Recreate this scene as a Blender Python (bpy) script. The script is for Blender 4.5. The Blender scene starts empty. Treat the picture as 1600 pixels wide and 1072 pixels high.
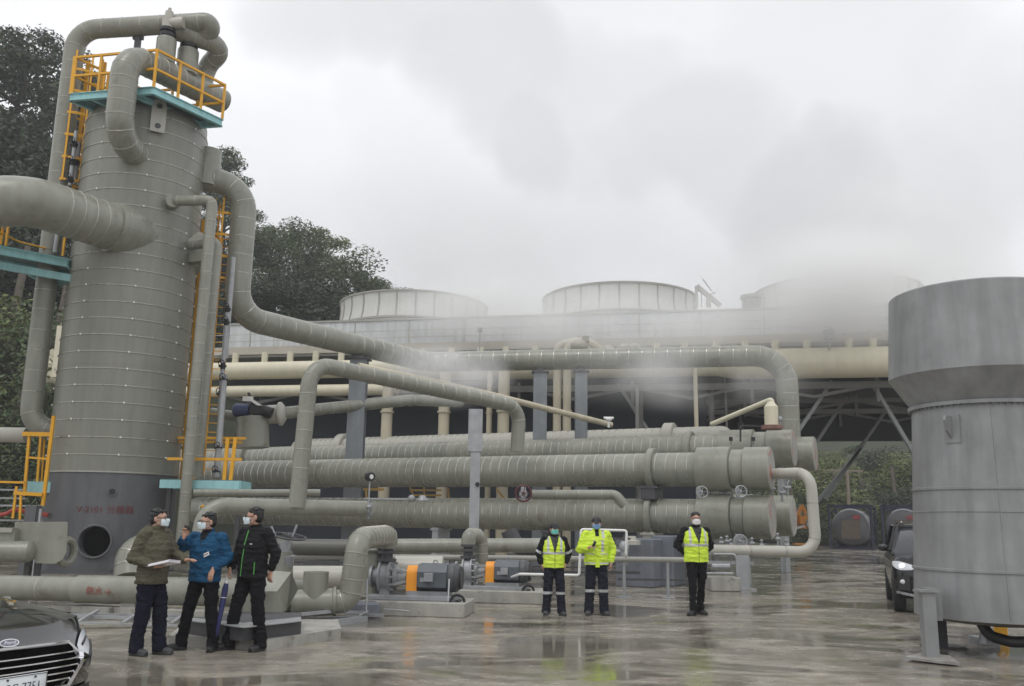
import bpy, bmesh, math, random
from mathutils import Vector, Matrix, noise
scn = bpy.context.scene
C = scn.collection
PI = math.pi
rnd = random.Random(7)
R = math.radians
# ------------------------------------------------------------------ camera
FPX, CX, CY, EYE = 1400.0, 800.0, 536.0, 1.65
_p, _r = math.atan(278 / 1400.0), R(0.9)
F_ = Vector((0, math.cos(_p), math.sin(_p))); R0 = Vector((1, 0, 0)); U0 = R0.cross(F_)
R_ = R0 * math.cos(_r) + U0 * math.sin(_r); U_ = -R0 * math.sin(_r) + U0 * math.cos(_r)
cam_d = bpy.data.cameras.new('camera'); cam = bpy.data.objects.new('camera', cam_d); C.objects.link(cam)
cam_d.sensor_width = 36.0; cam_d.lens = 36.0 * FPX / 1600.0
cam_d.clip_start = 0.1; cam_d.clip_end = 2000
cam.matrix_world = Matrix(((R_.x, U_.x, -F_.x, 0), (R_.y, U_.y, -F_.y, 0), (R_.z, U_.z, -F_.z, EYE), (0, 0, 0, 1)))
scn.camera = cam
def ray(x, y): return F_ + R_ * ((x - CX) / FPX) - U_ * ((y - CY) / FPX)
def at(x, y, Y):
    d = ray(x, y); return Vector((0, 0, EYE)) + d * (Y / d.y)
def atz(x, y, z):
    d = ray(x, y); return Vector((0, 0, EYE)) + d * ((z - EYE) / d.z)
def proj(P):
    d = Vector(P) - Vector((0, 0, EYE)); w = d.dot(F_)
    return CX + FPX * d.dot(R_) / w, CY - FPX * d.dot(U_) / w
def pix(P, n):                                   # metres that n photo pixels span at the distance of P
    return n * (Vector(P) - Vector((0, 0, EYE))).dot(F_) / FPX
# ------------------------------------------------------------------ light
SUN_EL, SUN_AZ = 62.0, 200.0                     # high, a little behind the camera, veiled by cloud
w = bpy.data.worlds.new('World'); scn.world = w; w.use_nodes = True
wn, wl = w.node_tree.nodes, w.node_tree.links
wn.clear()
wo = wn.new('ShaderNodeOutputWorld'); bg = wn.new('ShaderNodeBackground'); bg.inputs[1].default_value = 0.1
sky = wn.new('ShaderNodeTexSky'); sky.sky_type = 'NISHITA'; sky.sun_disc = False
sky.sun_elevation = R(SUN_EL); sky.sun_rotation = R(SUN_AZ)
tc = wn.new('ShaderNodeTexCoord')
def wmath(op, a, b=None, c=None):
    n = wn.new('ShaderNodeMath'); n.operation = op
    for i, v in enumerate((a, b, c)):
        if v is None: continue
        if isinstance(v, (int, float)): n.inputs[i].default_value = v
        else: wl.new(v, n.inputs[i])
    return n.outputs[0]
def wnoise(scale, det, rough, off=(0, 0, 0), dist=0.0, sc=(1, 1, 1)):
    m = wn.new('ShaderNodeMapping'); m.inputs[1].default_value = off; m.inputs[3].default_value = sc
    wl.new(tc.outputs['Generated'], m.inputs[0])
    n = wn.new('ShaderNodeTexNoise'); n.inputs['Scale'].default_value = scale; n.inputs['Detail'].default_value = det
    n.inputs['Roughness'].default_value = rough; n.inputs['Distortion'].default_value = dist
    wl.new(m.outputs[0], n.inputs['Vector']); return n.outputs[0]
def wblob(px, py, ang, soft):                    # soft bank of cloud round one direction of the sky
    d = ray(px, py).normalized()
    n = wn.new('ShaderNodeVectorMath'); n.operation = 'DOT_PRODUCT'; n.inputs[1].default_value = d
    wl.new(wpos, n.inputs[0])
    mr = wn.new('ShaderNodeMapRange'); mr.interpolation_type = 'SMOOTHERSTEP'
    mr.inputs[1].default_value = math.cos(R(ang + soft)); mr.inputs[2].default_value = math.cos(R(max(ang - soft, 0)))
    wl.new(n.outputs['Value'], mr.inputs[0]); return mr.outputs[0]
# directions bent by noise so the banks get ragged billowing edges
nz = wn.new('ShaderNodeTexNoise'); nz.inputs['Scale'].default_value = 3.2; nz.inputs['Detail'].default_value = 5; nz.inputs['Roughness'].default_value = .52
wl.new(tc.outputs['Generated'], nz.inputs['Vector'])
va = wn.new('ShaderNodeVectorMath'); va.operation = 'SUBTRACT'; va.inputs[1].default_value = (.5, .5, .5); wl.new(nz.outputs['Color'], va.inputs[0])
vs = wn.new('ShaderNodeVectorMath'); vs.operation = 'SCALE'; vs.inputs['Scale'].default_value = .30; wl.new(va.outputs[0], vs.inputs[0])
vb = wn.new('ShaderNodeVectorMath'); vb.operation = 'ADD'; wl.new(tc.outputs['Generated'], vb.inputs[0]); wl.new(vs.outputs[0], vb.inputs[1])
vn = wn.new('ShaderNodeVectorMath'); vn.operation = 'NORMALIZE'; wl.new(vb.outputs[0], vn.inputs[0]); wpos = vn.outputs[0]
dark = 0.0
for (px, py, a, s, k) in ((520, 10, 3.5, 2.6, .20), (650, 40, 4.2, 2.2, .22), (800, 110, 5.2, 2.0, .24), (880, 215, 3.4, 1.3, .27), (970, 150, 5.5, 2.2, .22), (1090, 200, 5.0, 1.8, .25), (1240, 280, 5.6, 1.8, .30), (1330, 370, 4.2, 2.2, .28), (1420, 270, 5, 2.2, .22), (1250, 110, 8, 4, .17), (1500, 200, 5, 3, .19), (1000, 30, 8, 5, .13), (600, 210, 2.6, 1.8, .09), (450, 330, 5, 4, .07), (700, 400, 7, 4, .12), (1000, 430, 6, 4, .12)):
    q_ = wmath('MULTIPLY', wblob(px, py, a, s * 1.25), k)
    dark = q_ if isinstance(dark, float) else wmath('MAXIMUM', dark, q_)
fine = wmath('MULTIPLY', wmath('SUBTRACT', wnoise(7, 6, .6, (3, 1, 2), .4), .5), .22)
sxyz = wn.new('ShaderNodeSeparateXYZ'); wl.new(tc.outputs['Generated'], sxyz.inputs[0])
low = wn.new('ShaderNodeMapRange'); low.inputs[1].default_value = .42; low.inputs[2].default_value = .05; wl.new(sxyz.outputs[2], low.inputs[0])
lev = wmath('SUBTRACT', 1.0, dark)
lev = wmath('SUBTRACT', lev, wmath('MULTIPLY', low.outputs[0], .19))
lev = wmath('ADD', lev, wmath('MULTIPLY', fine, wmath('ADD', dark, .35)))
lev = wmath('MULTIPLY', lev, 8.3)
cc = wn.new('ShaderNodeCombineColor')
wl.new(wmath('MULTIPLY', lev, .99), cc.inputs[0]); wl.new(lev, cc.inputs[1]); wl.new(wmath('MULTIPLY', lev, 1.02), cc.inputs[2])
mx = wn.new('ShaderNodeMix'); mx.data_type = 'RGBA'; mx.inputs[0].default_value = .955
wl.new(sky.outputs[0], mx.inputs[6]); wl.new(cc.outputs[0], mx.inputs[7])
wl.new(mx.outputs[2], bg.inputs[0]); wl.new(bg.outputs[0], wo.inputs[0])
sd = bpy.data.lights.new('sun', 'SUN'); sd.energy = 0.6; sd.angle = R(25); sd.color = (1, .97, .93)
so = bpy.data.objects.new('sun', sd); C.objects.link(so)
_a = R(SUN_AZ)
sv = Vector((math.sin(_a) * math.cos(R(SUN_EL)), math.cos(_a) * math.cos(R(SUN_EL)), math.sin(R(SUN_EL))))
so.rotation_euler = sv.to_track_quat('Z', 'Y').to_euler(); so.location = sv * 60
scn.view_settings.view_transform = 'Standard'; scn.view_settings.look = 'None'
scn.view_settings.exposure = 0.42; scn.view_settings.gamma = 1.0
scn.cycles.volume_step_rate = 1.5; scn.cycles.volume_max_steps = 96
scn.cycles.max_bounces = 10; scn.cycles.volume_bounces = 6
scn.cycles.transparent_max_bounces = 12
# ------------------------------------------------------------------ materials
MATS = {}
def mat(name, col, rough=.5, metal=0.0, var=.08, scale=2.0, streak=0.0, bump=0.0, bscale=30.0, coat=0.0, spec=None, stain=None, trans=0.0, emit=None):
    if name in MATS: return MATS[name]
    m = bpy.data.materials.new(name); m.use_nodes = True; nt = m.node_tree; n, l = nt.nodes, nt.links
    b = n['Principled BSDF']; b.inputs['Roughness'].default_value = rough; b.inputs['Metallic'].default_value = metal
    b.inputs['Base Color'].default_value = (*col, 1)
    if coat: b.inputs['Coat Weight'].default_value = coat; b.inputs['Coat Roughness'].default_value = .04
    if spec is not None: b.inputs['Specular IOR Level'].default_value = spec
    if trans: b.inputs['Transmission Weight'].default_value = trans
    if emit: b.inputs['Emission Color'].default_value = (*col, 1); b.inputs['Emission Strength'].default_value = emit
    t = n.new('ShaderNodeTexCoord')
    def nz(sc, mapsc=(1, 1, 1), det=5):
        mp = n.new('ShaderNodeMapping'); mp.inputs[3].default_value = mapsc; l.new(t.outputs['Object'], mp.inputs[0])
        x = n.new('ShaderNodeTexNoise'); x.inputs['Scale'].default_value = sc; x.inputs['Detail'].default_value = det; x.inputs['Roughness'].default_value = .6
        l.new(mp.outputs[0], x.inputs['Vector']); return x
    if var:
        a = nz(scale)
        mr = n.new('ShaderNodeMapRange'); mr.inputs[1].default_value = .3; mr.inputs[2].default_value = .7
        mr.inputs[3].default_value = 1 - var; mr.inputs[4].default_value = 1 + var; l.new(a.outputs[0], mr.inputs[0])
        last = mr.outputs[0]
        if streak:
            s = nz(5.0, (1, 1, .12)); m2 = n.new('ShaderNodeMapRange'); m2.inputs[1].default_value = .35; m2.inputs[2].default_value = .65
            m2.inputs[3].default_value = 1 - streak; m2.inputs[4].default_value = 1 + streak * .6; l.new(s.outputs[0], m2.inputs[0])
            mu = n.new('ShaderNodeMath'); mu.operation = 'MULTIPLY'; l.new(last, mu.inputs[0]); l.new(m2.outputs[0], mu.inputs[1]); last = mu.outputs[0]
        hv = n.new('ShaderNodeHueSaturation'); hv.inputs['Color'].default_value = (*col, 1); l.new(last, hv.inputs['Value'])
        out = hv.outputs[0]
        if stain:
            sc_, thr, scol = stain
            q = nz(sc_); m3 = n.new('ShaderNodeMapRange'); m3.inputs[1].default_value = thr; m3.inputs[2].default_value = thr + .12
            l.new(q.outputs[0], m3.inputs[0]); mm = n.new('ShaderNodeMix'); mm.data_type = 'RGBA'; l.new(m3.outputs[0], mm.inputs[0])
            l.new(out, mm.inputs[6]); mm.inputs[7].default_value = (*scol, 1); out = mm.outputs[2]
        l.new(out, b.inputs['Base Color'])
        r2 = n.new('ShaderNodeMapRange'); r2.inputs[1].default_value = .3; r2.inputs[2].default_value = .7
        r2.inputs[3].default_value = max(rough - .08, .02); r2.inputs[4].default_value = min(rough + .1, 1); l.new(a.outputs[0], r2.inputs[0]); l.new(r2.outputs[0], b.inputs['Roughness'])
    if bump:
        bn = nz(bscale); bu = n.new('ShaderNodeBump'); bu.inputs['Strength'].default_value = bump; bu.inputs['Distance'].default_value = .02
        l.new(bn.outputs[0], bu.inputs['Height']); l.new(bu.outputs[0], b.inputs['Normal'])
    MATS[name] = m; return m
CLAD = mat('grey_green_cladding', (.243, .245, .205), .30, 0, .13, .9, .12, .22, 3.5, stain=(1.6, .63, (.15, .13, .10)))
SHELL = mat('tower_cladding', (.214, .216, .182), .40, 0, .10, .5, .10, .16, 2, stain=(.9, .68, (.14, .13, .11)))
SEAM = mat('seam_strip', (.50, .49, .44), .2, .75, .05, 2)
SEAMD = mat('seam_strip_dull', (.36, .35, .31), .3, .5, .05, 2)
CLAD_L = mat('pale_cladding', (.42, .41, .36), .36, 0, .07, .8, .05, .1, 6)
BEIGE = mat('beige_paint', (.62, .58, .44), .4, 0, .06, .6, .06)
BEIGE_D = mat('beige_paint_worn', (.52, .47, .35), .5, 0, .1, 1, .1)
SKIRT = mat('dark_grey_skirt', (.105, .108, .115), .5, 0, .14, 1.4, .12, .1, 10)
STEELB = mat('blue_grey_steel', (.20, .22, .235), .5, 0, .12, 2, .12)
STEEL = mat('galvanised_steel', (.36, .37, .38), .42, .3, .14, 5, .1)
STEELD = mat('dark_steel', (.07, .07, .075), .5, .2, .15, 4)
BLACKM = mat('black_metal', (.018, .018, .02), .45, .1, .1, 4)
YEL = mat('yellow_safety_paint', (.72, .36, .012), .45, 0, .1, 3)
TEAL = mat('teal_paint', (.30, .56, .58), .5, 0, .12, 2, .12)
TEALD = mat('teal_grating', (.10, .17, .17), .7, 0, .15, 4)
CONC = mat('weathered_concrete', (.34, .33, .30), .7, 0, .2, 2.2, .1, .3, 25, stain=(3, .6, (.12, .11, .095)))
CONC_D = mat('blue_grey_painted_concrete', (.15, .165, .19), .75, 0, .2, 2.5, .12, .25, 20, stain=(2, .62, (.09, .095, .10)))
FASCIA = mat('cooling_tower_panel', (.54, .56, .565), .65, 0, .08, .25, .16, .1, 2, stain=(1.1, .62, (.38, .39, .39)))
STACKM = mat('fan_stack_panel', (.58, .58, .545), .6, 0, .06, .4, .06)
RIBM = mat('stack_rib', (.33, .32, .29), .6, 0, .06)
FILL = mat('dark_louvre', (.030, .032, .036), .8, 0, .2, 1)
TRUSS = mat('weathered_truss', (.20, .20, .19), .6, 0, .15, 2)
VESSEL = mat('grey_vessel_paint', (.245, .25, .252), .42, .0, .17, 1.7, .15, .08, 4, stain=(1.2, .66, (.20, .20, .20)))
VESSEL_D = mat('grey_vessel_cone', (.15, .153, .16), .45, 0, .12, 1.2, .14)
REDST = mat('pump_red', (.10, .025, .03), .6)
REDTXT = mat('dark_red_lettering', (.16, .04, .045), .6, 0, .2, 8)
REDTXT2 = mat('red_lettering', (.30, .09, .07), .6, 0, .25, 9)
WHITE = mat('white_paint', (.78, .78, .77), .4, 0, .04)
ORANGE = mat('orange_guard', (.85, .32, .02), .4, 0, .05)
MOTOR = mat('motor_grey', (.085, .10, .115), .42, 0, .08, 5)
CAST = mat('cast_grey', (.30, .31, .32), .45, .25, .15, 9)
END = mat('end_cover', (.36, .36, .33), .42, 0, .08, 1.2, .1, stain=(2.6, .54, (.42, .16, .13)))
# ------------------------------------------------------------------ mesh builder
class MB:
    def __init__(s): s.v, s.f, s.m, s.s = [], [], [], []
    def face(s, ids, mi=0, sm=False): s.f.append(tuple(ids)); s.m.append(mi); s.s.append(sm)
    def ring(s, c, a, b, ra, rb, n):
        i0 = len(s.v)
        for k in range(n):
            t = 2 * PI * k / n; s.v.append(c + a * (math.cos(t) * ra) + b * (math.sin(t) * rb))
        return list(range(i0, i0 + n))
    def bridge(s, A, B, mi=0, sm=True):
        n = len(A)
        for k in range(n): s.face((A[k], A[(k + 1) % n], B[(k + 1) % n], B[k]), mi, sm)
    def box(s, c, sx, sy, sz, rot=None, mi=0, bev=0.0):
        c = Vector(c); M = rot if rot is not None else Matrix.Identity(3)
        if bev:
            b = min(bev, sx / 3, sy / 3, sz / 3); pts = []
            hx, hy, hz = sx / 2, sy / 2, sz / 2
            i0 = len(s.v)
            # chamfered vertical section, three levels
            def lvl(z, ins):
                x, y = hx - ins, hy - ins; k = b
                P = [(x - k, -y), (x, -y + k), (x, y - k), (x - k, y), (-x + k, y), (-x, y - k), (-x, -y + k), (-x + k, -y)]
                j = len(s.v)
                for (a, d) in P: s.v.append(c + M @ Vector((a, d, z)))
                return list(range(j, j + 8))
            a = lvl(-hz, b * .6); bb = lvl(-hz + b * .6, 0); cc_ = lvl(hz - b * .6, 0); d = lvl(hz, b * .6)
            s.face(a[::-1], mi); s.bridge(a, bb, mi, False); s.bridge(bb, cc_, mi, False); s.bridge(cc_, d, mi, False); s.face(d, mi); return
        i0 = len(s.v)
        for x in (-1, 1):
            for y in (-1, 1):
                for z in (-1, 1): s.v.append(c + M @ Vector((x * sx / 2, y * sy / 2, z * sz / 2)))
        for q in ((0, 1, 3, 2), (4, 6, 7, 5), (0, 4, 5, 1), (2, 3, 7, 6), (0, 2, 6, 4), (1, 5, 7, 3)): s.face([i0 + k for k in q], mi)
    def beam(s, p, q, wd, ht, mi=0, up=None):
        p, q = Vector(p), Vector(q); d = q - p; L = d.length; z = d.normalized()
        u = Vector(up) if up else (Vector((0, 0, 1)) if abs(z.z) < .95 else Vector((0, 1, 0)))
        x = u.cross(z).normalized(); y = z.cross(x)
        M = Matrix((x, y, z)).transposed(); s.box((p + q) / 2, wd, ht, L, M, mi)
    def ibeam(s, p, q, wd, ht, t=.02, mi=0, up=None):
        p, q = Vector(p), Vector(q); d = q - p; L = d.length; z = d.normalized()
        u = Vector(up) if up else (Vector((0, 0, 1)) if abs(z.z) < .95 else Vector((0, 1, 0)))
        x = u.cross(z).normalized(); y = z.cross(x)
        M = Matrix((x, y, z)).transposed(); c = (p + q) / 2
        s.box(c + y * (ht / 2 - t / 2), wd, t, L, M, mi); s.box(c - y * (ht / 2 - t / 2), wd, t, L, M, mi); s.box(c, t, ht - 2 * t, L, M, mi)
    def cyl(s, p, q, r, r2=None, n=20, mi=0, caps=True, sm=True):
        p, q = Vector(p), Vector(q); z = (q - p).normalized()
        a = z.orthogonal().normalized(); b = z.cross(a)
        A = s.ring(p, a, b, r, r, n); B = s.ring(q, a, b, r if r2 is None else r2, r if r2 is None else r2, n)
        s.bridge(A, B, mi, sm)
        if caps: s.face(A[::-1], mi); s.face(B, mi)
    def lathe(s, c, axis, prof, n=32, mi=0, sm=True, caps=True):
        # prof: (distance along axis, radius); duplicate entries make a crease
        c = Vector(c); z = Vector(axis).normalized(); a = z.orthogonal().normalized()
        if abs(z.z) > .99: a = Vector((1, 0, 0))
        b = z.cross(a); prev = None
        for k, e in enumerate(prof):
            h, r = e[0], max(e[1], 1e-4)
            cur = s.ring(c + z * h, a, b, r, r, n)
            if prev is not None and not (len(e) > 2 and e[2] == 'x'): s.bridge(prev, cur, e[2] if len(e) > 2 and e[2] != 'x' else mi, sm)
            elif caps and prev is None and r > 1e-3: s.face(cur[::-1], mi)
            prev = cur; lr = r
        if caps and lr > 1e-3: s.face(prev, mi)
    def tube(s, pts, r, n=20, bend=None, seg=6, mi=0, seam=0, seam_mi=1, seam_h=.012, seam_w=.03, caps=True, r2=None, skip=0.0):
        P = fillet([Vector(p) for p in pts], bend if bend is not None else r * 3, seg)
        T = []
        for i in range(len(P)):
            a = P[max(i - 1, 0)]; b = P[min(i + 1, len(P) - 1)]; T.append((b - a).normalized())
        L = [0.0]
        for i in range(1, len(P)): L.append(L[-1] + (P[i] - P[i - 1]).length)
        tot = L[-1]
        a = T[0].orthogonal().normalized()
        frames = []
        for i, t in enumerate(T):
            a = (a - t * a.dot(t)).normalized(); frames.append((a.copy(), t.cross(a)))
        rad = lambda d: r if r2 is None else r + (r2 - r) * d / tot
        prev = None
        for i, p in enumerate(P):
            cur = s.ring(p, *frames[i], rad(L[i]), rad(L[i]), n)
            if prev: s.bridge(prev, cur, mi)
            elif caps: s.face(cur[::-1], mi)
            prev = cur
        if caps: s.face(prev, mi)
        if seam:
            k = max(1, int((tot - 2 * skip) / seam)); st = (tot - 2 * skip) / k
            for j in range(1, k):
                d = skip + j * st + rnd.uniform(-.01, .01); i = 0
                while i < len(L) - 2 and L[i + 1] < d: i += 1
                f = (d - L[i]) / max(L[i + 1] - L[i], 1e-6)
                t = (T[i].lerp(T[i + 1], f)).normalized()
                # T at vertices bends; on a straight run both are equal
                p = P[i].lerp(P[i + 1], f); a = frames[i][0].lerp(frames[i + 1][0], f); a = (a - t * a.dot(t)).normalized(); b = t.cross(a)
                rr = rad(d)
                A = s.ring(p - t * seam_w, a, b, rr - .002, rr - .002, n); B = s.ring(p - t * seam_w * .5, a, b, rr + seam_h, rr + seam_h, n)
                D = s.ring(p + t * seam_w * .5, a, b, rr + seam_h, rr + seam_h, n); E = s.ring(p + t * seam_w, a, b, rr - .002, rr - .002, n)
                s.bridge(A, B, seam_mi); s.bridge(B, D, seam_mi); s.bridge(D, E, seam_mi)
    def sphere(s, c, rx, ry, rz, n=16, m=10, mi=0, rot=None):
        c = Vector(c); M = rot if rot is not None else Matrix.Identity(3); prev = None
        for j in range(m + 1):
            ph = -PI / 2 + PI * j / m; i0 = len(s.v); rr = max(math.cos(ph), 1e-3)
            for k in range(n):
                t = 2 * PI * k / n; s.v.append(c + M @ Vector((rx * rr * math.cos(t), ry * rr * math.sin(t), rz * math.sin(ph))))
            cur = list(range(i0, i0 + n))
            if prev: s.bridge(prev, cur, mi)
            prev = cur
    def prism(s, poly, d, mi=0):                   # poly: 3-D points of a flat outline, pushed by vector d
        d = Vector(d); i0 = len(s.v); n = len(poly)
        for p in poly: s.v.append(Vector(p))
        for p in poly: s.v.append(Vector(p) + d)
        s.face(list(range(i0, i0 + n)), mi); s.face(list(range(i0 + 2 * n - 1, i0 + n - 1, -1)), mi)
        for k in range(n): s.face((i0 + k, i0 + n + k, i0 + n + (k + 1) % n, i0 + (k + 1) % n), mi)
    def torus(s, c, axis, Rr, r, n=24, m=8, mi=0, a0=0, a1=2 * PI):
        z = Vector(axis).normalized(); a = z.orthogonal().normalized(); b = z.cross(a); c = Vector(c)
        full = abs(a1 - a0 - 2 * PI) < 1e-6; prev = first = None
        for k in range(n if full else n + 1):
            t = a0 + (a1 - a0) * k / n; o = a * math.cos(t) + b * math.sin(t)
            cur = s.ring(c + o * Rr, o, z, r, r, m)
            if prev: s.bridge(prev, cur, mi)
            else: first = cur
            prev = cur
        if full: s.bridge(prev, first, mi)
    def build(s, name, mats, parent=None, label=None, cat=None, group=None, kind=None, fixn=True):
        me = bpy.data.meshes.new(name)
        org = Vector((0, 0, 0))
        if parent is None and kind is None and s.v:
            xs = [v[0] for v in s.v]; ys = [v[1] for v in s.v]; zs = [v[2] for v in s.v]
            org = Vector(((min(xs) + max(xs)) / 2, (min(ys) + max(ys)) / 2, min(zs)))
        me.from_pydata([tuple(Vector(v) - org) for v in s.v], [], s.f)
        for m in (mats if isinstance(mats, (list, tuple)) else [mats]): me.materials.append(m)
        me.polygons.foreach_set('material_index', s.m); me.polygons.foreach_set('use_smooth', s.s)
        if fixn:
            bm = bmesh.new(); bm.from_mesh(me); bmesh.ops.recalc_face_normals(bm, faces=bm.faces); bm.to_mesh(me); bm.free()
        me.update(); me.set_sharp_from_angle(angle=R(34))
        o = bpy.data.objects.new(name, me); C.objects.link(o); o.location = org
        if parent is not None: adopt(o, parent)
        return tag(o, label, cat, group, kind)
def fillet(P, rad, seg):
    if len(P) < 3 or rad <= 0: return P
    out = [P[0]]
    for i in range(1, len(P) - 1):
        a, b, c = P[i - 1], P[i], P[i + 1]; u = (a - b); v = (c - b); lu, lv = u.length, v.length; u.normalize(); v.normalize()
        ang = u.angle(v)
        if ang > PI - .02: out.append(b); continue
        t = min(rad / math.tan(ang / 2), lu * .49, lv * .49); rr = t * math.tan(ang / 2)
        p, q = b + u * t, b + v * t; bis = (u + v).normalized(); cen = b + bis * (rr / math.sin(ang / 2))
        s0 = p - cen; s1 = q - cen; th = s0.angle(s1); nrm = s0.cross(s1).normalized()
        for k in range(seg + 1): out.append(cen + Matrix.Rotation(th * k / seg, 3, nrm) @ s0)
    out.append(P[-1]); return out
def wpos_of(o):
    p = o.location.copy(); q = o.parent
    while q is not None: p = p + q.location; q = q.parent
    return p
def adopt(o, parent):                              # children keep simple offsets: roots are never rotated while building
    o.location = o.location - wpos_of(parent); o.parent = parent
def tag(o, label=None, cat=None, group=None, kind=None):
    if label: o['label'] = label
    if cat: o['category'] = cat
    if group: o['group'] = group
    if kind: o['kind'] = kind
    return o
def thing(name, label, cat, loc=(0, 0, 0), group=None):
    o = bpy.data.objects.new(name, None); C.objects.link(o); o.location = Vector(loc); o.empty_display_size = .3
    return tag(o, label, cat, group)
def copy_tree(o, parent=None, done=None):
    c = o.copy(); C.objects.link(c); c.parent = parent
    for ch in [x for x in KIDS[o.name]] if o.name in KIDS else list(o.children): copy_tree(ch, c)
    return c
KIDS = {}
def text(s, size, M, m, name, parent=None, thick=.002, shear=0.0, font_scale=1.0, **kw):
    cu = bpy.data.curves.new(name, 'FONT'); cu.body = s; cu.size = size; cu.extrude = thick; cu.align_x = 'CENTER'; cu.align_y = 'CENTER'; cu.shear = shear
    t = bpy.data.objects.new(name, cu); C.objects.link(t); dg = bpy.context.evaluated_depsgraph_get()
    me = bpy.data.meshes.new_from_object(t.evaluated_get(dg)); bpy.data.objects.remove(t)
    me.transform(Matrix.Diagonal((font_scale, 1, 1, 1)))
    if callable(M):
        for v in me.vertices: v.co = M(v.co)
    else: me.transform(M)
    me.materials.clear(); me.materials.append(m)
    o = bpy.data.objects.new(name, me); C.objects.link(o)
    if parent is not None: adopt(o, parent)
    return tag(o, **kw)
def col_on_line(S, u, px):                         # how far along the line S + t u its picture crosses column px
    lo, hi = -5.0, 60.0
    for _ in range(50):
        m_ = (lo + hi) / 2
        x = proj(S + u * m_)[0]
        if (x > px) == (proj(S + u * hi)[0] < px): lo = m_
        else: hi = m_
    return (lo + hi) / 2
# ================================================================== GROUND
def ground_mat():
    m = bpy.data.materials.new('wet_concrete'); m.use_nodes = True; n, l = m.node_tree.nodes, m.node_tree.links
    b = n['Principled BSDF']; t = n.new('ShaderNodeTexCoord')
    def nz(sc, det=6, rough=.6, ms=(1, 1, 1), dist=0):
        mp = n.new('ShaderNodeMapping'); mp.inputs[3].default_value = ms; l.new(t.outputs['Object'], mp.inputs[0])
        x = n.new('ShaderNodeTexNoise'); x.inputs['Scale'].default_value = sc; x.inputs['Detail'].default_value = det
        x.inputs['Roughness'].default_value = rough; x.inputs['Distortion'].default_value = dist; l.new(mp.outputs[0], x.inputs['Vector']); return x.outputs[0]
    def mr(v, a, b_, c, d):
        x = n.new('ShaderNodeMapRange'); x.inputs[1].default_value = a; x.inputs[2].default_value = b_; x.inputs[3].default_value = c; x.inputs[4].default_value = d
        l.new(v, x.inputs[0]); return x.outputs[0]
    def mix(f, a, b_):
        x = n.new('ShaderNodeMix'); x.data_type = 'RGBA'; l.new(f, x.inputs[0])
        for i, v in ((6, a), (7, b_)):
            if isinstance(v, tuple): x.inputs[i].default_value = (*v, 1)
            else: l.new(v, x.inputs[i])
        return x.outputs[2]
    pud = mr(nz(.42, 6, .6, (1, 1.5, 1), .8), .485, .575, 0, 1)       # where water lies
    c = mix(mr(nz(.6, 6, .65, (.8, 1.2, 1)), .38, .62, 0, 1), (.385, .35, .295), (.25, .226, .186))
    c = mix(mr(nz(2.6, 8, .7, (.8, 1.2, 1)), .45, .68, 0, .7), c, (.13, .112, .09))
    c = mix(mr(nz(.9, 4, .5, (1, 1, 1)), .58, .68, 0, .6), c, (.17, .175, .06))   # algae
    c = mix(mr(nz(1.4, 3), .62, .72, 0, .5), c, (.20, .12, .085))           # rust wash
    c2 = mix(pud, c, (.065, .056, .042))
    x = n.new('ShaderNodeMix'); x.data_type = 'RGBA'; x.inputs[0].default_value = .6; l.new(c, x.inputs[6]); l.new(c2, x.inputs[7])
    l.new(x.outputs[2], b.inputs['Base Color'])
    wet = mr(nz(1.6, 7, .65, (.8, 1.3, 1)), .38, .64, .09, .34)
    ro = n.new('ShaderNodeMix'); ro.data_type = 'FLOAT'; l.new(pud, ro.inputs[0]); l.new(wet, ro.inputs[2]); ro.inputs[3].default_value = .05
    l.new(ro.outputs[0], b.inputs['Roughness'])
    bu = n.new('ShaderNodeBump'); bu.inputs['Distance'].default_value = .012
    st = n.new('ShaderNodeMapRange'); st.inputs[3].default_value = .38; st.inputs[4].default_value = .06; l.new(pud, st.inputs[0]); l.new(st.outputs[0], bu.inputs['Strength'])
    l.new(nz(5, 8, .72), bu.inputs['Height']); l.new(bu.outputs[0], b.inputs['Normal'])
    return m
GM = ground_mat()
g = MB(); N = 30
for j in range(N + 1):
    for i in range(N + 1):
        x = (i / N * 2 - 1); y = j / N
        g.v.append(Vector((math.copysign(abs(x) ** 2.0, x) * 400, -60 + y ** 2.0 * 660, 0)))
for j in range(N):
    for i in range(N): g.face((j * (N + 1) + i, j * (N + 1) + i + 1, (j + 1) * (N + 1) + i + 1, (j + 1) * (N + 1) + i))
g.build('ground', GM, kind='structure', label='wet stained concrete yard with shallow puddles')
# ================================================================== HILLS
SKY_L = [(-90, 60), (-60, 55), (-51, 50), (-44, 46), (-36, 41), (-29, 36), (-25, 30), (-18, 27), (-12, 21), (-4, 15), (10, 11), (60, 10)]
def lerp_tab(T, x):
    if x <= T[0][0]: return T[0][1]
    for (a, b), (c, d) in zip(T, T[1:]):
        if x <= c: return b + (d - b) * (x - a) / (c - a)
    return T[-1][1]
def hill_h(x, y):
    xx = x * 90 / max(y, 60)
    top = lerp_tab(SKY_L, xx) - 7
    y0 = 60 if x > -16 else 44
    t = max(0, min(1, (y - y0) / (92 - y0))); t = t * t * (3 - 2 * t) * .6 + t * .4
    h1 = top * t if x < 8 else top * t * max(0, 1 - (x - 8) / 16)
    t2 = max(0, min(1, (y - 84) / 40)); h2 = 17 * t2 * max(0, min(1, (x - 0) / 16))
    return max(h1, h2) + noise.noise(Vector((x * .12, y * .12, 0))) * 1.2 * t - (0.3 if y < y0 else 0)
HILLM = mat('forest_floor', (.035, .042, .02), .9, 0, .35, .5, 0, .5, 2)
h = MB(); NX, NY = 90, 44
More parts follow.
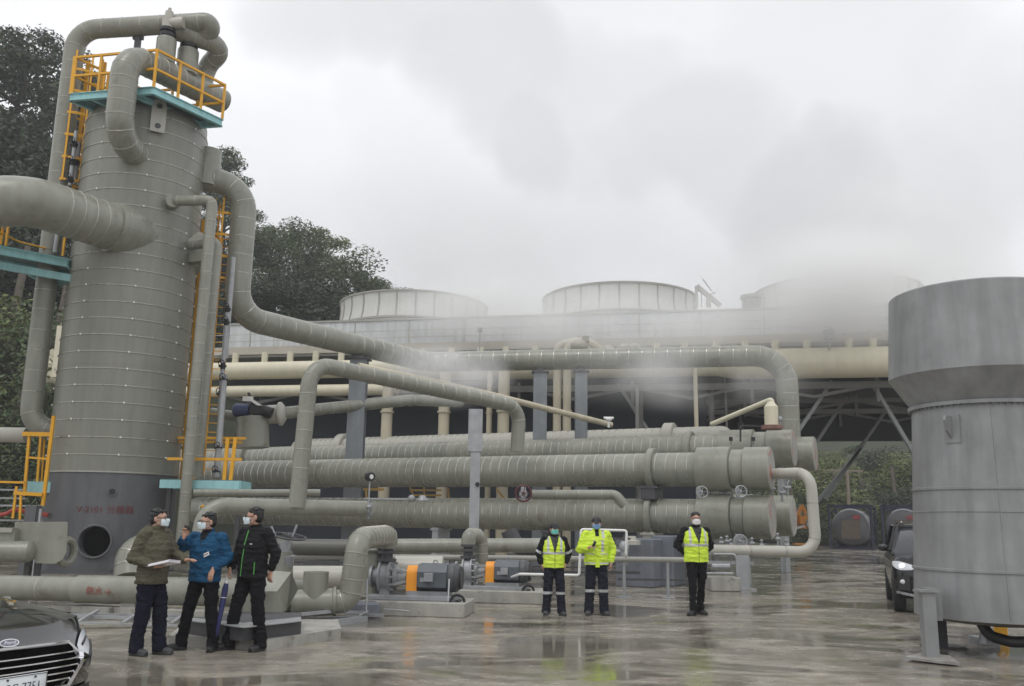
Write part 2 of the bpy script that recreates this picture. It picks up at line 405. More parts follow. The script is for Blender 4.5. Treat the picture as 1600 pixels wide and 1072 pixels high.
for j in range(NY + 1):
    for i in range(NX + 1):
        x = -110 + 250 * i / NX; y = 40 + 100 * j / NY; h.v.append(Vector((x, y, hill_h(x, y) - .35)))
for j in range(NY):
    for i in range(NX): h.face((j * (NX + 1) + i, j * (NX + 1) + i + 1, (j + 1) * (NX + 1) + i + 1, (j + 1) * (NX + 1) + i), 0, True)
h.build('hill_terrain', HILLM, kind='structure', label='wooded hillside behind the plant')
fh = MB(); pr = [(-60, 8), (-40, 36), (-20, 60), (0, 72), (20, 70), (44, 60), (80, 54), (120, 48), (180, 30), (300, 12)]
for k in range(61):
    x = -60 + 6 * k; z = lerp_tab(pr, x) + noise.noise(Vector((x * .05, 3, 0))) * 5
    for (yy, zz) in ((150, 0), (172, z * .6), (184, z * .5), (192, 0)): fh.v.append(Vector((x * .5 + 10, yy, zz)))
for k in range(60):
    for q in range(3): fh.face((4 * k + q, 4 * k + 4 + q, 4 * k + 5 + q, 4 * k + 1 + q), 0, True)
fh.build('distant_hill', mat('distant_forest', (.06, .08, .06), .9, 0, .3, .05), kind='structure', label='far hill fading into the mist')
# ================================================================== TREES
def leafm(name, col, var=.35):
    m = bpy.data.materials.new(name); m.use_nodes = True; n, l = m.node_tree.nodes, m.node_tree.links
    b = n['Principled BSDF']; b.inputs['Roughness'].default_value = .55
    g_ = n.new('ShaderNodeNewGeometry'); hv = n.new('ShaderNodeHueSaturation'); hv.inputs['Color'].default_value = (*col, 1)
    r = n.new('ShaderNodeMapRange'); r.inputs[3].default_value = 1 - var; r.inputs[4].default_value = 1 + var * 1.3; l.new(g_.outputs['Random Per Island'], r.inputs[0]); l.new(r.outputs[0], hv.inputs['Value'])
    h2 = n.new('ShaderNodeMapRange'); h2.inputs[3].default_value = .47; h2.inputs[4].default_value = .53; l.new(g_.outputs['Random Per Island'], h2.inputs[0]); l.new(h2.outputs[0], hv.inputs['Hue'])
    l.new(hv.outputs[0], b.inputs['Base Color'])
    tr = n.new('ShaderNodeBsdfTranslucent'); l.new(hv.outputs[0], tr.inputs[0]); mx_ = n.new('ShaderNodeMixShader'); mx_.inputs[0].default_value = .25
    l.new(b.outputs[0], mx_.inputs[1]); l.new(tr.outputs[0], mx_.inputs[2]); l.new(mx_.outputs[0], n['Material Output'].inputs[0])
    return m
LEAF = [leafm('leaf_dark', (.036, .052, .022), .5), leafm('leaf_mid', (.080, .108, .045), .55), leafm('leaf_olive', (.135, .155, .05), .6), leafm('leaf_bright', (.13, .155, .045))]
BARK = mat('bark', (.075, .062, .048), .9, 0, .3, 6, 0, .5, 20)
def tree_mesh(kind, seed):
    r = random.Random(seed); tm = MB(); cm = MB()
    H_ = 10.0
    def limb(p, q, r1, r2): tm.tube([p, (Vector(p) + Vector(q)) / 2 + Vector((r.uniform(-.3, .3), r.uniform(-.3, .3), 0)), q], r1, 7, .5, 2, r2=r2, caps=True)
    limb((0, 0, -1.5), (r.uniform(-.4, .4), r.uniform(-.4, .4), 7.2), .24, .08)
    clumps = []
    if kind == 'round': nb, spread, z0, z1, flat = 13, 3.1, 3.2, 9.2, .78
    elif kind == 'loose': nb, spread, z0, z1, flat = 12, 3.0, 3.4, 9.8, .5
    elif kind == 'conifer': nb, spread, z0, z1, flat = 14, 2.3, 2.0, 9.9, .45
    else: nb, spread, z0, z1, flat = 14, 3.0, .6, 4.8, .7
    for k in range(nb):
        f = (k + .5) / nb; z = z0 + (z1 - z0) * f
        if kind == 'conifer': rr = spread * (1 - f) ** .7 + .2
        else: rr = spread * math.sin(PI * (f * .8 + .16)) ** .7
        a = k * 2.4 + r.uniform(-.5, .5); d = rr * r.uniform(.35, .95)
        c = Vector((math.cos(a) * d, math.sin(a) * d, z)); clumps.append((c, r.uniform(.8, 1.5) * {'round': 1.05, 'loose': .8, 'conifer': .75, 'bush': .9}[kind]))
        limb((0, 0, max(z - r.uniform(.8, 2), .3)), c, .09, .025)
    n_leaf = {'round': 11000, 'loose': 8200, 'conifer': 9500, 'bush': 9000}[kind]
    for k in range(n_leaf):
        c, cr = clumps[r.randrange(len(clumps))]
        d = Vector((r.gauss(0, 1), r.gauss(0, 1), r.gauss(0, 1))).normalized() * (r.random() ** .45) * cr * 1.1
        d.z *= flat
        p = c + d + Vector((r.gauss(0, .08),) * 3)
        # sub-clumps: pull towards a lattice of twig ends
        s_ = (.112 if kind != 'bush' else .085) * r.uniform(.6, 1.35)
        nrm = (d.normalized() * .5 + Vector((r.gauss(0, .6), r.gauss(0, .6), .6 + r.gauss(0, .4)))).normalized()
        a = nrm.orthogonal().normalized(); a = Matrix.Rotation(r.uniform(0, 6.28), 3, nrm) @ a; b = nrm.cross(a)
        i0 = len(cm.v); cm.v += [p - a * s_, p + b * s_ * .45, p + a * s_, p - b * s_ * .45]; cm.face((i0, i0 + 1, i0 + 2, i0 + 3))
    return tm, cm
TPROTO = {}
def tree_proto(kind, seed, leaf):
    key = (kind, seed)
    if key not in TPROTO:
        tm, cm = tree_mesh(kind, seed)
        out = []
        for mb, mt, nm in ((tm, BARK, 'trunk'), (cm, LEAF[leaf], 'crown')):
            me = bpy.data.meshes.new(nm); me.from_pydata([tuple(v) for v in mb.v], [], mb.f); me.materials.append(mt)
            me.polygons.foreach_set('use_smooth', mb.s); out.append(me)
        TPROTO[key] = out
    return TPROTO[key]
def tree(name, label, kind, seed, leaf, loc, scale, group, rz=0.0, sx=1.0):
    o = thing(name, label, 'tree' if kind != 'bush' else 'bush', loc, group); o.scale = (scale * sx, scale * sx, scale); o.rotation_euler.z = rz
    for me, nm in zip(tree_proto(kind, seed, leaf), ('trunk', 'crown')):
        me2 = me
        if nm == 'crown' and me.materials[0] is not LEAF[leaf]: me2 = me.copy(); me2.materials[0] = LEAF[leaf]
        c = bpy.data.objects.new(nm, me2); C.objects.link(c); c.parent = o
    return o
def tree_at(px, py_top, Y, label, kind='round', leaf=1, hgt=None, seed=None, group='trees on the hillside', sx=1.0, base=None):
    P = at(px, py_top, Y); gz = hill_h(P.x, P.y) if base is None else base
    Ht = max(P.z - gz, 3.0)
    full = {'round': 10.3, 'loose': 10.6, 'conifer': 10.4, 'bush': 6.0}[kind]
    if hgt is not None: gz = P.z - hgt; Ht = hgt
    name = {'round': 'broadleaf_tree', 'loose': 'open_crowned_tree', 'conifer': 'cedar_tree', 'bush': 'bush'}[kind]
    return tree(name, label, kind, (seed if seed is not None else rnd.randrange(3)) , leaf, (P.x, P.y, gz), Ht / full, group, rnd.uniform(0, 6), sx)
# ================================================================== SEPARATOR TOWER
TC = Vector((at(169.5, 820, 27.8).x, 27.8, 0)); TR = 1.86
ZJ = 2.85; ZS = 14.0
tw = thing('separator_tower', 'tall grey green vertical steel tower with horizontal bands on a dark grey skirt', 'tower', TC)
b = MB(); prof = [(ZJ, TR + .02)]
b.lathe(TC, (0, 0, 1), [(ZJ, TR - .05), (ZJ, TR + .015), (ZS, TR + .015)] + [(ZS + .02 + .95 * math.sin(a), (TR + .01) * math.cos(a)) for a in [R(x) for x in range(4, 91, 8)]], 72)
k = 0; z = ZJ + .5
b.lathe(TC, (0, 0, 1), [(ZJ - .01, TR - .03), (ZJ - .01, TR + .035), (ZJ + .03, TR + .035), (ZJ + .03, TR)], 72, 1, caps=False)
while z < ZS + .1:
    b.lathe(TC, (0, 0, 1), [(z - .022, TR + .013), (z - .012, TR + .032), (z + .010, TR + .032), (z + .016, TR + .013)], 72, 1, caps=False)
    for q in range(8):                              # buckles of the bands
        a = -1.9 + q * PI / 4; c = TC + Vector((math.cos(a) * (TR + .035), math.sin(a) * (TR + .035), z))
        b.sphere(c, .03, .03, .035, 6, 4, 2)
    z += .505
for zz in (6.0, 10.1): b.lathe(TC, (0, 0, 1), [(zz, TR + .012), (zz, TR + .02), (zz + .01, TR + .02), (zz + .01, TR + .012)], 72, 0, caps=False)
b.build('shell', [SHELL, SEAMD, WHITE], tw)
# skirt with a real round opening: build as cylinder, cut manhole by leaving faces out
sk = MB(); n = 96; mh = at(148, 846, 26.0); zc = mh.z
amh = math.atan2(-1.0, (mh.x - TC.x) / TR); amh = -math.acos(max(-1, min(1, (mh.x - TC.x) / TR)))
rm = .43
sk.lathe(TC, (0, 0, 1), [(0, TR + .12), (.05, TR + .12), (.05, TR - .02)], 72, caps=True)
def skp(a, zz, rr=TR): return TC + Vector((math.cos(a) * rr, math.sin(a) * rr, zz))
half = rm * 1.35 / TR
# wall outside the square patch round the opening
A0, A1 = amh + half, amh - half + 2 * PI
for (za, zb, lo, hi, m_) in ((.04, ZJ, A0, A1, 80), (.04, zc - rm * 1.35, amh - half, amh + half, 12), (zc + rm * 1.35, ZJ, amh - half, amh + half, 12)):
    i0 = len(sk.v)
    for q in range(m_ + 1):
        a = lo + (hi - lo) * q / m_; sk.v += [skp(a, za), skp(a, zb)]
    for q in range(m_): sk.face((i0 + 2 * q, i0 + 2 * q + 2, i0 + 2 * q + 3, i0 + 2 * q + 1), 0, True)
m_ = 48; i0 = len(sk.v)
for q in range(m_):
    t = 2 * PI * q / m_; cx_, cz_ = math.cos(t), math.sin(t); s_ = 1.35 / max(abs(cx_), abs(cz_))
    sk.v += [skp(amh + rm * s_ * cx_ / TR, zc + rm * s_ * cz_), skp(amh + rm * cx_ / TR, zc + rm * cz_), skp(amh + rm * cx_ / TR, zc + rm * cz_, TR - .25)]
for q in range(m_):
    u, v_ = i0 + 3 * q, i0 + 3 * ((q + 1) % m_)
    sk.face((u, v_, v_ + 1, u + 1), 0, False); sk.face((u + 1, v_ + 1, v_ + 2, u + 2), 0, True)
sk.lathe(TC, (0, 0, 1), [(.04, TR - .03), (ZJ, TR - .03)], 72, 1, caps=False)   # inner face replaced below by dark lining
# drop the lining in front of the opening
keep = []
for fi, f in enumerate(sk.f):
    if sk.m[fi] == 1:
        c = sum((sk.v[i] for i in f), Vector()) / len(f)
        if (c - TC).y < 0: continue
    keep.append(fi)
sk.f = [sk.f[i] for i in keep]; sk.m = [sk.m[i] for i in keep]; sk.s = [sk.s[i] for i in keep]
sko = sk.build('skirt', [SKIRT, BLACKM], tw, fixn=False)
mo = MB(); nrm = Vector((math.cos(amh), math.sin(amh), 0)); mc = TC + nrm * (TR - .04) + Vector((0, 0, zc))
tx = Vector((-nrm.y, nrm.x, 0))
mo.torus(mc + nrm * .08, nrm, rm + .02, .035, 40, 8)
mo.build('manhole_rim', SKIRT, tw, label='thick rim round the open manhole of the skirt')
ho = MB(); hp = at(173, 768, 26.0); ah = -math.acos((hp.x - TC.x) / TR); hn = Vector((math.cos(ah), math.sin(ah), 0)); hc = TC + hn * (TR) + Vector((0, 0, hp.z))
ho.cyl(hc - hn * .1, hc + hn * .05, .115, n=20); ho.cyl(hc + hn * .05, hc + hn * .055, .085, n=20, mi=1)
ho.build('vent_stub', [SKIRT, BLACKM], tw)
# lettering bent onto the skirt
lc = at(163, 797, 26.0); al = -math.acos((lc.x - TC.x) / TR)
def bend(co): a = al + co.x / TR; return TC + Vector((math.cos(a) * (TR + .012 + co.z), math.sin(a) * (TR + .012 + co.z), lc.z + co.y))
text('V-2101 分離器', .25, bend, REDTXT, 'lettering', tw, .004)
# lifting lug
lg = MB(); P = at(241, 197, 26.0); a_ = -math.acos(max(-1, min(1, (P.x - TC.x) / TR))); ln = Vector((math.cos(a_), math.sin(a_), 0)); lt = Vector((-ln.y, ln.x, 0)); lcn = TC + ln * (TR + .10)
zt = 14.45; zb = 13.35; wd = .22
out = []
for q in range(9):
    t = PI * q / 8; out.append((math.cos(t) * wd, zt - .22 + math.sin(t) * wd))
out += [(-wd, zb), (wd, zb)]
lg.prism([lcn + lt * x + Vector((0, 0, zz)) for x, zz in out], ln * .045)
for zz in (zt - .24, zb + .2): lg.cyl(lcn + Vector((0, 0, zz)) + ln * .02, lcn + Vector((0, 0, zz)) + ln * .055, .09, n=16, mi=1)
lg.box(lcn + Vector((0, 0, zb + .35)) - ln * .05, .34, .12, .5, Matrix((lt, ln, (0, 0, 1))).transposed(), 0)
lg.build('lifting_lug', [CLAD_L, STEELD], tw)
# nozzle stub with handling trunnion on the right side of the head
nz_ = MB(); P = at(312, 207, 28.3); nz_.cyl(P - Vector((.5, 0, -.05)), P + Vector((.12, 0, 0)), .17, n=14); nz_.cyl(P + Vector((.12, 0, 0)), P + Vector((.18, 0, 0)), .23, n=14)
nz_.cyl(P + Vector((-.02, 0, 0)), P + Vector((-.02, 0, -.55)), .07, n=10)
nz_.build('side_nozzle', CLAD, tw)

def pipe(name, label, pts, dpx, mats=(None), bend=None, seam=.55, cat='pipe', group=None, n=22, r=None, r2px=None, build=True, seg=7, skip=.1, wref=None, mi_seam=SEAMD):
    rr = r if r is not None else pix(pts[0] if wref is None else wref, dpx / 2)
    m = MB(); m.tube(pts, rr, n, bend, seg, 0, seam, 1, .010 if rr > .2 else .006, .022, r2=(pix(pts[-1], r2px / 2) if r2px else None), skip=skip)
    return m.build(name, [mats or CLAD, mi_seam], label=label, cat=cat, group=group), rr
GP = 'insulated pipes round the tall tower'
# big inlet pipe from the left
m = MB(); r_in = .74
pin = [at(-260, 372, 23.2), at(-60, 322, 23.3), at(40, 310, 23.6), at(300, 398, 28.45)]
m.tube(pin, .70, 36, 3.0, 10)
pa, pb = pin[2], pin[3]; d_ = (pb - pa).normalized(); Lab = (pb - pa).length
def t_at(px):
    lo, hi = 0, Lab
    for _ in range(40):
        q_ = (lo + hi) / 2
        if proj(pa + d_ * q_)[0] < px: lo = q_
        else: hi = q_
    return lo
for px in (92, 112, 131, 150):
    m.lathe(pa + d_ * t_at(px), d_, [(-.02, .698), (-.01, .712), (.01, .712), (.02, .698)], 36, 1, caps=False)
t0_ = t_at(176); m.lathe(pa, d_, [(t0_ - .12, .70), (t0_ - .12, .765), (t0_ - .04, .775), (t0_ + .1, .775), (t0_ + .12, .79), (Lab, .80)], 36, 0, caps=False)
m.build('inlet_pipe', [CLAD, SEAMD], label='very large curved pipe coming in from the left and joining the tower side', cat='pipe')
# pipe that drops from the top, left of the tower: overhead run, U-bend, long drop, foot elbow
YA = 27.0
zA = at(215, 36, YA).z
pts = [at(327, 62, 26.6) , at(330, 22, 26.6), at(215, 37, YA), at(118, 48, YA + .3)]
ptop = Vector((at(322, 60, 27.5).x, 27.5, zA - .1))
dropx = at(62, 520, 29.0)
q0 = at(318, 27, 26.4); q1 = at(116, 47, 26.9); zt_ = q0.z
q2 = Vector((at(50, 664, 26.9).x, 26.9, at(50, 671, 26.9).z))
xl = at(112, 130, 26.9).x
q1.x = xl - .05; q2.x = at(49, 640, 26.9).x
pts = [at(316, 62, 27.1), q0 + Vector((.35, .25, 0)), q1, q2, Vector((TC.x - 1.0, 27.4, q2.z))]
m = MB(); m.tube(pts, .31, 22, .75, 7, 0, .62, 1, .009, .02, skip=.3)
m.build('vent_pipe', [CLAD, SEAMD], label='long pipe running over the top platform and down the left side of the tower', cat='pipe', group=GP)
# second discharge, a fat S-bend over the right valve
m = MB(); s0 = at(272, 46, 26.3); s1 = at(345, 74, 26.9); s1.z = s0.z = at(300, 52, 26.5).z
s1 = atz(352, 72, s0.z - .1)
if s1.y < 25 or s1.y > 29: s1 = at(346, 72, 26.9)
m.tube([at(268, 46, 26.6), at(354, 74, 27.4), at(322, 104, 28.0), at(316, 140, 28.0)], .31, 22, .75, 8, 0, .4, 1, .009, .02, skip=.3)
m.build('discharge_bend', [CLAD, SEAMD], label='fat curved pipe bend hooking over the right hand safety valve on the top platform', cat='pipe', group=GP)
# riser hook: out of the tower head, up and over into the header
m = MB(); h1 = at(193, 92, 25.2)
hz = h1.z; hd = at(347, 158, 28.7)
zel = at(190, 222, 25.2).z
m.tube([Vector((at(214, 225, 26.3).x + .1, 26.6, zel)), Vector((at(188, 222, 25.1).x, 24.9, zel)), Vector((at(200, 90, 24.9).x - .05, 24.9, hz)), hd], .40, 24, .78, 8, 0, .38, 1, .009, .02, skip=.15)

m.build('header_pipe', [CLAD, SEAMD], label='hooked pipe leaving the tower head and running right below the safety valves', cat='pipe', group=GP)
# support post under the overhead run
m = MB(); P = at(217, 50, 26.9); m.beam(P, P - Vector((0, 0, 2.6)), .16, .16); m.box(P - Vector((0, 0, .02)), .42, .3, .06); m.box(P - Vector((0, 0, .2)), .34, .1, .14)
m.build('pipe_support', STEELD, label='dark steel post holding up the overhead pipe on the top platform', cat='support')
# safety valves
def valve(px, pyb, pyt, Y, rpx, label, tall):
    base = at(px, pyb, Y); top = at(px, pyt, Y); o = thing('safety_valve', label, 'valve', base, 'safety valves on the top platform')
    r_ = pix(base, rpx); H_ = top.z - base.z
    m = MB(); m.lathe(base, (0, 0, 1), [(0, r_ * .8), (.04, r_), (H_ * .42, r_), (H_ * .44, r_ * .95)], 20); m.build('body', CLAD, o)
    m = MB(); m.lathe(base, (0, 0, 1), [(H_ * .43, r_ * .55), (H_ * .47, r_ * .85), (H_ * .53, r_ * .85), (H_ * .53, r_ * .45), (H_ * .56, r_ * .45), (H_ * .57, r_ * .8), (H_ * .62, r_ * .8), (H_ * .63, r_ * .4)], 18); m.build('flange', BLACKM, o)
    m = MB(); m.lathe(base, (0, 0, 1), [(H_ * .62, r_ * .62), (H_ * .8, r_ * .66), (H_ * .82, r_ * .45), (H_ * .93, r_ * .42), (H_ * .94, r_ * .2), (H_, r_ * .18)], 18)
    m.cyl(base + Vector((0, 0, H_ * .72)), base + Vector((r_ * 1.6, 0, H_ * .74)), r_ * .6, n=14)
    m.build('bonnet', CLAD_L, o)
valve(257, 100, 13, 26.3, 15, 'taller left safety valve with a grey bonnet above a dark flange', 1)
valve(291, 118, 30, 27.0, 16, 'shorter right safety valve with a fat body and dark flange', 0)
# top platform
M_ = at(240, 137, 25.25); zp = M_.z; L0 = atz(110, 148, zp); R0_ = atz(347, 188, zp); Q0 = L0 + R0_ - M_
plat = thing('top_platform', 'teal steel platform with yellow guard rail on top of the tower', 'platform', (M_.x, M_.y, zp))
m = MB()
for a, b_ in ((L0, M_), (M_, R0_), (R0_, Q0), (Q0, L0)):
    m.ibeam(a - Vector((0, 0, .1)), b_ - Vector((0, 0, .1)), .12, .24, .02)
for t in (.25, .5, .75): m.beam(L0.lerp(M_, t) - Vector((0, 0, .14)), Q0.lerp(R0_, t) - Vector((0, 0, .14)), .1, .18)
cen = (L0 + R0_) / 2
m.build('edge_beam', TEAL, plat)
m = MB(); ctr = (L0 + Q0 + M_ + R0_) / 4
pr_ = [ctr + (p - ctr) * .97 + Vector((0, 0, .005)) for p in (L0, M_, R0_, Q0)]
m.prism(pr_, (0, 0, .03)); m.build('deck', TEALD, plat)
def rail(parent, pts, hts=(.55, 1.1), step=1.25, r_=.026, kick=True, name='guard_rail', closed=False):
    m = MB(); P = pts + ([pts[0]] if closed else [])
    for a, b_ in zip(P, P[1:]):
        for h_ in hts: m.beam(a + Vector((0, 0, h_)), b_ + Vector((0, 0, h_)), r_ * 2, r_ * 2)
        k_ = max(1, round((b_ - a).length / step))
        for q in range(0 if a is P[0] else 1, k_ + 1):
            p = a.lerp(b_, q / k_); m.beam(p, p + Vector((0, 0, hts[-1] + r_)), r_ * 2.1, r_ * 2.1)
        if kick: m.beam(a + Vector((0, 0, .06)), b_ + Vector((0, 0, .06)), .012, .1)
    return m.build(name, YEL, parent)
rail(plat, [L0, M_, R0_, Q0, L0.lerp(Q0, .45)], (.62, 1.25), 1.0, .034, False)
rail(plat, [L0.lerp(M_, .02), L0.lerp(Q0, .4)], (.62, 1.25), 1.2, .03, False)
def ladder(parent_label, top, bot, wd, side, cage=(0, 0), r_=.028, name='cage_ladder', cat='ladder', group=None, hoop_dir=None, rung=.3):
    o = thing(name, parent_label, cat, bot, group); top, bot = Vector(top), Vector(bot); ax = (top - bot); L = ax.length; z = ax.normalized(); s_ = Vector(side).normalized() * wd / 2
    m = MB()
    for k_ in (-1, 1): m.beam(bot + s_ * k_, top + s_ * k_, r_ * 2.6, r_ * 1.6)
    m.build('stile', YEL, o)
    m = MB(); q = .15
    while q < L: m.beam(bot + z * q - s_, bot + z * q + s_, r_ * 1.1, r_ * 1.1); q += rung
    m.build('rungs', YEL, o)
    if cage[1] > cage[0]:
        m = MB(); hd_ = Vector(hoop_dir).normalized(); rr = .38; q = cage[0]
        def pt(t, zz): return bot + z * zz + hd_ * (.05 + rr + rr * -math.cos(t)) * 1.0 + s_.normalized() * rr * math.sin(t) * .95
        while q <= cage[1] + .01:
            prev = None
            for k_ in range(13):
                t = -PI * .82 + 2 * PI * .82 * k_ / 12; p = bot + z * q + hd_ * (rr * .95 + rr * math.cos(t)) + s_.normalized() * rr * math.sin(t)
                if prev: m.beam(prev, p, .014, .085, up=z)
                prev = p
            q += .75
        for k_ in (1, 3.5, 6, 8.5, 11):
            t = -PI * .82 + 2 * PI * .82 * k_ / 12; off = hd_ * (rr * .95 + rr * math.cos(t)) + s_.normalized() * rr * math.sin(t)
            m.beam(bot + z * cage[0] + off, bot + z * cage[1] + off, .06, .016)
        m.build('safety_cage', YEL, o)
    return o
GL = 'caged ladders on the tower'
lt0 = at(152, 90, 27.3)
ladder('yellow caged ladder climbing to the top platform left of the tower head', Vector((lt0.x, 27.3, at(128, 96, 27.3).z)), Vector((lt0.x, 27.3, at(108, 300, 27.3).z)), .5, (1, .2, 0), (.2, 4.6), hoop_dir=(-.5, -1, 0), group=GL, r_=.045)
# small black valves beside it
def gauge_line(px, py0, py1, Y, label, vals, rpx=3.0, group='instrument lines on the tower', col=None):
    b0 = at(px, py1, Y); t0 = Vector((b0.x, Y, at(px, py0, Y).z)); o = thing('instrument_pipe', label, 'pipe', b0, group)
    m = MB(); m.cyl(b0, t0, pix(b0, rpx), n=10); m.build('tubing', col or STEEL, o)
    for f_ in vals:
        c = b0.lerp(t0, f_); m = MB(); m.cyl(c - Vector((.13, 0, 0)), c + Vector((.10, 0, 0)), .045, n=8); m.cyl(c + Vector((0, 0, -.10)), c + Vector((0, -.02, .10)), .075, n=10); m.cyl(c + Vector((0, 0, -.02)), c + Vector((0, 0, .02)), .11, n=10)
        m.cyl(c, c + Vector((.02, -.22, .06)), .025, n=8); m.torus(c + Vector((.02, -.24, .06)), (0, 1, .2), .09, .014, 14, 6); m.build('block_valve', BLACKM, o)
gauge_line(109, 205, 290, 26.6, 'thin grey instrument pipe with two black valves left of the tower head', (.75, .42, .1))
gauge_line(116, 222, 288, 27.2, 'thin grey instrument pipe with one small valve beside the ladder below the top platform', (.5,))
# ----- middle platform on the left
za = at(100, 403, 26.2).z
A_ = Vector((at(106, 403, 26.4).x, 26.4, za)); B_ = atz(-60, 374, za)
if not 20 < B_.y < 26: B_ = Vector((at(-60, 380, 24.5).x, 24.5, za))
pm = thing('side_platform', 'teal platform with curved yellow rail sticking out left of the tower halfway up', 'platform', A_)
off = Vector((-.3, 1.9, 0)); C_, D_ = B_ + off, A_ + off
m = MB()
for a, b_ in ((A_, B_), (B_, C_), (C_, D_), (D_, A_)): m.ibeam(a - Vector((0, 0, .1)), b_ - Vector((0, 0, .1)), .1, .26, .02)
m.beam(A_ + Vector((.3, .3, -.55)), B_ + Vector((0, .6, -.45)), .1, .22); m.beam(at(110, 438, 27.2), at(66, 438, 27.2), .12, .3)
m.beam(A_ + Vector((-1.4, .5, -.3)), at(66, 438, 27.2), .1, .16)
m.build('edge_beam', TEAL, pm)
m = MB(); m.prism([A_ + Vector((0, 0, .02)), B_ + Vector((0, 0, .02)), C_ + Vector((0, 0, .02)), D_ + Vector((0, 0, .02))], (0, 0, .03)); m.build('deck', TEALD, pm)
m = MB(); T1 = [at(106, 398, 26.5), at(96, 360, 26.6), at(60, 349, 26.2), at(12, 350, 25.6), at(-40, 352, 25.2)]
m.tube([at(112, 372, 26.8), at(82, 355, 26.6), at(45, 348, 26.2), at(10, 352, 25.6), at(-40, 360, 25.0)], .035, 8, .3)
m.tube([at(72, 388, 26.6), at(30, 378, 26.2), at(5, 366, 25.6), at(-40, 340, 25.0)], .03, 8, .3)
for (x, y0, y1, Y) in ((98, 360, 400, 26.6), (113, 368, 402, 26.9), (9, 352, 384, 25.6), (1, 354, 382, 25.6)):
    p = at(x, y1, Y); m.beam(p, Vector((p.x, p.y, at(x, y0, Y).z)), .06, .06)
m.build('guard_rail', YEL, pm)
gauge_line(86, 350, 395, 26.6, 'pale thin pipe behind the rail of the side platform', (), 3.5)
# ----- bottom left pipes
p0 = at(-260, 672, 27.4); p1 = at(42, 680, 27.4); p0.z = p1.z
m = MB(); m.tube([p0, p1], .23, 20, 0, 1, 0, .8, 1, .006, .02); m.build('side_pipe', [CLAD_L, SEAMD], label='level pale grey pipe leaving the picture on the left below the side platform', cat='pipe', group=GP)
# low ladder platform bottom left
lp = thing('low_platform', 'small low teal platform with yellow rail left of the tower skirt', 'platform', at(60, 770, 26.8))
m = MB(); a = at(44, 762, 26.4); b_ = at(80, 762, 26.4); m.beam(a, b_, .1, .3); m.beam(a + Vector((0, 1, 0)), b_ + Vector((0, 1, 0)), .1, .3); m.box((a + b_) / 2 + Vector((0, .5, .16)), 1.0, 1.1, .03); m.build('edge_beam', TEAL, lp)
m = MB()
for (xb, yb, xt, yt, Y, wd) in ((38, 775, 46, 678, 26.1, .075), (57, 770, 64, 680, 26.9, .07), (67, 790, 84, 650, 25.9, .09), (64, 770, 70, 680, 27, .05), (20, 810, 26, 760, 25.8, .06), (31, 812, 33, 770, 25.8, .06)):
    p = at(xb, yb, Y); q = at(xt, yt, Y); m.beam(p, q, wd, wd * .8)
m.beam(at(36, 678, 26.1), at(82, 679, 26.0), .09, .12); m.beam(at(46, 715, 26.1), at(74, 717, 26), .07, .06); m.beam(at(-40, 752, 25.8), at(38, 754, 25.9), .06, .06)
m.beam(at(22, 770, 25.8), at(66, 773, 25.8), .07, .1); m.build('guard_rail', YEL, lp)
m = MB()
for (xa, xb_, y) in ((-60, 48, 765), (-60, 40, 778), (-60, 75, 790), (-60, 75, 813)): m.beam(at(xa, y - 1, 26.3), at(xb_, y + 1, 26.6), .05, .05)
m.build('conduit_rack', STEEL, label='bundle of thin grey conduits behind the valve box at far left', cat='conduit rack', parent=None)
m = MB(); m.tube([at(-40, 812, 26.0), at(10, 803, 26.0), at(22, 796, 26), at(75, 805, 26.2)], .06, 10, .2); m.build('red_pipe', mat('red_pipe_paint', (.36, .05, .035), .5), label='thin red pipe behind the valve box at far left', cat='pipe')
# left handed posts
m = MB(); p = at(53, 790, 25.4); m.beam(p, Vector((p.x, p.y, 0)), .3, .3); m.build('support_post', SKIRT, label='dark grey square post behind the valve box', cat='post')
m = MB(); p = at(64, 795, 25.2); m.beam(p, Vector((p.x, p.y, 0)), .06, .06); m.build('thin_post', STEEL, label='thin pale post beside the dark square post left of the skirt', cat='post')
# valve box with pipe entering
vb = thing('valve_box', 'boxy grey green insulated valve housing with a short pipe at the far left', 'valve housing', atz(62, 912, 0))
m = MB(); tl, tr_ = at(23, 817, 21.0), at(106, 816, 21.0); bl, br = at(52, 878, 21.0), at(92, 881, 21.0)
outl = [at(23, 817, 21), at(106, 816, 21), at(104, 862, 21), at(98, 874, 21), at(86, 881, 21), at(56, 880, 21), at(50, 868, 21), at(23, 846, 21)]
m.prism(outl, (-.78, 1.45, 0)); m.build('housing', CLAD, vb)
m = MB(); m.cyl(at(-60, 862, 20.6), at(46, 862, 20.9), .24, n=24); m.sphere(at(44, 862, 20.9), .14, .24, .24, 20, 10); m.build('branch_pipe', CLAD, vb)
m = MB(); m.box(at(10, 838, 21.2), .8, .8, .28); m.box(at(8, 828, 21.1), .7, .7, .1, mi=1); m.build('side_box', [CLAD, SEAMD], vb)
m = MB(); m.torus(at(103, 862, 21.9), (1, -.2, 0), .28, .09, 20, 8); m.build('collar', CLAD, vb)
m = MB(); 
for x in (45, 60): p = at(x, 876, 21.6); m.beam(p, Vector((p.x, p.y, 0)), .12, .12)
m.build('leg', SKIRT, vb)
# elbow stub on the skirt right side
m = MB(); m.tube([at(262, 858, 25.6), at(205, 856, 25.4), at(203, 905, 25.0)], .42, 22, .5, 7, 0, .3, 1); m.build('skirt_elbow', [CLAD, SEAMD], label='stubby pipe elbow beside the tower skirt behind the man in olive', cat='pipe', group=GP)
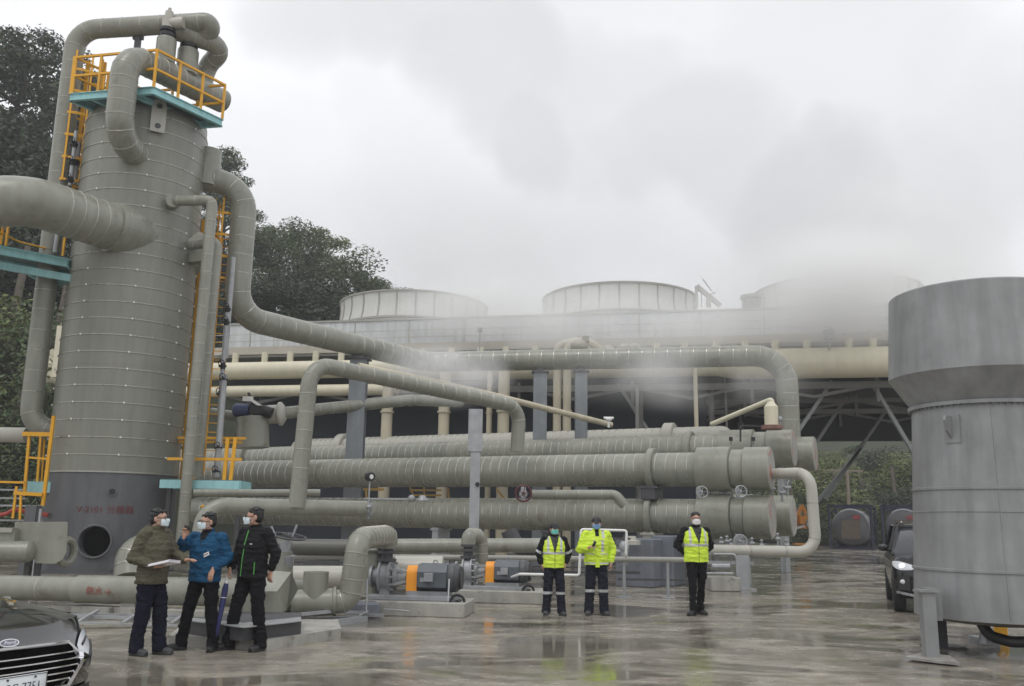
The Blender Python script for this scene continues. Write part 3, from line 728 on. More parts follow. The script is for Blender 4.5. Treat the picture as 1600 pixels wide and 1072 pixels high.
# ----- right of the tower
YR = 26.3
p0 = at(286, 303, 27.2); p1 = at(337, 312, 26.2); zr = at(337, 313, YR).z
m = MB(); cx = at(337, 313, YR).x
xb = at(279, 862, YR).x
m.tube([Vector((TC.x + 1.3, 26.9, zr)), Vector((TC.x + 1.75, YR + .1, zr)), Vector((cx - .1, YR, zr)), Vector(((cx + xb) / 2 - .05, YR, .5))], .165, 18, .18, 3, 0, .55, 1, .006, .018, skip=.15)
m.cyl(Vector((TC.x + 1.35, 26.85, zr)), Vector((TC.x + 1.62, 26.35, zr)), .22, n=18)
m.build('down_pipe', [CLAD, SEAMD], label='slim pipe leaving a tower nozzle and dropping straight down right of the shell', cat='pipe', group=GP)
m = MB(); c_ = at(340, 378, 27.0)
m.tube([Vector((TC.x + 1.5, 27.6, c_.z)), Vector((c_.x, 27.0, c_.z)), Vector((c_.x - .03, 27.0, at(306, 745, 27).z))], .15, 16, .2, 3, 0, .6, 1, .006, .018)
m.build('down_pipe', [CLAD, SEAMD], label='second slim pipe standing just right of the first, ending above the teal walkway', cat='pipe', group=GP)
lx = at(322, 348, 28.6)
ladder('long yellow ladder climbing the right side of the tower', Vector((lx.x + .02, 28.8, at(322, 342, 28.8).z)), Vector((lx.x + .02, 28.8, 2.6)), .46, (1, -.5, 0), group=GL, r_=.046)
lx2 = at(360, 372, 29.6)
ladder('yellow caged ladder behind the slim pipes right of the tower', Vector((lx2.x, 29.4, at(358, 372, 29.4).z)), Vector((lx2.x, 29.4, 3.0)), .4, (1, .1, 0), (6.4, 9.2), hoop_dir=(0, -1, 0), group=GL, r_=.024)
gauge_line(343, 480, 640, 27.6, 'slender instrument pipe with black valves right of the tower', (.98, .85, .42, .15), 3.4)
gauge_line(352, 402, 560, 27.9, 'pale slender pipe hugging the large down pipe', (), 4)
gauge_line(338, 585, 745, 27.2, 'grey slender pipe with small valves standing over the yellow rails', (.95, .28, .05), 5)
for (y, Y) in ((412, 27.6), (436, 27.6), (600, 27.2)):
    pass
m = MB(); m.beam(at(298, 441, 29.2), at(309, 441, 29.2), .1, .3); m.beam(at(298, 405, 27.6), at(323, 402, 27.2), .3, .28); m.build('pipe_bracket', CLAD, label='short stub bracket tying the slim pipe to the tower', cat='bracket')
# teal walkway right of the skirt
wk = thing('walkway', 'low teal walkway with yellow handrail right of the tower skirt', 'walkway', at(320, 765, 27.2))
m = MB(); zk = at(372, 758, 26.6).z; a = Vector((at(250, 758, 26.6).x, 26.6, zk)); b_ = Vector((at(374, 757, 26.6).x, 26.6, zk)); m.beam(a, b_, .08, .24); m.beam(a + Vector((0, 1.1, 0)), b_ + Vector((0, 1.1, 0)), .08, .24); m.beam(b_, b_ + Vector((0, 1.1, 0)), .08, .24); m.box((a + b_) / 2 + Vector((0, .55, .13)), (b_ - a).length, 1.0, .03, mi=1)
m.build('deck', [TEAL, TEALD], wk)
for t in (.05, .95):
    m = MB(); p = a.lerp(b_, t); m.beam(p + Vector((0, .5, 0)), Vector((p.x, p.y + .5, 0)), .12, .12); m.build('leg', STEELD, wk)
m = MB()
for (xa, xb_, y, Y) in ((262, 378, 717, 26.7), (270, 384, 684, 27.8), (262, 378, 690, 27.9)): m.beam(at(xa, y, Y), at(xb_, y + 1, Y), .08, .08)
for (xb_, yb, xt, yt, Y) in ((350, 753, 356, 684, 26.7), (360, 753, 368, 684, 26.7)): m.beam(at(xb_, yb, Y), at(xt, yt, Y), .10, .07)
m.build('guard_rail', YEL, wk)
m = MB(); m.beam(at(316, 790, 25.4), at(329, 816, 25.6), .12, .08); m.build('yellow_brace', YEL, label='slanting yellow brace behind the man in the blue jacket', cat='brace')
# ----- large outlet pipe: off the tower, down, sloping away, level run, down into the exchangers
def OUT():
    S_ = [at(300, 300, 28.6), at(356, 290, 28.9)]
    a = at(306, 268, 28.5); a2 = at(378, 322, 28.9)
    v0 = at(378, 345, 28.8); v1 = Vector((at(374, 420, 28.8).x, 28.8, at(371, 494, 28.8).z))
    v0 = Vector((v1.x, 28.8, at(372, 288, 28.8).z))
    e = at(668, 567, 35.5); zl = at(760, 568, 36.0).z; e.z = zl
    f1 = at(1228, 558, 32.8); f1.z = (f1.z + zl) / 2; e.z = f1.z
    g1 = Vector((f1.x, f1.y, at(1228, 690, 32.8).z))
    return [Vector((TC.x + 1.1, 28.2, v0.z + .0)), v0, v1, e, f1, g1]
op = OUT()
m = MB()
ps = op; rr = .41
m.tube(ps[:3] + [ps[2].lerp(ps[3], .5)], rr, 28, 1.0, 9, 0, .62, 1, .006, .012, skip=.4)
m.tube([ps[2].lerp(ps[3], .5), ps[3], ps[4], ps[5]], rr - .01, 28, 1.15, 9, 0, .48, 1, .006, .012, skip=.3)
m.build('outlet_pipe', [CLAD, SEAM], label='very long pipe dropping from the tower, sloping away and running level over the exchangers', cat='pipe')
m = MB(); c = at(322, 292, 28.4); c2 = Vector((at(326, 236, 28.4).x, 28.4, at(326, 236, 28.4).z)); m.cyl(Vector((c2.x, 28.4, c.z)), c2, .43, n=26); m.build('outlet_stub', CLAD, label='capped upright stub behind the tower head at its right', cat='pipe')
# ================================================================== HEAT EXCHANGERS
ANG = R(26); UX = Vector((-math.cos(ANG), math.sin(ANG), 0))
def exch(label, pxr, py, Y0, pxl, caps=True, rings=(), rb=.485, mat_=None, bells=((0, 34, 1.24), (34, 52, 1.12), (52, 98, 1.30)), seam=.31, tapl=0.0):
    S = at(pxr, py, Y0); L = col_on_line(S, UX, pxl); e = S + UX * L
    root = thing('heat_exchanger', label, 'heat exchanger', Vector((S.x, S.y, S.z - rb)), 'stacked long horizontal heat exchangers')
    ppm = 1 / pix(S, 1)                                # px per metre at the near end
    m = MB(); st = 0
    m.tube([S + UX * .5, e], rb, 40, 0, 1, 0, seam, 1, .009, .013, skip=.2)
    m.sphere(e, rb, rb, rb, 24, 10)
    m.build('barrel', [mat_ or CLAD, SEAM], root)
    if bells:
        m = MB()
        for (a, b_, k) in bells:
            da, db = a / ppm / math.cos(ANG) * 1.05, b_ / ppm / math.cos(ANG) * 1.05
            m.lathe(S, UX, [(da, rb * k - .03), (da + .015, rb * k), (db - .015, rb * k), (db, rb * k - .03), (db, rb)], 40, 0)
        m.build('channel_cover', mat_ or CLAD, root)
        m = MB(); m.lathe(S, -UX, [(-.05, rb * 1.15), (.0, rb * 1.17), (.012, rb * 1.15), (.014, rb * .4), (.02, rb * .35), (.02, 0.01)], 40); m.build('end_cover', END, root)
    for (px, wd, k) in rings:
        t = col_on_line(S, UX, px); m = MB()
        m.lathe(S + UX * t, UX, [(-wd / 2, rb), (-wd / 2, rb * k - .04), (-wd / 2 + .03, rb * k), (wd / 2 - .03, rb * k), (wd / 2, rb * k - .04), (wd / 2, rb)], 40); m.build('expansion_ring', mat_ or CLAD, root)
    return S, e, root
B_S, B_E, B_O = exch('nearest upper heat exchanger, pale collar near its right end and a round end cover', 1205, 732, 25.0, 262, rings=((1020, .20, 1.3),))
F_S, F_E, F_O = exch('nearest lower heat exchanger resting close to the ground', 1207, 808, 25.1, 310, rings=((1018, .20, 1.28),))
C_S, C_E, C_O = exch('upper heat exchanger in the second row behind the nearest upper one', 1241, 700, 29.6, 268, rings=((1078, .24, 1.3), (388, .30, 1.4)), rb=.50)
E_S, E_E, E_O = exch('lower heat exchanger in the second row, mostly hidden by the nearest lower one', 1240, 806, 27.8, 700, rb=.5)
G_S, G_E, G_O = exch('rearmost upper heat exchanger, its top just above the second row', 1147, 685, 35.0, 470, rings=((1047, .42, 1.38), (537, .42, 1.4)), rb=.5, bells=(), mat_=CLAD_L)
D_S, D_E, D_O = exch('heat exchanger at the far right whose round end sticks out furthest', 1274, 709, 32.3, 900, rb=.5)
m = MB(); m.sphere(G_S + UX * .5, .5, .5, .5, 24, 10, rot=None); m.build('end_dome', CLAD_L, G_O)
# saddles and plinths under them
def saddle(px, z0, S, name, label, mt, wd=.45, dp=.9, base=0.0):
    t = col_on_line(S, UX, px); c = S + UX * t; m = MB(); Mz = Matrix.Rotation(-ANG, 3, 'Z')
    m.box(Vector((c.x, c.y, (z0 + base) / 2)), wd, dp, z0 - base, Mz, bev=.02); m.box(Vector((c.x, c.y, z0 - .06)), wd * 1.4, dp * 1.1, .05, Mz)
    return m.build(name, mt, label=label, cat='support', group='supports under the heat exchangers')
saddle(1018, F_S.z - .46, F_S, 'saddle_support', 'pale saddle on the blue grey plinth below the nearest lower exchanger', CLAD_L, .3, .8, .85)
tb = col_on_line(F_S, UX, 1018); cb = F_S + UX * tb
m = MB(); Mz = Matrix.Rotation(-ANG, 3, 'Z')
pl = at(1010, 915, 24.6); m.box(Vector((pl.x - .05, 24.9, .62)), 1.05, 1.5, 1.24, Mz, bev=.04); m.box(Vector((pl.x + .72, 25.3, .66)), .62, 1.2, 1.32, Mz, bev=.04)
m.build('concrete_plinth', CONC_D, label='large blue grey concrete plinth behind the middle hi-vis workers', cat='plinth')
for px, S, z, lab in ((690, F_S, F_S.z - .46, 'grey saddle below the left half of the nearest lower exchanger'), (1160, F_S, F_S.z - .5, 'grey support near the right end of the lower exchanger'), (1018, B_S, B_S.z - .46, 'dark saddle between the nearest upper and lower exchangers'), (1220, D_S, D_S.z - .5, 'tall grey support of the far right exchanger'), (860, F_S, F_S.z - .46, 'grey saddle behind the worker in the black cap')):
    if S is B_S: saddle(px, z, S, 'saddle_support', lab, STEELD, .42, .8, F_S.z + .45)
    else: saddle(px, z, S, 'saddle_support', lab, STEEL if px != 860 else STEELD, .22, .8)
# small relief valves / hand wheels between the tiers at the right end
def wheel(P, r_, label, mt=CAST, group='small hand wheel valves by the exchanger ends', red=False, stem=.25, name='wheel_valve', nrm=(0, -1, 0), spokes=5):
    o = thing(name, label, 'valve', P, group); n_ = Vector(nrm).normalized(); a = n_.orthogonal().normalized(); b_ = n_.cross(a)
    m = MB(); m.torus(P, n_, r_, r_ * (.13 if r_ < .25 else .07), 24, 7)
    for q in range(spokes):
        t = 2 * PI * q / spokes; m.beam(P, P + (a * math.cos(t) + b_ * math.sin(t)) * r_, r_ * .1, r_ * .1)
    m.sphere(P, r_ * .22, r_ * .22, r_ * .22, 8, 6); m.build('hand_wheel', mt, o)
    m = MB(); m.cyl(P, P - n_ * stem, r_ * .12, n=8); m.cyl(P - n_ * stem, P - n_ * (stem + .18), r_ * .55, n=12); m.cyl(P - n_ * (stem + .1) - Vector((0, 0, r_ * 1.1)), P - n_ * (stem + .1) + Vector((0, 0, r_ * 1.1)), r_ * .34, n=10); m.build('valve_body', CAST if not red else STEEL, o)
    return o
wheel(at(1097, 769, 24.2), .15, 'spoked wheel valve between the tiers, left of the pair'); wheel(at(1158, 768, 24.2), .15, 'spoked wheel valve between the tiers, right of the pair')
wheel(at(1157, 846, 24.3), .17, 'spoked wheel valve below the lower exchanger end')
wheel(at(818, 771, 25.6), .22, 'dark red wheel valve above the lower exchanger near its middle', REDST, red=True)
m = MB()
for (x, y) in ((1127, 848), (1136, 846), (1142, 851), (1175, 849), (1190, 852), (1215, 842), (1229, 852)):
    p = at(x, y, 24.6); m.cyl(p + Vector((0, 0, -.18)), p + Vector((0, 0, .1)), .03, n=8); m.cyl(p - Vector((.06, 0, 0)), p + Vector((.06, 0, 0)), .05, n=8); m.sphere(p + Vector((0, 0, .12)), .05, .05, .04, 8, 6)
m.beam(at(1120, 857, 24.7), at(1235, 857, 24.7), .04, .05)
m.build('drain_manifold', CAST, label='row of little drain valves on a rail below the exchanger ends', cat='manifold')
m = MB()
for (x, y) in ((1230, 762), (1222, 770), (1130, 770), (1206, 764)):
    p = at(x, y, 25.6); m.cyl(p + Vector((0, 0, -.25)), p + Vector((0, 0, .14)), .035, n=8); m.cyl(p - Vector((.09, 0, 0)), p + Vector((.09, 0, 0)), .055, n=8); m.cyl(p + Vector((0, 0, .1)), p + Vector((.08, 0, .22)), .025, n=8)
m.build('vent_manifold', CAST, label='little vent valves between the upper and lower exchanger ends', cat='manifold')
# gauge with dial
def dial(px, py, pyb, Y, label):
    P = at(px, py, Y); o = thing('pressure_gauge', label, 'gauge', at(px, pyb, Y), 'pressure gauges on the pipes')
    m = MB(); m.cyl(P - Vector((.05, -.07, 0)), P + Vector((.05, -.07, 0)), .11, n=18); m.torus(P + Vector((.05, -.07, 0)), (.6, -.8, 0), .10, .015, 18, 6); m.build('case', BLACKM, o)
    m = MB(); m.cyl(P + Vector((.05, -.072, 0)), P + Vector((.056, -.078, 0)), .06, n=18); m.build('dial_face', WHITE, o)
    m = MB(); m.cyl(P, Vector((P.x, P.y, at(px, pyb, Y).z)), .02, n=8); m.sphere(Vector((P.x, P.y, at(px, pyb - 8, Y).z)), .06, .06, .05, 8, 6); m.build('stem', STEEL, o)
dial(578, 745, 800, 23.2, 'black dial gauge on a thin stem in front of the nearest upper exchanger')
m = MB(); p = at(576, 790, 23.6); 
for dz in (0, -.22): m.cyl(p + Vector((-.1, 0, dz)), p + Vector((.1, 0, dz)), .06, n=10); m.cyl(p + Vector((0, 0, dz - .12)), p + Vector((0, 0, dz + .12)), .05, n=10)
m.sphere(p + Vector((0, -.05, -.05)), .11, .06, .11, 12, 8); m.build('isolation_valve', CAST, label='grey flanged valve at the end of the pipe beside the pressure gauge', cat='valve')
# twin identity plates on second row cover
m = MB()
for px in (1142, 1177): p = at(px, 686, 28.9); m.box(p, .12, .02, .13); m.cyl(p - Vector((0, 0, .18)), p, .012, n=6)
m.build('tag_plates', BLACKM, label='two small black plates on pins above the second row exchanger cover', cat='tag')
# ================================================================== PIPEWORK IN FRONT
GF = 'pipework around the pumps and exchangers'
def plain(name, label, pts, dpx, Yref=None, bend=None, seam=.4, mt=None, n=20, group=GF, smi=None, seg=7, cat='pipe', skip=.1):
    P = [at(*p) if len(p) == 3 and not isinstance(p, Vector) else p for p in pts]
    r_ = pix(P[0], dpx / 2); m = MB(); m.tube(P, r_, n, bend if bend is not None else r_ * 2.6, seg, 0, seam, 1, .007 if r_ > .1 else .004, .018, skip=skip)
    return m.build(name, [mt or CLAD, smi or SEAMD], label=label, cat=cat, group=group)
# loop at the right end
zt, zb2 = at(1230, 738, 24.2).z, at(1200, 862, 23.8).z
xr_ = at(1271, 800, 24).x
plain('loop_pipe', 'bright pipe loop closing the right end of the exchanger stack', [Vector((at(1205, 738, 25).x, 25.2, zt)), Vector((xr_, 24.1, zt)), Vector((xr_ + .02, 24.0, zb2)), Vector((at(1112, 862, 23.8).x, 24.0, zb2 + .01))], 16.5, bend=.45, mt=CLAD_L, seam=.9)
m = MB(); p = at(1163, 905, 23.8); m.beam(Vector((p.x, 24, 0)), Vector((p.x, 24, zb2 - .1)), .3, .3); m.box(Vector((p.x, 24, .02)), .6, .5, .04); m.beam(Vector((p.x - .9, 24, zb2 - .3)), Vector((p.x + .3, 24, zb2 - .3)), .06, .08); m.build('pipe_stand', STEEL, label='light grey steel stand under the pipe loop', cat='support')
m = MB(); p = at(1135, 917, 23.2); m.box(Vector((p.x, 23.6, .17)), .75, .8, .34, bev=.03); m.build('concrete_block', CONC, label='low stained concrete block right of the rightmost hi-vis worker', cat='block')
m = MB(); m.tube([at(1115, 866, 23.4), at(1150, 866, 23.4), at(1152, 900, 23.4)], .03, 8, .1); m.tube([at(1112, 885, 23.3), at(1140, 885, 23.3)], .07, 10, 0); m.tube([at(1105, 896, 23.2), at(1145, 896, 23.2)], .03, 8, 0); m.build('small_lines', STEEL, label='three thin steel lines between the right worker and the light stand', cat='pipe')
# big sloping loop P: horizontal, riser, sloping run, drop
zl = at(470, 793, 22.5).z
plain('low_header', 'level pipe passing in front of the lower exchanger, elbow turned down at its left end', [Vector((at(312, 850, 21.6).x, 21.6, at(312, 862, 21.6).z)), Vector((at(318, 795, 21.8).x, 21.8, zl)), Vector((at(572, 795, 23.4).x, 23.4, zl))], 27, bend=.65, seam=0)
r0 = at(482, 567, 22.6); rb_ = at(464, 790, 22.6)
zz1 = r0.z
plain('riser_loop', 'pipe rising beside the exchangers, sloping away to the right and dropping again', [Vector((rb_.x, 22.6, zl)), Vector((at(478, 640, 22.6).x + .06, 22.6, zz1)), at(812, 636, 27.4), Vector((at(808, 700, 27.4).x, 27.4, at(808, 706, 27.4).z))], 26.5, bend=.55, seam=.45, seg=7, skip=.5)
plain('sloping_line', 'thin beige pipe sloping away behind the riser loop', [(560, 572, 27.5), (760, 615, 30.5), (955, 664, 34)], 11, bend=.3, seam=0, mt=BEIGE_D)
plain('valve_line', 'pipe with a fat sleeve running left from the actuated valve', [(330, 645, 31.5), (396, 655, 31.5), (392, 690, 31.5)], 16, bend=.3, seam=.8)
plain('branch_line', 'pale pipe running from the actuated valve up to the right', [(428, 647, 31.5), (640, 625, 33.5), (720, 628, 35.5)], 19, bend=.8, seam=.5)
m = MB(); P, Q = at(418, 648, 31.4), at(450, 646, 31.4); m.lathe(P, Q - P, [(0, .2), (.02, .33), (.36, .33), (.42, .42), (.50, .42), (.62, .25)], 24); m.build('pipe_reducer', CLAD_L, label='stepped sleeve beside the blue actuated valve', cat='pipe')
m = MB(); P, Q = at(395, 652, 31.2), at(395, 700, 31.2); m.cyl(P, Q, .55, n=24); m.cyl(Q + Vector((-1.1, .2, 0)), P + Vector((-1.1, .2, -.4)), .12, n=12); m.build('drum', CLAD, label='wide upright drum below the blue actuated valve', cat='drum')
va_ = thing('actuated_valve', 'blue actuator valve with handles above the exchangers behind the yellow rail', 'valve', at(390, 655, 31))
m = MB(); P = at(379, 641, 30.9); m.cyl(P - Vector((.24, 0, 0)), P + Vector((.24, 0, 0)), .23, n=16); m.sphere(P - Vector((.25, 0, 0)), .1, .22, .22); m.build('actuator', mat('actuator_blue', (.035, .05, .12), .4), va_)
m = MB(); P = at(402, 641, 30.9); m.box(P, .5, .35, .3, bev=.03); m.cyl(P + Vector((-.1, 0, .1)), P + Vector((-.35, 0, .6)), .05, n=8); m.cyl(P + Vector((.2, 0, 0)), P + Vector((.5, 0, -.1)), .2, n=12); m.cyl(P - Vector((0, 0, .5)), P, .12, n=10); m.build('linkage', BLACKM, va_)
m = MB(); P = at(404, 628, 30.8); m.beam(P + Vector((-.4, 0, .15)), P + Vector((.35, 0, -.3)), .09, .09); m.beam(P + Vector((-.55, 0, .1)), P + Vector((-.2, 0, .1)), .07, .16); m.build('handle', WHITE, va_)
plain('cross_pipe', 'short level pipe in front of the gap between the exchanger tiers at left', [(302, 770, 24.4), (500, 770, 25.4)], 11.5, bend=0, seam=0)
plain('cross_pipe', 'level pipe with a rounded end between the exchanger tiers near the red wheel', [(832, 773, 26.2), (962, 773, 25.4), (976, 790, 25.4)], 15, bend=.25, seam=.6)
plain('cross_pipe', 'dark pipe low behind the pumps running level left of the workers', [(600, 853, 21.5), (850, 852, 21.5)], 22, bend=0, seam=0)
plain('cross_pipe', 'curved dark pipe dipping below the lower exchanger behind the worker in the black cap', [(795, 828, 23.2), (806, 856, 23.2), (850, 858, 23)], 26, bend=.4, seam=0, mt=STEELD)
plain('cross_pipe', 'dark pipe low behind the hand wheel of the strainer', [(395, 853, 20.5), (545, 855, 20.5)], 24, bend=0, seam=0, mt=mat('dark_cladding', (.10, .10, .088), .4, 0, .1, 2))  # colour much darker than the main grey green cladding
plain('long_rail_pipe', 'long thin pipe at waist height behind the workers', [(455, 870, 20.5), (700, 871, 20.8), (1072, 875, 20.8)], 8.5, bend=.3, seam=0, mt=mat('rail_paint', (.28, .27, .245), .5))
for px, lab in ((1043, 'thin stand with a round foot under the long pipe beside the plinth'), (800, 'thin stand under the long pipe behind the second pump'), (975, 'thin stand under the long pipe behind the worker in the hi-vis jacket')):
    p = at(px, 875, 20.8); m = MB(); m.cyl(Vector((p.x, p.y, 0)), Vector((p.x, p.y, p.z)), .035, n=8); m.cyl(Vector((p.x, p.y, 0)), Vector((p.x, p.y, .03)), .17, n=12); m.build('pipe_stand', CAST, label=lab, cat='support', group='thin stands of the long pipe')
# white thin guard pipe
m = MB(); Yw = 18.6; m.tube([at(796, 903, 19.4), at(812, 897, Yw), at(905, 899, Yw), at(908, 827, Yw), at(979, 829, Yw), at(978, 868, Yw), at(978, 874, 20.8)], .026, 8, .05, 3)
m.build('white_conduit', WHITE, label='thin white conduit bent into a rectangle behind the hi-vis workers', cat='pipe')
# clutter under the exchangers
m = MB()
for (xa, xb_, y, Y, wd) in ((820, 1000, 893, 21.5, .06), (690, 850, 888, 21.5, .05), (965, 1100, 905, 22, .05), (820, 920, 885, 22.5, .04), (450, 560, 878, 20, .06), (420, 560, 884, 19.6, .05), (905, 985, 840, 22, .05), (905, 985, 851, 22, .03)):
    m.beam(at(xa, y, Y), at(xb_, y + 2, Y), wd, wd)
for (x, y0, y1, Y) in ((945, 900, 840, 22), (975, 905, 835, 22.4), (860, 905, 862, 22), (930, 890, 850, 22)): m.beam(at(x, y0, Y), at(x, y1, Y), .06, .06)
m.build('cable_tray_frame', STEELD, label='low dark steel tray and conduit frame under the lower exchanger', cat='frame')
m = MB(); p = at(995, 845, 23.9); m.lathe(Vector((p.x - .15, p.y, p.z)), (0, 0, 1), [(-.1, .25), (0, .25), (.02, .15), (.12, .13)], 16); m.build('plinth_cap', CLAD_L, label='small round cover on top of the blue grey plinth', cat='cover')
m = MB(); p = at(975, 855, 21); m.cyl(p, p + Vector((0, 0, -.4)), .09, n=12); m.sphere(p, .12, .12, .14); m.cyl(p + Vector((-.22, 0, -.1)), p + Vector((.1, 0, -.1)), .05, n=8); m.build('small_strainer', CAST, label='small pale strainer hanging beside the white conduit corner', cat='valve')
# H posts that carry the long pipe
def post(px, pyt, pyb, Y, wpx, label, mt=STEELB, toground=True):
    p = at(px, pyt, Y); q = Vector((p.x, p.y, 0)); w_ = pix(p, wpx); o = thing('steel_column', label, 'column', q, 'blue grey steel columns carrying the pipes')
    m = MB(); m.ibeam(q, p, w_, w_, .03, up=(0, 1, 0)); m.build('shaft', mt, o)
    m = MB(); m.box(p + Vector((0, 0, .03)), w_ * 1.3, w_ * 1.3, .06); m.box(p + Vector((0, 0, .14)), w_ * .7, w_ * .9, .2); m.build('cap_plate', mt, o)
def zmatch(px, Yp, dr=.41):                           # height of the outlet pipe's underside at column px
    best = None
    for q in range(200):
        for a, b_ in ((op[2], op[3]), (op[3], op[4])):
            P = a.lerp(b_, q / 199)
            d = abs(proj(P)[0] - px)
            if best is None or d < best[0]: best = (d, P)
    return best[1]
for px, lab in ((563, 'blue grey column under the sloping part of the long pipe'), (843, 'blue grey column under the level pipe, left of the beige pair'), (907, 'blue grey column under the level pipe, right of the beige pair')):
    P = zmatch(px, 0); w_ = {563: .62, 843: .52, 907: .46}[px]
    q = Vector((P.x, P.y, 0)); o = thing('steel_column', lab, 'column', q, 'blue grey steel columns carrying the pipes')
    t_ = P.z - .52; m = MB(); m.ibeam(q, Vector((P.x, P.y, t_)), w_, w_ * .8, .03, up=(0, 1, 0)); m.build('shaft', STEELB, o)
    m = MB(); m.box(Vector((P.x, P.y, t_ + .02)), w_ * 1.3, w_ * 1.2, .05); m.box(Vector((P.x, P.y, t_ + .09)), w_ * .6, w_ * .9, .12); m.build('saddle_plate', STEELD, o)
p = at(745, 640, 26.2); q = Vector((p.x, p.y, 0)); o = thing('steel_column', 'grey column with a small gauge hole under the sloping riser loop', 'column', q, 'blue grey steel columns carrying the pipes')
m = MB(); m.ibeam(q + Vector((0, -2, 0)), Vector((p.x - .07, p.y - 2, 4.6)), .29, .29, .025, up=(0, 1, 0))
m = MB(); y_ = 23.4; x_ = at(743, 720, y_).x; zt2 = at(743, 640, y_).z; m.beam(Vector((x_, y_, 0)), Vector((x_, y_, zt2)), .25, .25); m.beam(Vector((x_ - .02, y_, at(743, 706, y_).z)), Vector((x_ - .02, y_, zt2)), .36, .3); m.build('shaft', STEEL, o)
m = MB(); pz = at(746, 757, y_ - .14); m.cyl(pz, pz + Vector((0, -.03, 0)), .06, n=12); m.build('hole', BLACKM, o)
# beige relief stub over the second row
bs = thing('relief_stub', 'beige stubby relief pipe with a red flange on top of the second row exchanger', 'pipe', at(1206, 668, 28.6))
m = MB(); c = at(1206, 668, 28.6); t_ = at(1206, 628, 28.6); m.lathe(c, (0, 0, 1), [(0, .22), ((t_ - c).z * .8, .22), ((t_ - c).z, .1)], 18); m.tube([t_ - Vector((0, 0, .1)), t_ + Vector((0, 0, .08)), at(1112, 663, 30.5)], .085, 12, .12); m.build('body', BEIGE, bs)
m = MB(); m.cyl(c - Vector((0, 0, .06)), c + Vector((0, 0, .06)), .34, n=18); m.build('flange', mat('rust_flange', (.20, .10, .08), .7, 0, .3, 6), bs)
m = MB(); p = at(1219, 655, 28.5); m.cyl(p, p - Vector((0, 0, .3)), .03, n=8); m.sphere(p, .08, .08, .09); m.beam(p - Vector((.3, 0, .02)), p + Vector((.06, 0, .04)), .03, .03); m.build('branch_valve', CAST, bs)
m = MB(); m.tube([at(1157, 690, 28.6), at(1157, 665, 28.6), at(1200, 668, 28.7)], .03, 8, .08); m.build('hoop_line', BLACKM, label='thin black bent line on top of the second row exchanger', cat='pipe')
m = MB(); p = at(951, 655, 33); m.cyl(p, at(951, 668, 33), .04, n=8); m.sphere(p, .13, .1, .09); m.cyl(p - Vector((.18, 0, -.04)), p + Vector((.18, 0, .04)), .05, n=8); m.build('vent_valve', WHITE, label='small white vent valve at the low end of the sloping beige pipe', cat='valve')
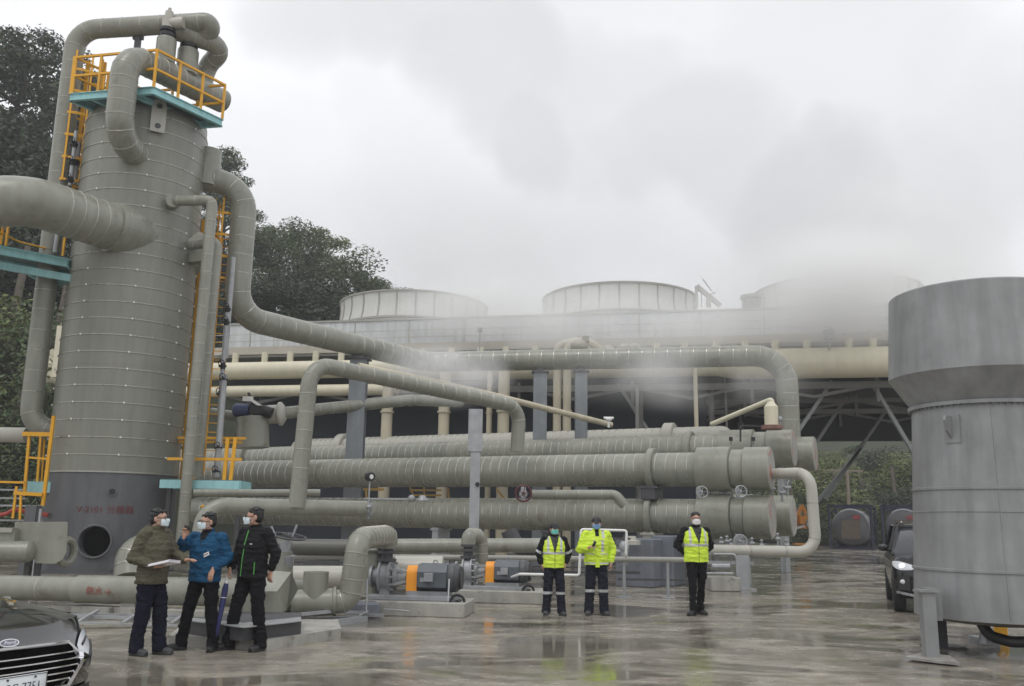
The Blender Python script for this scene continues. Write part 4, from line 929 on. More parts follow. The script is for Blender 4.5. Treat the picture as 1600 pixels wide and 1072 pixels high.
# ================================================================== PUMPS
def pump(P0, k, label, rotz, padlen=2.6):
    o = thing('pump', label, 'pump', P0, 'grey pumps with orange coupling guards')
    Mz = Matrix.Rotation(rotz, 3, 'Z'); W = lambda x, y, z: P0 + Mz @ Vector((x * k, y * k, z * k))
    m = MB(); m.box(W(0, 0, .36), 2.15 * k, .85 * k, .12 * k, Mz, bev=.02); m.box(W(.0, 0, .25), 2.0 * k, .7 * k, .1 * k, Mz, mi=1)
    m.box(W(.35, 0, .46), 1.0 * k, .55 * k, .12 * k, Mz); m.build('base_frame', [CAST, STEELD], o)
    m = MB(); ax = Mz @ Vector((1, 0, 0))
    m.lathe(W(.1, 0, .84), ax, [(0, .28 * k), (.03, .34 * k), (.75 * k, .34 * k), (.78 * k, .30 * k)], 24)
    hexp = [W(.12, -.36, .62), W(.12, -.36, .98), W(.12, -.22, 1.16), W(.12, .22, 1.16), W(.12, .36, .98), W(.12, .36, .62)]
    m.prism(hexp, ax * .72 * k); m.build('motor', MOTOR, o)
    m = MB(); m.lathe(W(.86, 0, .84), ax, [(0, .33 * k), (.05, .35 * k), (.2 * k, .33 * k), (.30 * k, .24 * k), (.32 * k, .1 * k)], 24, sm=True); m.build('fan_cowl', mat('cowl_grey', (.075, .08, .085), .5), o)
    m = MB(); m.box(W(.42, -.40, .86), .22 * k, .12 * k, .2 * k, Mz, bev=.01); m.torus(W(.5, 0, 1.2), Mz @ Vector((0, 1, 0)), .05 * k, .012, 12, 6); m.build('terminal_box', CAST, o)
    m = MB(); m.box(W(.28, -.363, .80), .16 * k, .008, .10 * k, Mz); m.build('name_plate', STEEL, o)
    m = MB()
    for q in range(5): m.lathe(W(1.02 + q * .035, 0, .84), ax, [(0, .33 * k - q * .012), (.004, .35 * k - q * .018), (.012, .35 * k - q * .018), (.016, .33 * k - q * .012)], 24)
    m.build('cooling_ribs', STEELD, o)
    m = MB(); arch = []
    for q in range(9): t = PI * q / 8; arch.append(W(-.17, .23 * math.cos(t), .92 + .2 * math.sin(t)))
    arch += [W(-.17, -.23, .44), W(-.17, .23, .44)]
    m.prism(arch, ax * .26 * k); m.build('coupling_guard', ORANGE, o)
    m = MB(); m.lathe(W(-.2, 0, .84), -ax, [(0, .16 * k), (.2 * k, .18 * k), (.25 * k, .26 * k), (.33 * k, .26 * k), (.36 * k, .14 * k)], 20)
    m.lathe(W(-.56, 0, .84), -ax, [(0, .24 * k), (.02, .40 * k), (.07 * k, .40 * k), (.09 * k, .34 * k), (.25 * k, .34 * k), (.28 * k, .40 * k), (.32 * k, .40 * k), (.34 * k, .2 * k), (.5 * k, .17 * k), (.5 * k, .26 * k), (.56 * k, .26 * k)], 28)
    for q in range(12):
        t = 2 * PI * q / 12; c = W(-.58, .36 * math.cos(t), .84 + .36 * math.sin(t)); m.cyl(c, c - ax * .05 + ax * .0, .022 * k, n=6); m.cyl(c + ax * .06, c, .03 * k, n=6)
    for q in range(4):
        t = 2 * PI * q / 4 + .78; m.beam(W(-.2, .14 * math.cos(t), .84 + .14 * math.sin(t)), W(-.52, .26 * math.cos(t), .84 + .26 * math.sin(t)), .05, .05)
    m.box(W(-.72, 0, .50), .25 * k, .4 * k, .2 * k, Mz); m.build('volute', CAST, o)
    top = W(-.74, 0, 1.2); m = MB(); m.cyl(W(-.74, 0, 1.1), top + Vector((0, 0, .05)), .13 * k, n=16)
    for dz in (.0, .14): m.cyl(top + Vector((0, 0, dz)), top + Vector((0, 0, dz + .05)), .24 * k, n=20)
    m.cyl(top + Vector((0, 0, .05)), top + Vector((0, 0, .24)), .15 * k, n=16); m.cyl(top + Vector((0, 0, .24)), top + Vector((0, 0, .29)), .23 * k, n=20)
    m.build('discharge_flange', STEELD, o)
    m = MB(); m.torus(W(1.15, -.45, .30), Mz @ Vector((.3, -1, 0)), .17 * k, .025, 16, 6); m.cyl(W(1.15, -.45, .30), W(1.15, -.1, .3), .04, n=8); m.build('hose_ring', BLACKM if k < 1.05 else BLACKM, o)
    m = MB(); hw = padlen / 2
    return o, top, W
g1_ = atz(641, 964, 0); PR = R(-7)
pump1, top1, W1 = pump(Vector((g1_.x, g1_.y + .62, .02)), .73, 'front pump with a dark motor cover beside the tall U shaped pipe', PR)
g2_ = atz(767, 943, 0)
pump2, top2, W2 = pump(Vector((g2_.x + .0, g2_.y + .65, .02)), .70, 'rear pump closer to the hi-vis workers', PR)
for (c0, lab) in ((g1_, 'low concrete pad under the front pump'), (g2_, 'low concrete pad under the rear pump')):
    m = MB(); Mz = Matrix.Rotation(PR, 3, 'Z'); m.box(Vector((c0.x + (.08 if c0 is g1_ else .20), c0.y + .62, .12)), 1.85 if c0 is g1_ else 1.9, 1.15, .24, Mz, bev=.02); m.build('concrete_pad', CONC, label=lab, cat='pad', group='concrete pads of the pumps')
# discharge U pipes
Y1 = top1.y; s1_ = at(544, 880, Y1)
zt1 = at(572, 838, Y1).z
plain('pump_pipe', 'inverted U pipe rising from the front pump and dropping to the tee', [top1 + Vector((0, 0, .28)), Vector((top1.x, Y1, zt1 + .02)), Vector((at(560, 838, Y1 - .1).x, Y1 - .1, zt1 + .02)), Vector((at(560, 838, Y1 - .1).x - .02, Y1 - .15, .62)), Vector((at(500, 935, Y1 - .3).x, Y1 - .5, .50))], 36, bend=.36, seam=.14, seg=8) if False else None
YL = 14.95; r_u = .185; xl_ = at(558, 880, YL).x; zb_u = .34
zt1 = at(560, 842, YL).z
m = MB(); m.tube([top1 + Vector((0, 0, .27)), Vector((top1.x, Y1 - .05, zt1 + .03)), Vector((xl_, YL, zt1)), Vector((xl_ - .10, YL, zb_u)), Vector((at(515, 933, YL).x, YL - .05, zb_u))], r_u, 24, .27, 8, 0, .20, 1, .006, .012)
m.build('pump_pipe', [CLAD, SEAMD], label='inverted U pipe rising from the front pump and dropping to the tee', cat='pipe', group=GF)
Y2 = top2.y; xr2 = at(750, 860, Y2 + .2).x; zt2_ = at(740, 838, Y2).z
r_v = pix(at(748, 880, Y2), 11.5)
m = MB(); m.tube([top2 + Vector((0, 0, .27)), Vector((top2.x, Y2, zt2_ + .02)), Vector((xr2, Y2 + .35, zt2_ + .02)), Vector((xr2 + .02, Y2 + .4, .5))], r_v, 22, .26, 8, 0, .2, 1, .006, .014)
m.build('pump_pipe', [CLAD, SEAMD], label='inverted U pipe of the rear pump, dropping behind its orange guard', cat='pipe', group=GF)
# tee and strainer in front
tee = thing('pipe_tee', 'thick insulated tee with a capped upright branch left of the front pump', 'pipe', at(495, 950, 14.6))
Yt = YL - .05; zc_ = .34; xa, xb_ = at(458, 930, Yt).x, at(522, 930, Yt).x
m = MB(); a, b_ = Vector((xa, Yt - .1, zc_ - .03)), Vector((xb_, Yt, zc_)); m.lathe(a, b_ - a, [(0, .15), (.02, .21), ((b_ - a).length - .02, .21), ((b_ - a).length, .18)], 26); c = a.lerp(b_, .55); m.cyl(c, Vector((c.x, c.y, at(500, 893, Yt).z)), .20, n=26); m.cyl(a - Vector((.3, 0, 0)), a, .12, n=18); m.build('body', CLAD, tee)
m = MB(); m.lathe(b_, b_ - a, [(-.03, .20), (0, .228), (.04, .228), (.04, .19)], 26); m.build('collar', CLAD, tee)
m = MB(); p = a + Vector((-.12, .1, 0)); m.cyl(Vector((p.x, p.y, 0.05)), p, .09, n=12); m.cyl(Vector((p.x, p.y, .04)), Vector((p.x, p.y, .09)), .2, n=12); m.build('leg', STEELD, tee)
st = thing('strainer_box', 'wedge shaped insulated strainer cover right of the man in black', 'strainer', at(420, 965, 13.4))
m = MB(); Ys = 13.5
out = [at(398, 958, Ys), at(398, 922, Ys), at(432, 922, Ys), at(455, 893, Ys), at(466, 915, Ys), at(447, 958, Ys)]
f0 = [at(385, 958, Ys), at(385, 922, Ys), at(432, 923, Ys), at(440, 958, Ys)]
tp = at(400, 888, Ys + .7); tq = at(456, 893, Ys + .5)
vtx = [at(380, 959, Ys), at(437, 959, Ys), at(433, 924, Ys), at(380, 924, Ys), at(398, 889, Ys + .75), at(455, 894, Ys + .75), at(466, 921, Ys + .9), at(448, 954, Ys + .8), at(380, 950, Ys + .9)]
i0 = len(m.v); m.v += vtx
for f_ in ((0, 1, 2, 3), (3, 2, 5, 4), (1, 7, 6, 5, 2), (0, 3, 4, 8), (4, 5, 6, 7, 8), (0, 8, 7, 1)): m.face([i0 + q for q in f_])
m.build('cover', CLAD, st)
m = MB(); c = at(440, 888, 15.2); m.cyl(Vector((c.x - .1, c.y, .5)), Vector((c.x - .1, c.y, at(440, 862, 15.2).z)), .30, r2=.27, n=28); m.build('drum', CLAD, st)
m = MB(); c1, c2 = at(430, 902, 17.2), at(545, 902, 17.4); m.cyl(c1, c2, .21, n=22); m.build('suction_pipe', CLAD_L, st)
hw = at(452, 838, 15.1)
wheel(hw, .27, 'large spoked hand wheel tilted above the strainer drum', STEELD, None, name='gate_valve', nrm=(.15, -.12, 1), stem=.3, spokes=4)
m = MB(); m.beam(at(441, 863, 15.1), at(449, 846, 15.1), .08, .05); m.beam(at(447, 865, 15.1), at(455, 846, 15.1), .05, .05); m.beam(at(457, 838, 15.0), at(464, 820, 15.0), .03, .03); m.beam(at(430, 838, 15.0), at(424, 822, 15.0), .03, .03); m.build('valve_yoke', CAST, label='bare steel yoke below the large hand wheel', cat='valve')
m = MB(); p = at(600, 905, 16.6); m.lathe(Vector((at(583, 870, 17).x, 17.0, .3)), (0, 0, 1), [(0, .2), (.72, .2), (.78, .26), (.80, .26), (1.0, .12)], 20); m.build('upright_drum', CLAD, label='upright insulated drum behind the inverted U of the front pump', cat='drum')
m = MB(); a, b_ = at(618, 890, 17.4), at(692, 890, 17.4); m.lathe(a, b_ - a, [(-.1, .12), (0, .25), ((b_ - a).length, .25), ((b_ - a).length + .02, .17)], 24); m.build('suction_drum', CLAD_L, label='pale horizontal drum behind the motor of the front pump', cat='drum')
m = MB(); a = at(690, 897, 16.9); m.lathe(a, (1, -.1, 0), [(0, .12), (.1, .2), (.13, .2), (.14, .11), (.24, .11), (.25, .22), (.29, .22), (.3, .1)], 18); m.cyl(a + Vector((.1, 0, 0)), a + Vector((.1, 0, -.75)), .05, n=8); m.torus(a + Vector((.18, -.2, -.1)), (0, 1, 0), .12, .02, 14, 6); m.build('suction_valve', CAST, label='flanged grey valve between the two pumps', cat='valve')
# long front left pipe
m = MB(); za = .62; a = at(-60, 918, 16.0); m.tube([Vector((at(-400, 918, 16.2).x, 16.3, at(0, 918, 16.0).z)), Vector((at(420, 912, 15.7).x, 15.7, at(0, 918, 16.0).z))], .205, 26, 0, 1, 0, 1.3, 1, .004, .014)
zf = at(0, 918, 16.0).z
m.build('front_pipe', [CLAD, SEAMD], label='long ground level pipe with a red marked sleeve behind the three men', cat='pipe')
m = MB(); ax = (Vector((at(420, 912, 15.7).x, 15.7, zf)) - Vector((at(-400, 918, 16.2).x, 16.3, zf))).normalized()
PA0 = Vector((at(-400, 918, 16.2).x, 16.3, zf))
def on_pipe(px): x_ = at(px, 914, 15.9).x; return PA0 + ax * ((x_ - PA0.x) / ax.x)
p0 = on_pipe(122)
m.lathe(p0, ax, [(-.04, .207), (0, .232), (4.0, .236)], 28); m.build('sleeve', CLAD_L if False else CLAD, bpy.data.objects['front_pipe'])
FP = bpy.data.objects['front_pipe']
def wrap(px, py, r_):
    c0 = on_pipe(px)
    def f(co):
        a = -1.35 + (co.y) / r_ + (py) ; return c0 + ax * co.x + Vector((0, math.sin(a - PI * .0) * 0, 0)) + Vector((0, -math.cos(co.y / r_ + py) * (r_ + .004 + co.z), math.sin(co.y / r_ + py) * (r_ + .004 + co.z)))
    return f
text('熱水', .15, wrap(158, -.05, .236), REDTXT2, 'lettering', FP, .002)
text('→', .16, wrap(179, -.08, .236), REDTXT2, 'arrow_mark', FP, .002, font_scale=1.0)
for px in (20, 210, 380):
    p = Vector((at(px, 930, 16).x, 16.0, 0)); m = MB(); m.box(Vector((p.x, 16.0, .10)), .25, .5, .2); m.box(Vector((p.x, 16, .31)), .12, .34, .24); m.build('sleeper_block', CONC, label={20: 'concrete sleeper under the front pipe near the picture edge', 210: 'concrete sleeper under the front pipe behind the man in olive', 380: 'concrete sleeper under the front pipe behind the man in black'}[px], cat='block', group='sleepers below the front pipe')
# pale steel rails on the ground
m = MB(); m.beam(at(-80, 957, 15.2), at(320, 969, 14.8), .06, .05); m.beam(at(-80, 969, 14.6), at(330, 982, 14.2), .06, .07); m.beam(at(105, 960, 15.1), at(300, 962, 15.1), .04, .04)
for px in (30, 130, 200, 275): p = at(px, 972, 14.7); m.beam(Vector((p.x, 14.5, 0)), Vector((p.x, 15.2, .12)), .05, .04)
m.build('ground_rail', STEEL, label='two pale steel rails lying low in front of the long pipe', cat='rail')
m = MB()
for (x, y, Y, s_) in ((150, 945, 15.9, .3), (210, 948, 15.8, .25), (120, 947, 16.1, .3), (300, 950, 15.6, .3)): p = at(x, y, Y); m.box(Vector((p.x, Y, .06)), s_ * 2.6, s_, .12, Matrix.Rotation(rnd.uniform(-.3, .3), 3, 'Z'), bev=.02)
m.build('gravel_ledge', CONC, label='rough stained footing lumps below the front pipe', cat='footing')
# slabs next to the men
Mr = Matrix.Rotation(R(11), 3, 'Z')
c = atz(452, 1004, 0)
def quad_slab(pts, z0, z1, name, mt, label, cat):
    m = MB(); P = [atz(x, y, z1) for x, y in pts]; m.prism([Vector((p.x, p.y, z0)) for p in P], (0, 0, z1 - z0)); return m.build(name, mt, label=label, cat=cat)
quad_slab([(262, 993), (418, 1000), (533, 982), (528, 968), (300, 966)], 0, .13, 'concrete_slab', CONC, 'chipped concrete slab on the ground at the feet of the man in black', 'slab')
quad_slab([(380, 980), (471, 970), (470, 957), (380, 956), (282, 968)], .13, .30, 'steel_skid', STEELD, 'dark steel skid with a bright top edge lying on the chipped slab', 'skid')
quad_slab([(282, 967.6), (381, 979.6), (471.5, 969.6), (470, 964), (380, 973), (290, 964)], .301, .315, 'skid_edge', STEEL, 'bright upper flange of the dark skid', 'skid')
m = MB()
for (xa, ya, xb_, yb, z, wd) in ((440, 957, 575, 957, .1, .05), (430, 970, 560, 965, .06, .06), (470, 960, 520, 955, .2, .05), (520, 975, 570, 968, .03, .12), (540, 960, 600, 962, .08, .05)):
    a, b_ = atz(xa, ya, z), atz(xb_, yb, z); m.beam(a, b_, wd, wd)
m.build('skid_rails', STEEL, label='loose steel rails on the ground between the skid and the front pump', cat='rail')
m = MB(); p = atz(563, 966, 0); m.box(Vector((p.x, p.y + .3, .12)), .5, .5, .24, Matrix.Rotation(.3, 3, 'Z'), bev=.05); m.build('elbow_foot', CONC_D, label='small grey block under the elbow of the inverted U pipe', cat='block')

m = MB()
for (xa, ya, xb_, yb, wd) in ((548, 764, 600, 765, .10), (550, 764, 552, 784, .08), (572, 764, 573, 784, .08), (640, 766, 690, 766, .08), (645, 774, 690, 774, .08), (662, 760, 664, 784, .07), (700, 762, 702, 784, .08), (776, 764, 790, 782, .08), (640, 760, 650, 784, .06)): m.beam(at(xa, ya, 36.5), at(xb_, yb, 36.5), wd, wd)
m.build('yellow_rack', mat('dull_yellow', (.36, .22, .06), .6, 0, .2, 3), label='yellow pipe racks glimpsed between the exchanger tiers', cat='rack')
m = MB(); m.tube([at(568, 780, 24.0), at(655, 781, 24.6)], .025, 8, 0); m.sphere(at(643, 779, 24.5), .10, .08, .10, 10, 6); m.cyl(at(660, 782, 24.5), at(660, 774, 24.5), .16, .07, n=12); m.build('sample_line', CAST, label='thin bright line with a small valve lying on the lower exchanger', cat='pipe')
m = MB()
for k, (xa, ya, xb_, yb) in enumerate(((574, 905, 572, 955), (600, 952, 640, 955), (702, 905, 700, 940), (575, 955, 560, 962))): m.tube([at(xa, ya, 15.4), at(xb_, yb, 15.2)], .014, 8, 0)
m.build('pump_conduit', STEEL, label='thin flexible conduits around the front pump foot', cat='conduit')
# ================================================================== COOLING TOWER
CA = math.atan2(6.0, 29.8)                              # the long front runs from near right to far left
CU = Vector((-math.cos(CA), math.sin(CA), 0)); CN = Vector((math.sin(CA), math.cos(CA), 0))   # left along the front; into the block
C0 = at(1385, 545, 40.0); C0.z = 0
def cw(u, n_, z): return C0 + CU * u + CN * n_ + Vector((0, 0, z))
ZW = at(1385, 479, 40).z; ZL = at(1385, 522, 40).z; ZH = at(1385, 565, 40).z; ZB = at(1385, 600, 40).z
UL = 33.0; UR = -16.0
ct = thing('cooling_tower', 'long pale cooling tower building on dark trusses with three round fan stacks', 'cooling tower', cw(0, 0, 0))
def cbox(m, u0, u1, n0, n1, z0, z1, mi=0):
    i0 = len(m.v)
    for z in (z0, z1):
        for (u, n_) in ((u0, n0), (u1, n0), (u1, n1), (u0, n1)): m.v.append(cw(u, n_, z))
    for q in ((0, 3, 2, 1), (4, 5, 6, 7), (0, 1, 5, 4), (1, 2, 6, 5), (2, 3, 7, 6), (3, 0, 4, 7)): m.face([i0 + k for k in q], mi)
DEP = 11.5
m = MB(); cbox(m, UR, UL, 0, DEP, ZL + .02, ZW)
u = UR + 1
while u < UL:
    cbox(m, u, u + .05, -.03, .0, ZL + .1, ZW - .02, 1); u += 2.9
m.build('casing', [FASCIA, RIBM], ct)
m = MB(); cbox(m, UR, UL + .1, -.06, DEP + .1, ZW + .002, ZW + .1); cbox(m, UR, UL + .2, -1.0, -.05, ZL - .40, ZL - .22, 1); cbox(m, UR, UL + .2, -1.02, -.98, ZL - .5, ZL - .1, 1)
m.build('roof_edge', [RIBM, mat('ledge_paint', (.42, .39, .33), .6, 0, .12, 1)], ct)
m = MB(); cbox(m, UR, UL, -.9, DEP, ZL - .62, ZL - .42); cbox(m, UR, UL, .0, DEP, ZL - .3, ZL); m.build('basin_edge', mat('basin_grey', (.33, .33, .31), .6, 0, .12, 1, .1), ct)
m = MB(); u = UR
while u < UL:
    a = cw(u, -1.0, ZL - .2); m.beam(a, a + Vector((0, 0, .75)), .035, .035); u += 2.4
for h_ in (.4, .75): m.beam(cw(UR, -1.0, ZL - .2 + h_), cw(UL, -1.0, ZL - .2 + h_), .03, .03)
m.build('walkway_rail', CLAD_L, ct)
# underside: fill pack, truss work, hanging floor
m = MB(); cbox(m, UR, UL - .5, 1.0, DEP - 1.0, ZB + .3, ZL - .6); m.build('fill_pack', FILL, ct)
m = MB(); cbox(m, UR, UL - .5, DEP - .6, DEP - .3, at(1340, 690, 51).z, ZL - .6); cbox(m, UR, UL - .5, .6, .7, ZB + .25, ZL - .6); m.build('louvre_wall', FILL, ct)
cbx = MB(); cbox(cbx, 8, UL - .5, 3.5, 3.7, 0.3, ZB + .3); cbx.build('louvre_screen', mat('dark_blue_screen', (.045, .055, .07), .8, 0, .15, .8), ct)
m = MB()
m.beam(cw(UR, -.1, at(1385, 601, 40).z), cw(UL, -.1, at(1385, 601, 40).z), .16, .30)
u = UR
zlow = at(1340, 683, 51).z
while u < UL:
    for n_ in (.0, 5.5, DEP - .8):
        m.beam(cw(u, n_, ZB), cw(u + 2.75, n_, zlow + .8), .12, .14); m.beam(cw(u + 5.5, n_, ZB), cw(u + 2.75, n_, zlow + .8), .12, .14)
        m.beam(cw(u, n_, ZB - .8), cw(u, n_, ZB + .3), .14, .14)
    u += 5.5
for n_ in (5.5, DEP - .8):
    m.beam(cw(UR, n_, ZB), cw(UL, n_, ZB), .14, .2)
m.beam(cw(UR, 5.5, zlow + .8), cw(8, 5.5, zlow + .8), .12, .2); m.beam(cw(UR, DEP - .2, zlow + .25), cw(UL, DEP - .2, zlow + .25), .12, .3)
m.build('truss', TRUSS, ct)
for (xa, ya, xb_, yb, Y) in ((1362, 598, 1430, 712, 40.5), (1300, 596, 1236, 690, 41), (965, 600, 1012, 672, 43), (1336, 600, 1230, 760, 46), (1385, 640, 1290, 780, 50), (1345, 700, 1240, 830, 50)):
    m = MB(); m.beam(at(xa, ya, Y), at(xb_, yb, Y), .16, .16); m.build('diagonal_brace', mat('pale_brace', (.27, .28, .28), .5, 0, .12, 2), ct)
for (px, py, Y, r_, mi) in ((1110, 600, 43, .14, TRUSS), (1000, 600, 43, .14, TRUSS), (1133, 590, 42, .05, TRUSS), (1086, 575, 38.5, .09, BEIGE_D), (995, 605, 38, .08, TRUSS)):
    m = MB(); p = at(px, py, Y); m.cyl(Vector((p.x, p.y, 0)), p, r_, n=12); m.build('prop', mi, ct)
u = UR
while u < UL:
    m = MB(); m.beam(cw(u, DEP - .8, 0), cw(u, DEP - .8, zlow + .8), .3, .3); m.build('prop', TRUSS, ct); u += 11
# fan stacks
def stack(pxc, pyt, label):
    nn = 5.6; t = col_on_line(cw(0, nn, ZW), CU, pxc); c = cw(t, nn, ZW); m = MB(); rr = 4.3
    o = thing('fan_stack', label, 'fan stack', c, 'round fan stacks on the cooling tower roof')
    m.lathe(c, (0, 0, 1), [(0.1, rr + .05), (.45, rr + .02), (1.0, rr - .12), (1.5, rr - .16), (2.0, rr - .10), (2.0, rr - .18), (1.5, rr - .26), (.1, rr - .1)], 64, 0, caps=False); m.build('shell', STACKM, o)
    m = MB()
    for q in range(26):
        a = 2 * PI * q / 26; d = Vector((math.cos(a), math.sin(a), 0)); tt = Vector((-d.y, d.x, 0)); P_ = [(.5, rr + .0), (1.0, rr - .12), (1.5, rr - .16), (2.0, rr - .10)]
        for (z0, r0), (z1, r1) in zip(P_, P_[1:]): m.beam(c + d * (r0 + .03) + Vector((0, 0, z0)), c + d * (r1 + .03) + Vector((0, 0, z1)), .05, .06, up=tt)
    m.lathe(c, (0, 0, 1), [(1.96, rr - .12), (1.96, rr - .04), (2.05, rr - .04), (2.05, rr - .2)], 64, 0, caps=False); m.lathe(c, (0, 0, 1), [(.50, rr), (.50, rr + .10), (.60, rr + .10), (.60, rr)], 64, 0, caps=False)
    m.build('rib', RIBM, o)
    m = MB()
    for q in range(64):
        a = 2 * PI * (q + .5) / 64; d = Vector((math.cos(a), math.sin(a), 0)); tt = Vector((-d.y, d.x, 0)); m.box(c + d * (rr + .06) + Vector((0, 0, .28)), .26, .05, .24, Matrix((tt, d, (0, 0, 1))).transposed())
    m.build('light_band', mat('translucent_band', (.78, .78, .74), .4, 0, .05), o)
stack(646, 457, 'leftmost fan stack, half clear of the trees'); stack(968, 442, 'middle fan stack with steam drifting past'); stack(1308, 425, 'right fan stack, almost lost in steam above the grey vessel')
# roof stair and vent
m = MB(); Ys = 43
for dy in (0, .8):
    m.beam(at(1088, 447, Ys + dy), at(1126, 478, Ys + dy), .14, .22)
    m.beam(at(1098, 436, Ys + dy), at(1112, 455, Ys + dy), .05, .05)
m.beam(at(1088, 447, Ys), at(1089, 480, Ys), .12, .12); m.beam(at(1107, 462, Ys), at(1107, 480, Ys), .22, .12); m.beam(at(1096, 450, Ys), at(1096, 480, Ys), .05, .05); m.beam(at(1104, 462, Ys), at(1118, 457, Ys), .06, .06)
m.build('roof_stair', RIBM, label='short steel stair standing on the cooling tower roof', cat='stair')
m = MB(); p = cw(col_on_line(cw(0, 3, ZW), CU, 1175), 3, ZW); m.lathe(p, (0, 0, 1), [(0, .42), (1.25, .42), (1.3, .55), (1.45, .55), (1.5, .3)], 16)
for q in range(16): a = 2 * PI * q / 16; m.beam(p + Vector((math.cos(a) * .44, math.sin(a) * .44, .1)), p + Vector((math.cos(a) * .44, math.sin(a) * .44, 1.2)), .04, .04)
m.build('roof_vent', CLAD, label='round capped vent between the middle and right fan stacks', cat='vent')
m = MB(); p = at(1295, 523, 38.6); m.box(p, .38, .3, .42); m.beam(p, p - Vector((0, 0, .7)), .06, .06); m.sphere(p + Vector((.1, 0, .28)), .05, .05, .07); m.build('junction_box', CAST, label='small grey box on the cooling tower walkway', cat='box')
m = MB(); p = at(750, 515, 39); m.cyl(p - Vector((0, 0, 1.6)), p, .03, n=8); m.box(p, .2, .15, .15); m.build('lamp_post', STEEL, label='thin post with a little lamp on the cooling tower walkway', cat='lamp')
# headers in front of the basin
m = MB(); zc = at(1385, 566, 38.7).z
nh = -1.5
ush = col_on_line(cw(0, nh, zc), CU, 660); uend = col_on_line(cw(0, nh, zc), CU, 84)
A_, Bm, E_ = cw(UR, nh, zc), cw(ush, nh, zc), cw(min(uend, 48), nh, zc)
ustep = col_on_line(cw(0, nh, zc), CU, 1150)
m.tube([A_, cw(ustep, nh, zc)], .68, 30, 0); m.tube([cw(ustep, nh, zc), cw(ustep + .8, nh, zc)], .68, 30, 0, r2=.52); m.tube([cw(ustep + .8, nh, zc), Bm], .52, 30, 0); m.tube([Bm + Vector((0, 0, .12)), E_ + Vector((0, 0, .12))], .44, 30, 0)
m.sphere(E_, .42, .42, .42, 20, 10)
HP_=m.build('header_pipe', BEIGE, label='fat beige header pipe along the whole front of the cooling tower', cat='pipe', group='beige pipes of the cooling tower')
zc2 = zc - .95; uq = col_on_line(cw(0, nh - .2, zc2), CU, 560)
m = MB(); m.tube([cw(uq - 2, nh - .2, zc2), cw(38, nh - .2, zc2)], .28, 24, 0); m.build('second_header', BEIGE, label='thinner beige pipe below the left half of the fat header', cat='pipe', group='beige pipes of the cooling tower')
kk = 0
for px in (366, 412, 452, 492, 532, 705, 790, 836, 890, 1026, 1070, 1119, 1165, 1212, 1262, 1328, 1366, 620, 575, 750, 660):
    t = col_on_line(cw(0, nh, zc), CU, px)
    m = MB(); a = cw(t, nh, zc + .3); m.cyl(a, cw(t, nh, ZL - .5), .16, n=14); m.build('riser', BEIGE, HP_)
for px, w_, Yq, lab in ((608, 17, -2.6, 'round beige leg rising left of the steam wisp'), (696, 17, -2.4, 'round beige leg behind the sloping riser loop'), (788, 18, -2.4, 'round beige leg right of the grey gauge column'), (871, 13, -2.4, 'slim beige leg, left one of the close pair'), (886, 13, -2.4, 'slim beige leg, right one of the close pair'), (766, 9, -2.0, 'thin beige leg next to the grey gauge column')):
    t = col_on_line(cw(0, Yq, zc), CU, px); p = cw(t, Yq, zc - .2); r_ = pix(p, w_ / 2); m = MB()
    m.cyl(Vector((p.x, p.y, 0)), p, r_, n=18); m.cyl(p - Vector((0, 0, 2.0)), p - Vector((0, 0, 1.92)), r_ * 1.25, n=18)
    if px in (871, 886): m.tube([p, p + Vector((0, 0, 1.1)), p + Vector((.9, 0, 1.3)), p + Vector((1.7, 0, .8))], r_, 14, .4)
    m.build('upright_pipe', BEIGE_D, label=lab, cat='pipe', group='beige upright legs below the cooling tower')
m = MB()
for (x, y, s_) in ((905, 541, .3), (950, 549, .26), (975, 546, .24), (990, 546, .28)): p = at(x, y, 37.6); m.sphere(p, s_ * 1.3, s_, s_, 14, 8)
p = at(915, 530, 37.6); m.box(p, .3, .2, .25); m.cyl(p, p - Vector((0, 0, .5)), .06, n=8); m.build('valve_cluster', CLAD_L, label='cluster of pale domed valves on the header above the level pipe', cat='valve')
# elbow end left of the tower
m = MB(); p = at(84, 590, 44); m.tube([at(140, 590, 44), at(84, 590, 44), at(80, 600, 44.5)], .5, 18, .5); m.cyl(at(80, 548, 44), at(80, 585, 44), .22, n=12); m.lathe(at(80, 570, 44), (0, 0, 1), [(-.2, .5), (.0, .5), (.15, .2), (.8, .05)], 14); p = at(97, 510, 43); m.beam(p, Vector((p.x, p.y, at(88, 590, 43).z)), .35, .3); m.build('header_end', BEIGE, label='beige flanged pipe end seen left of the big tower', cat='pipe', group='beige pipes of the cooling tower')
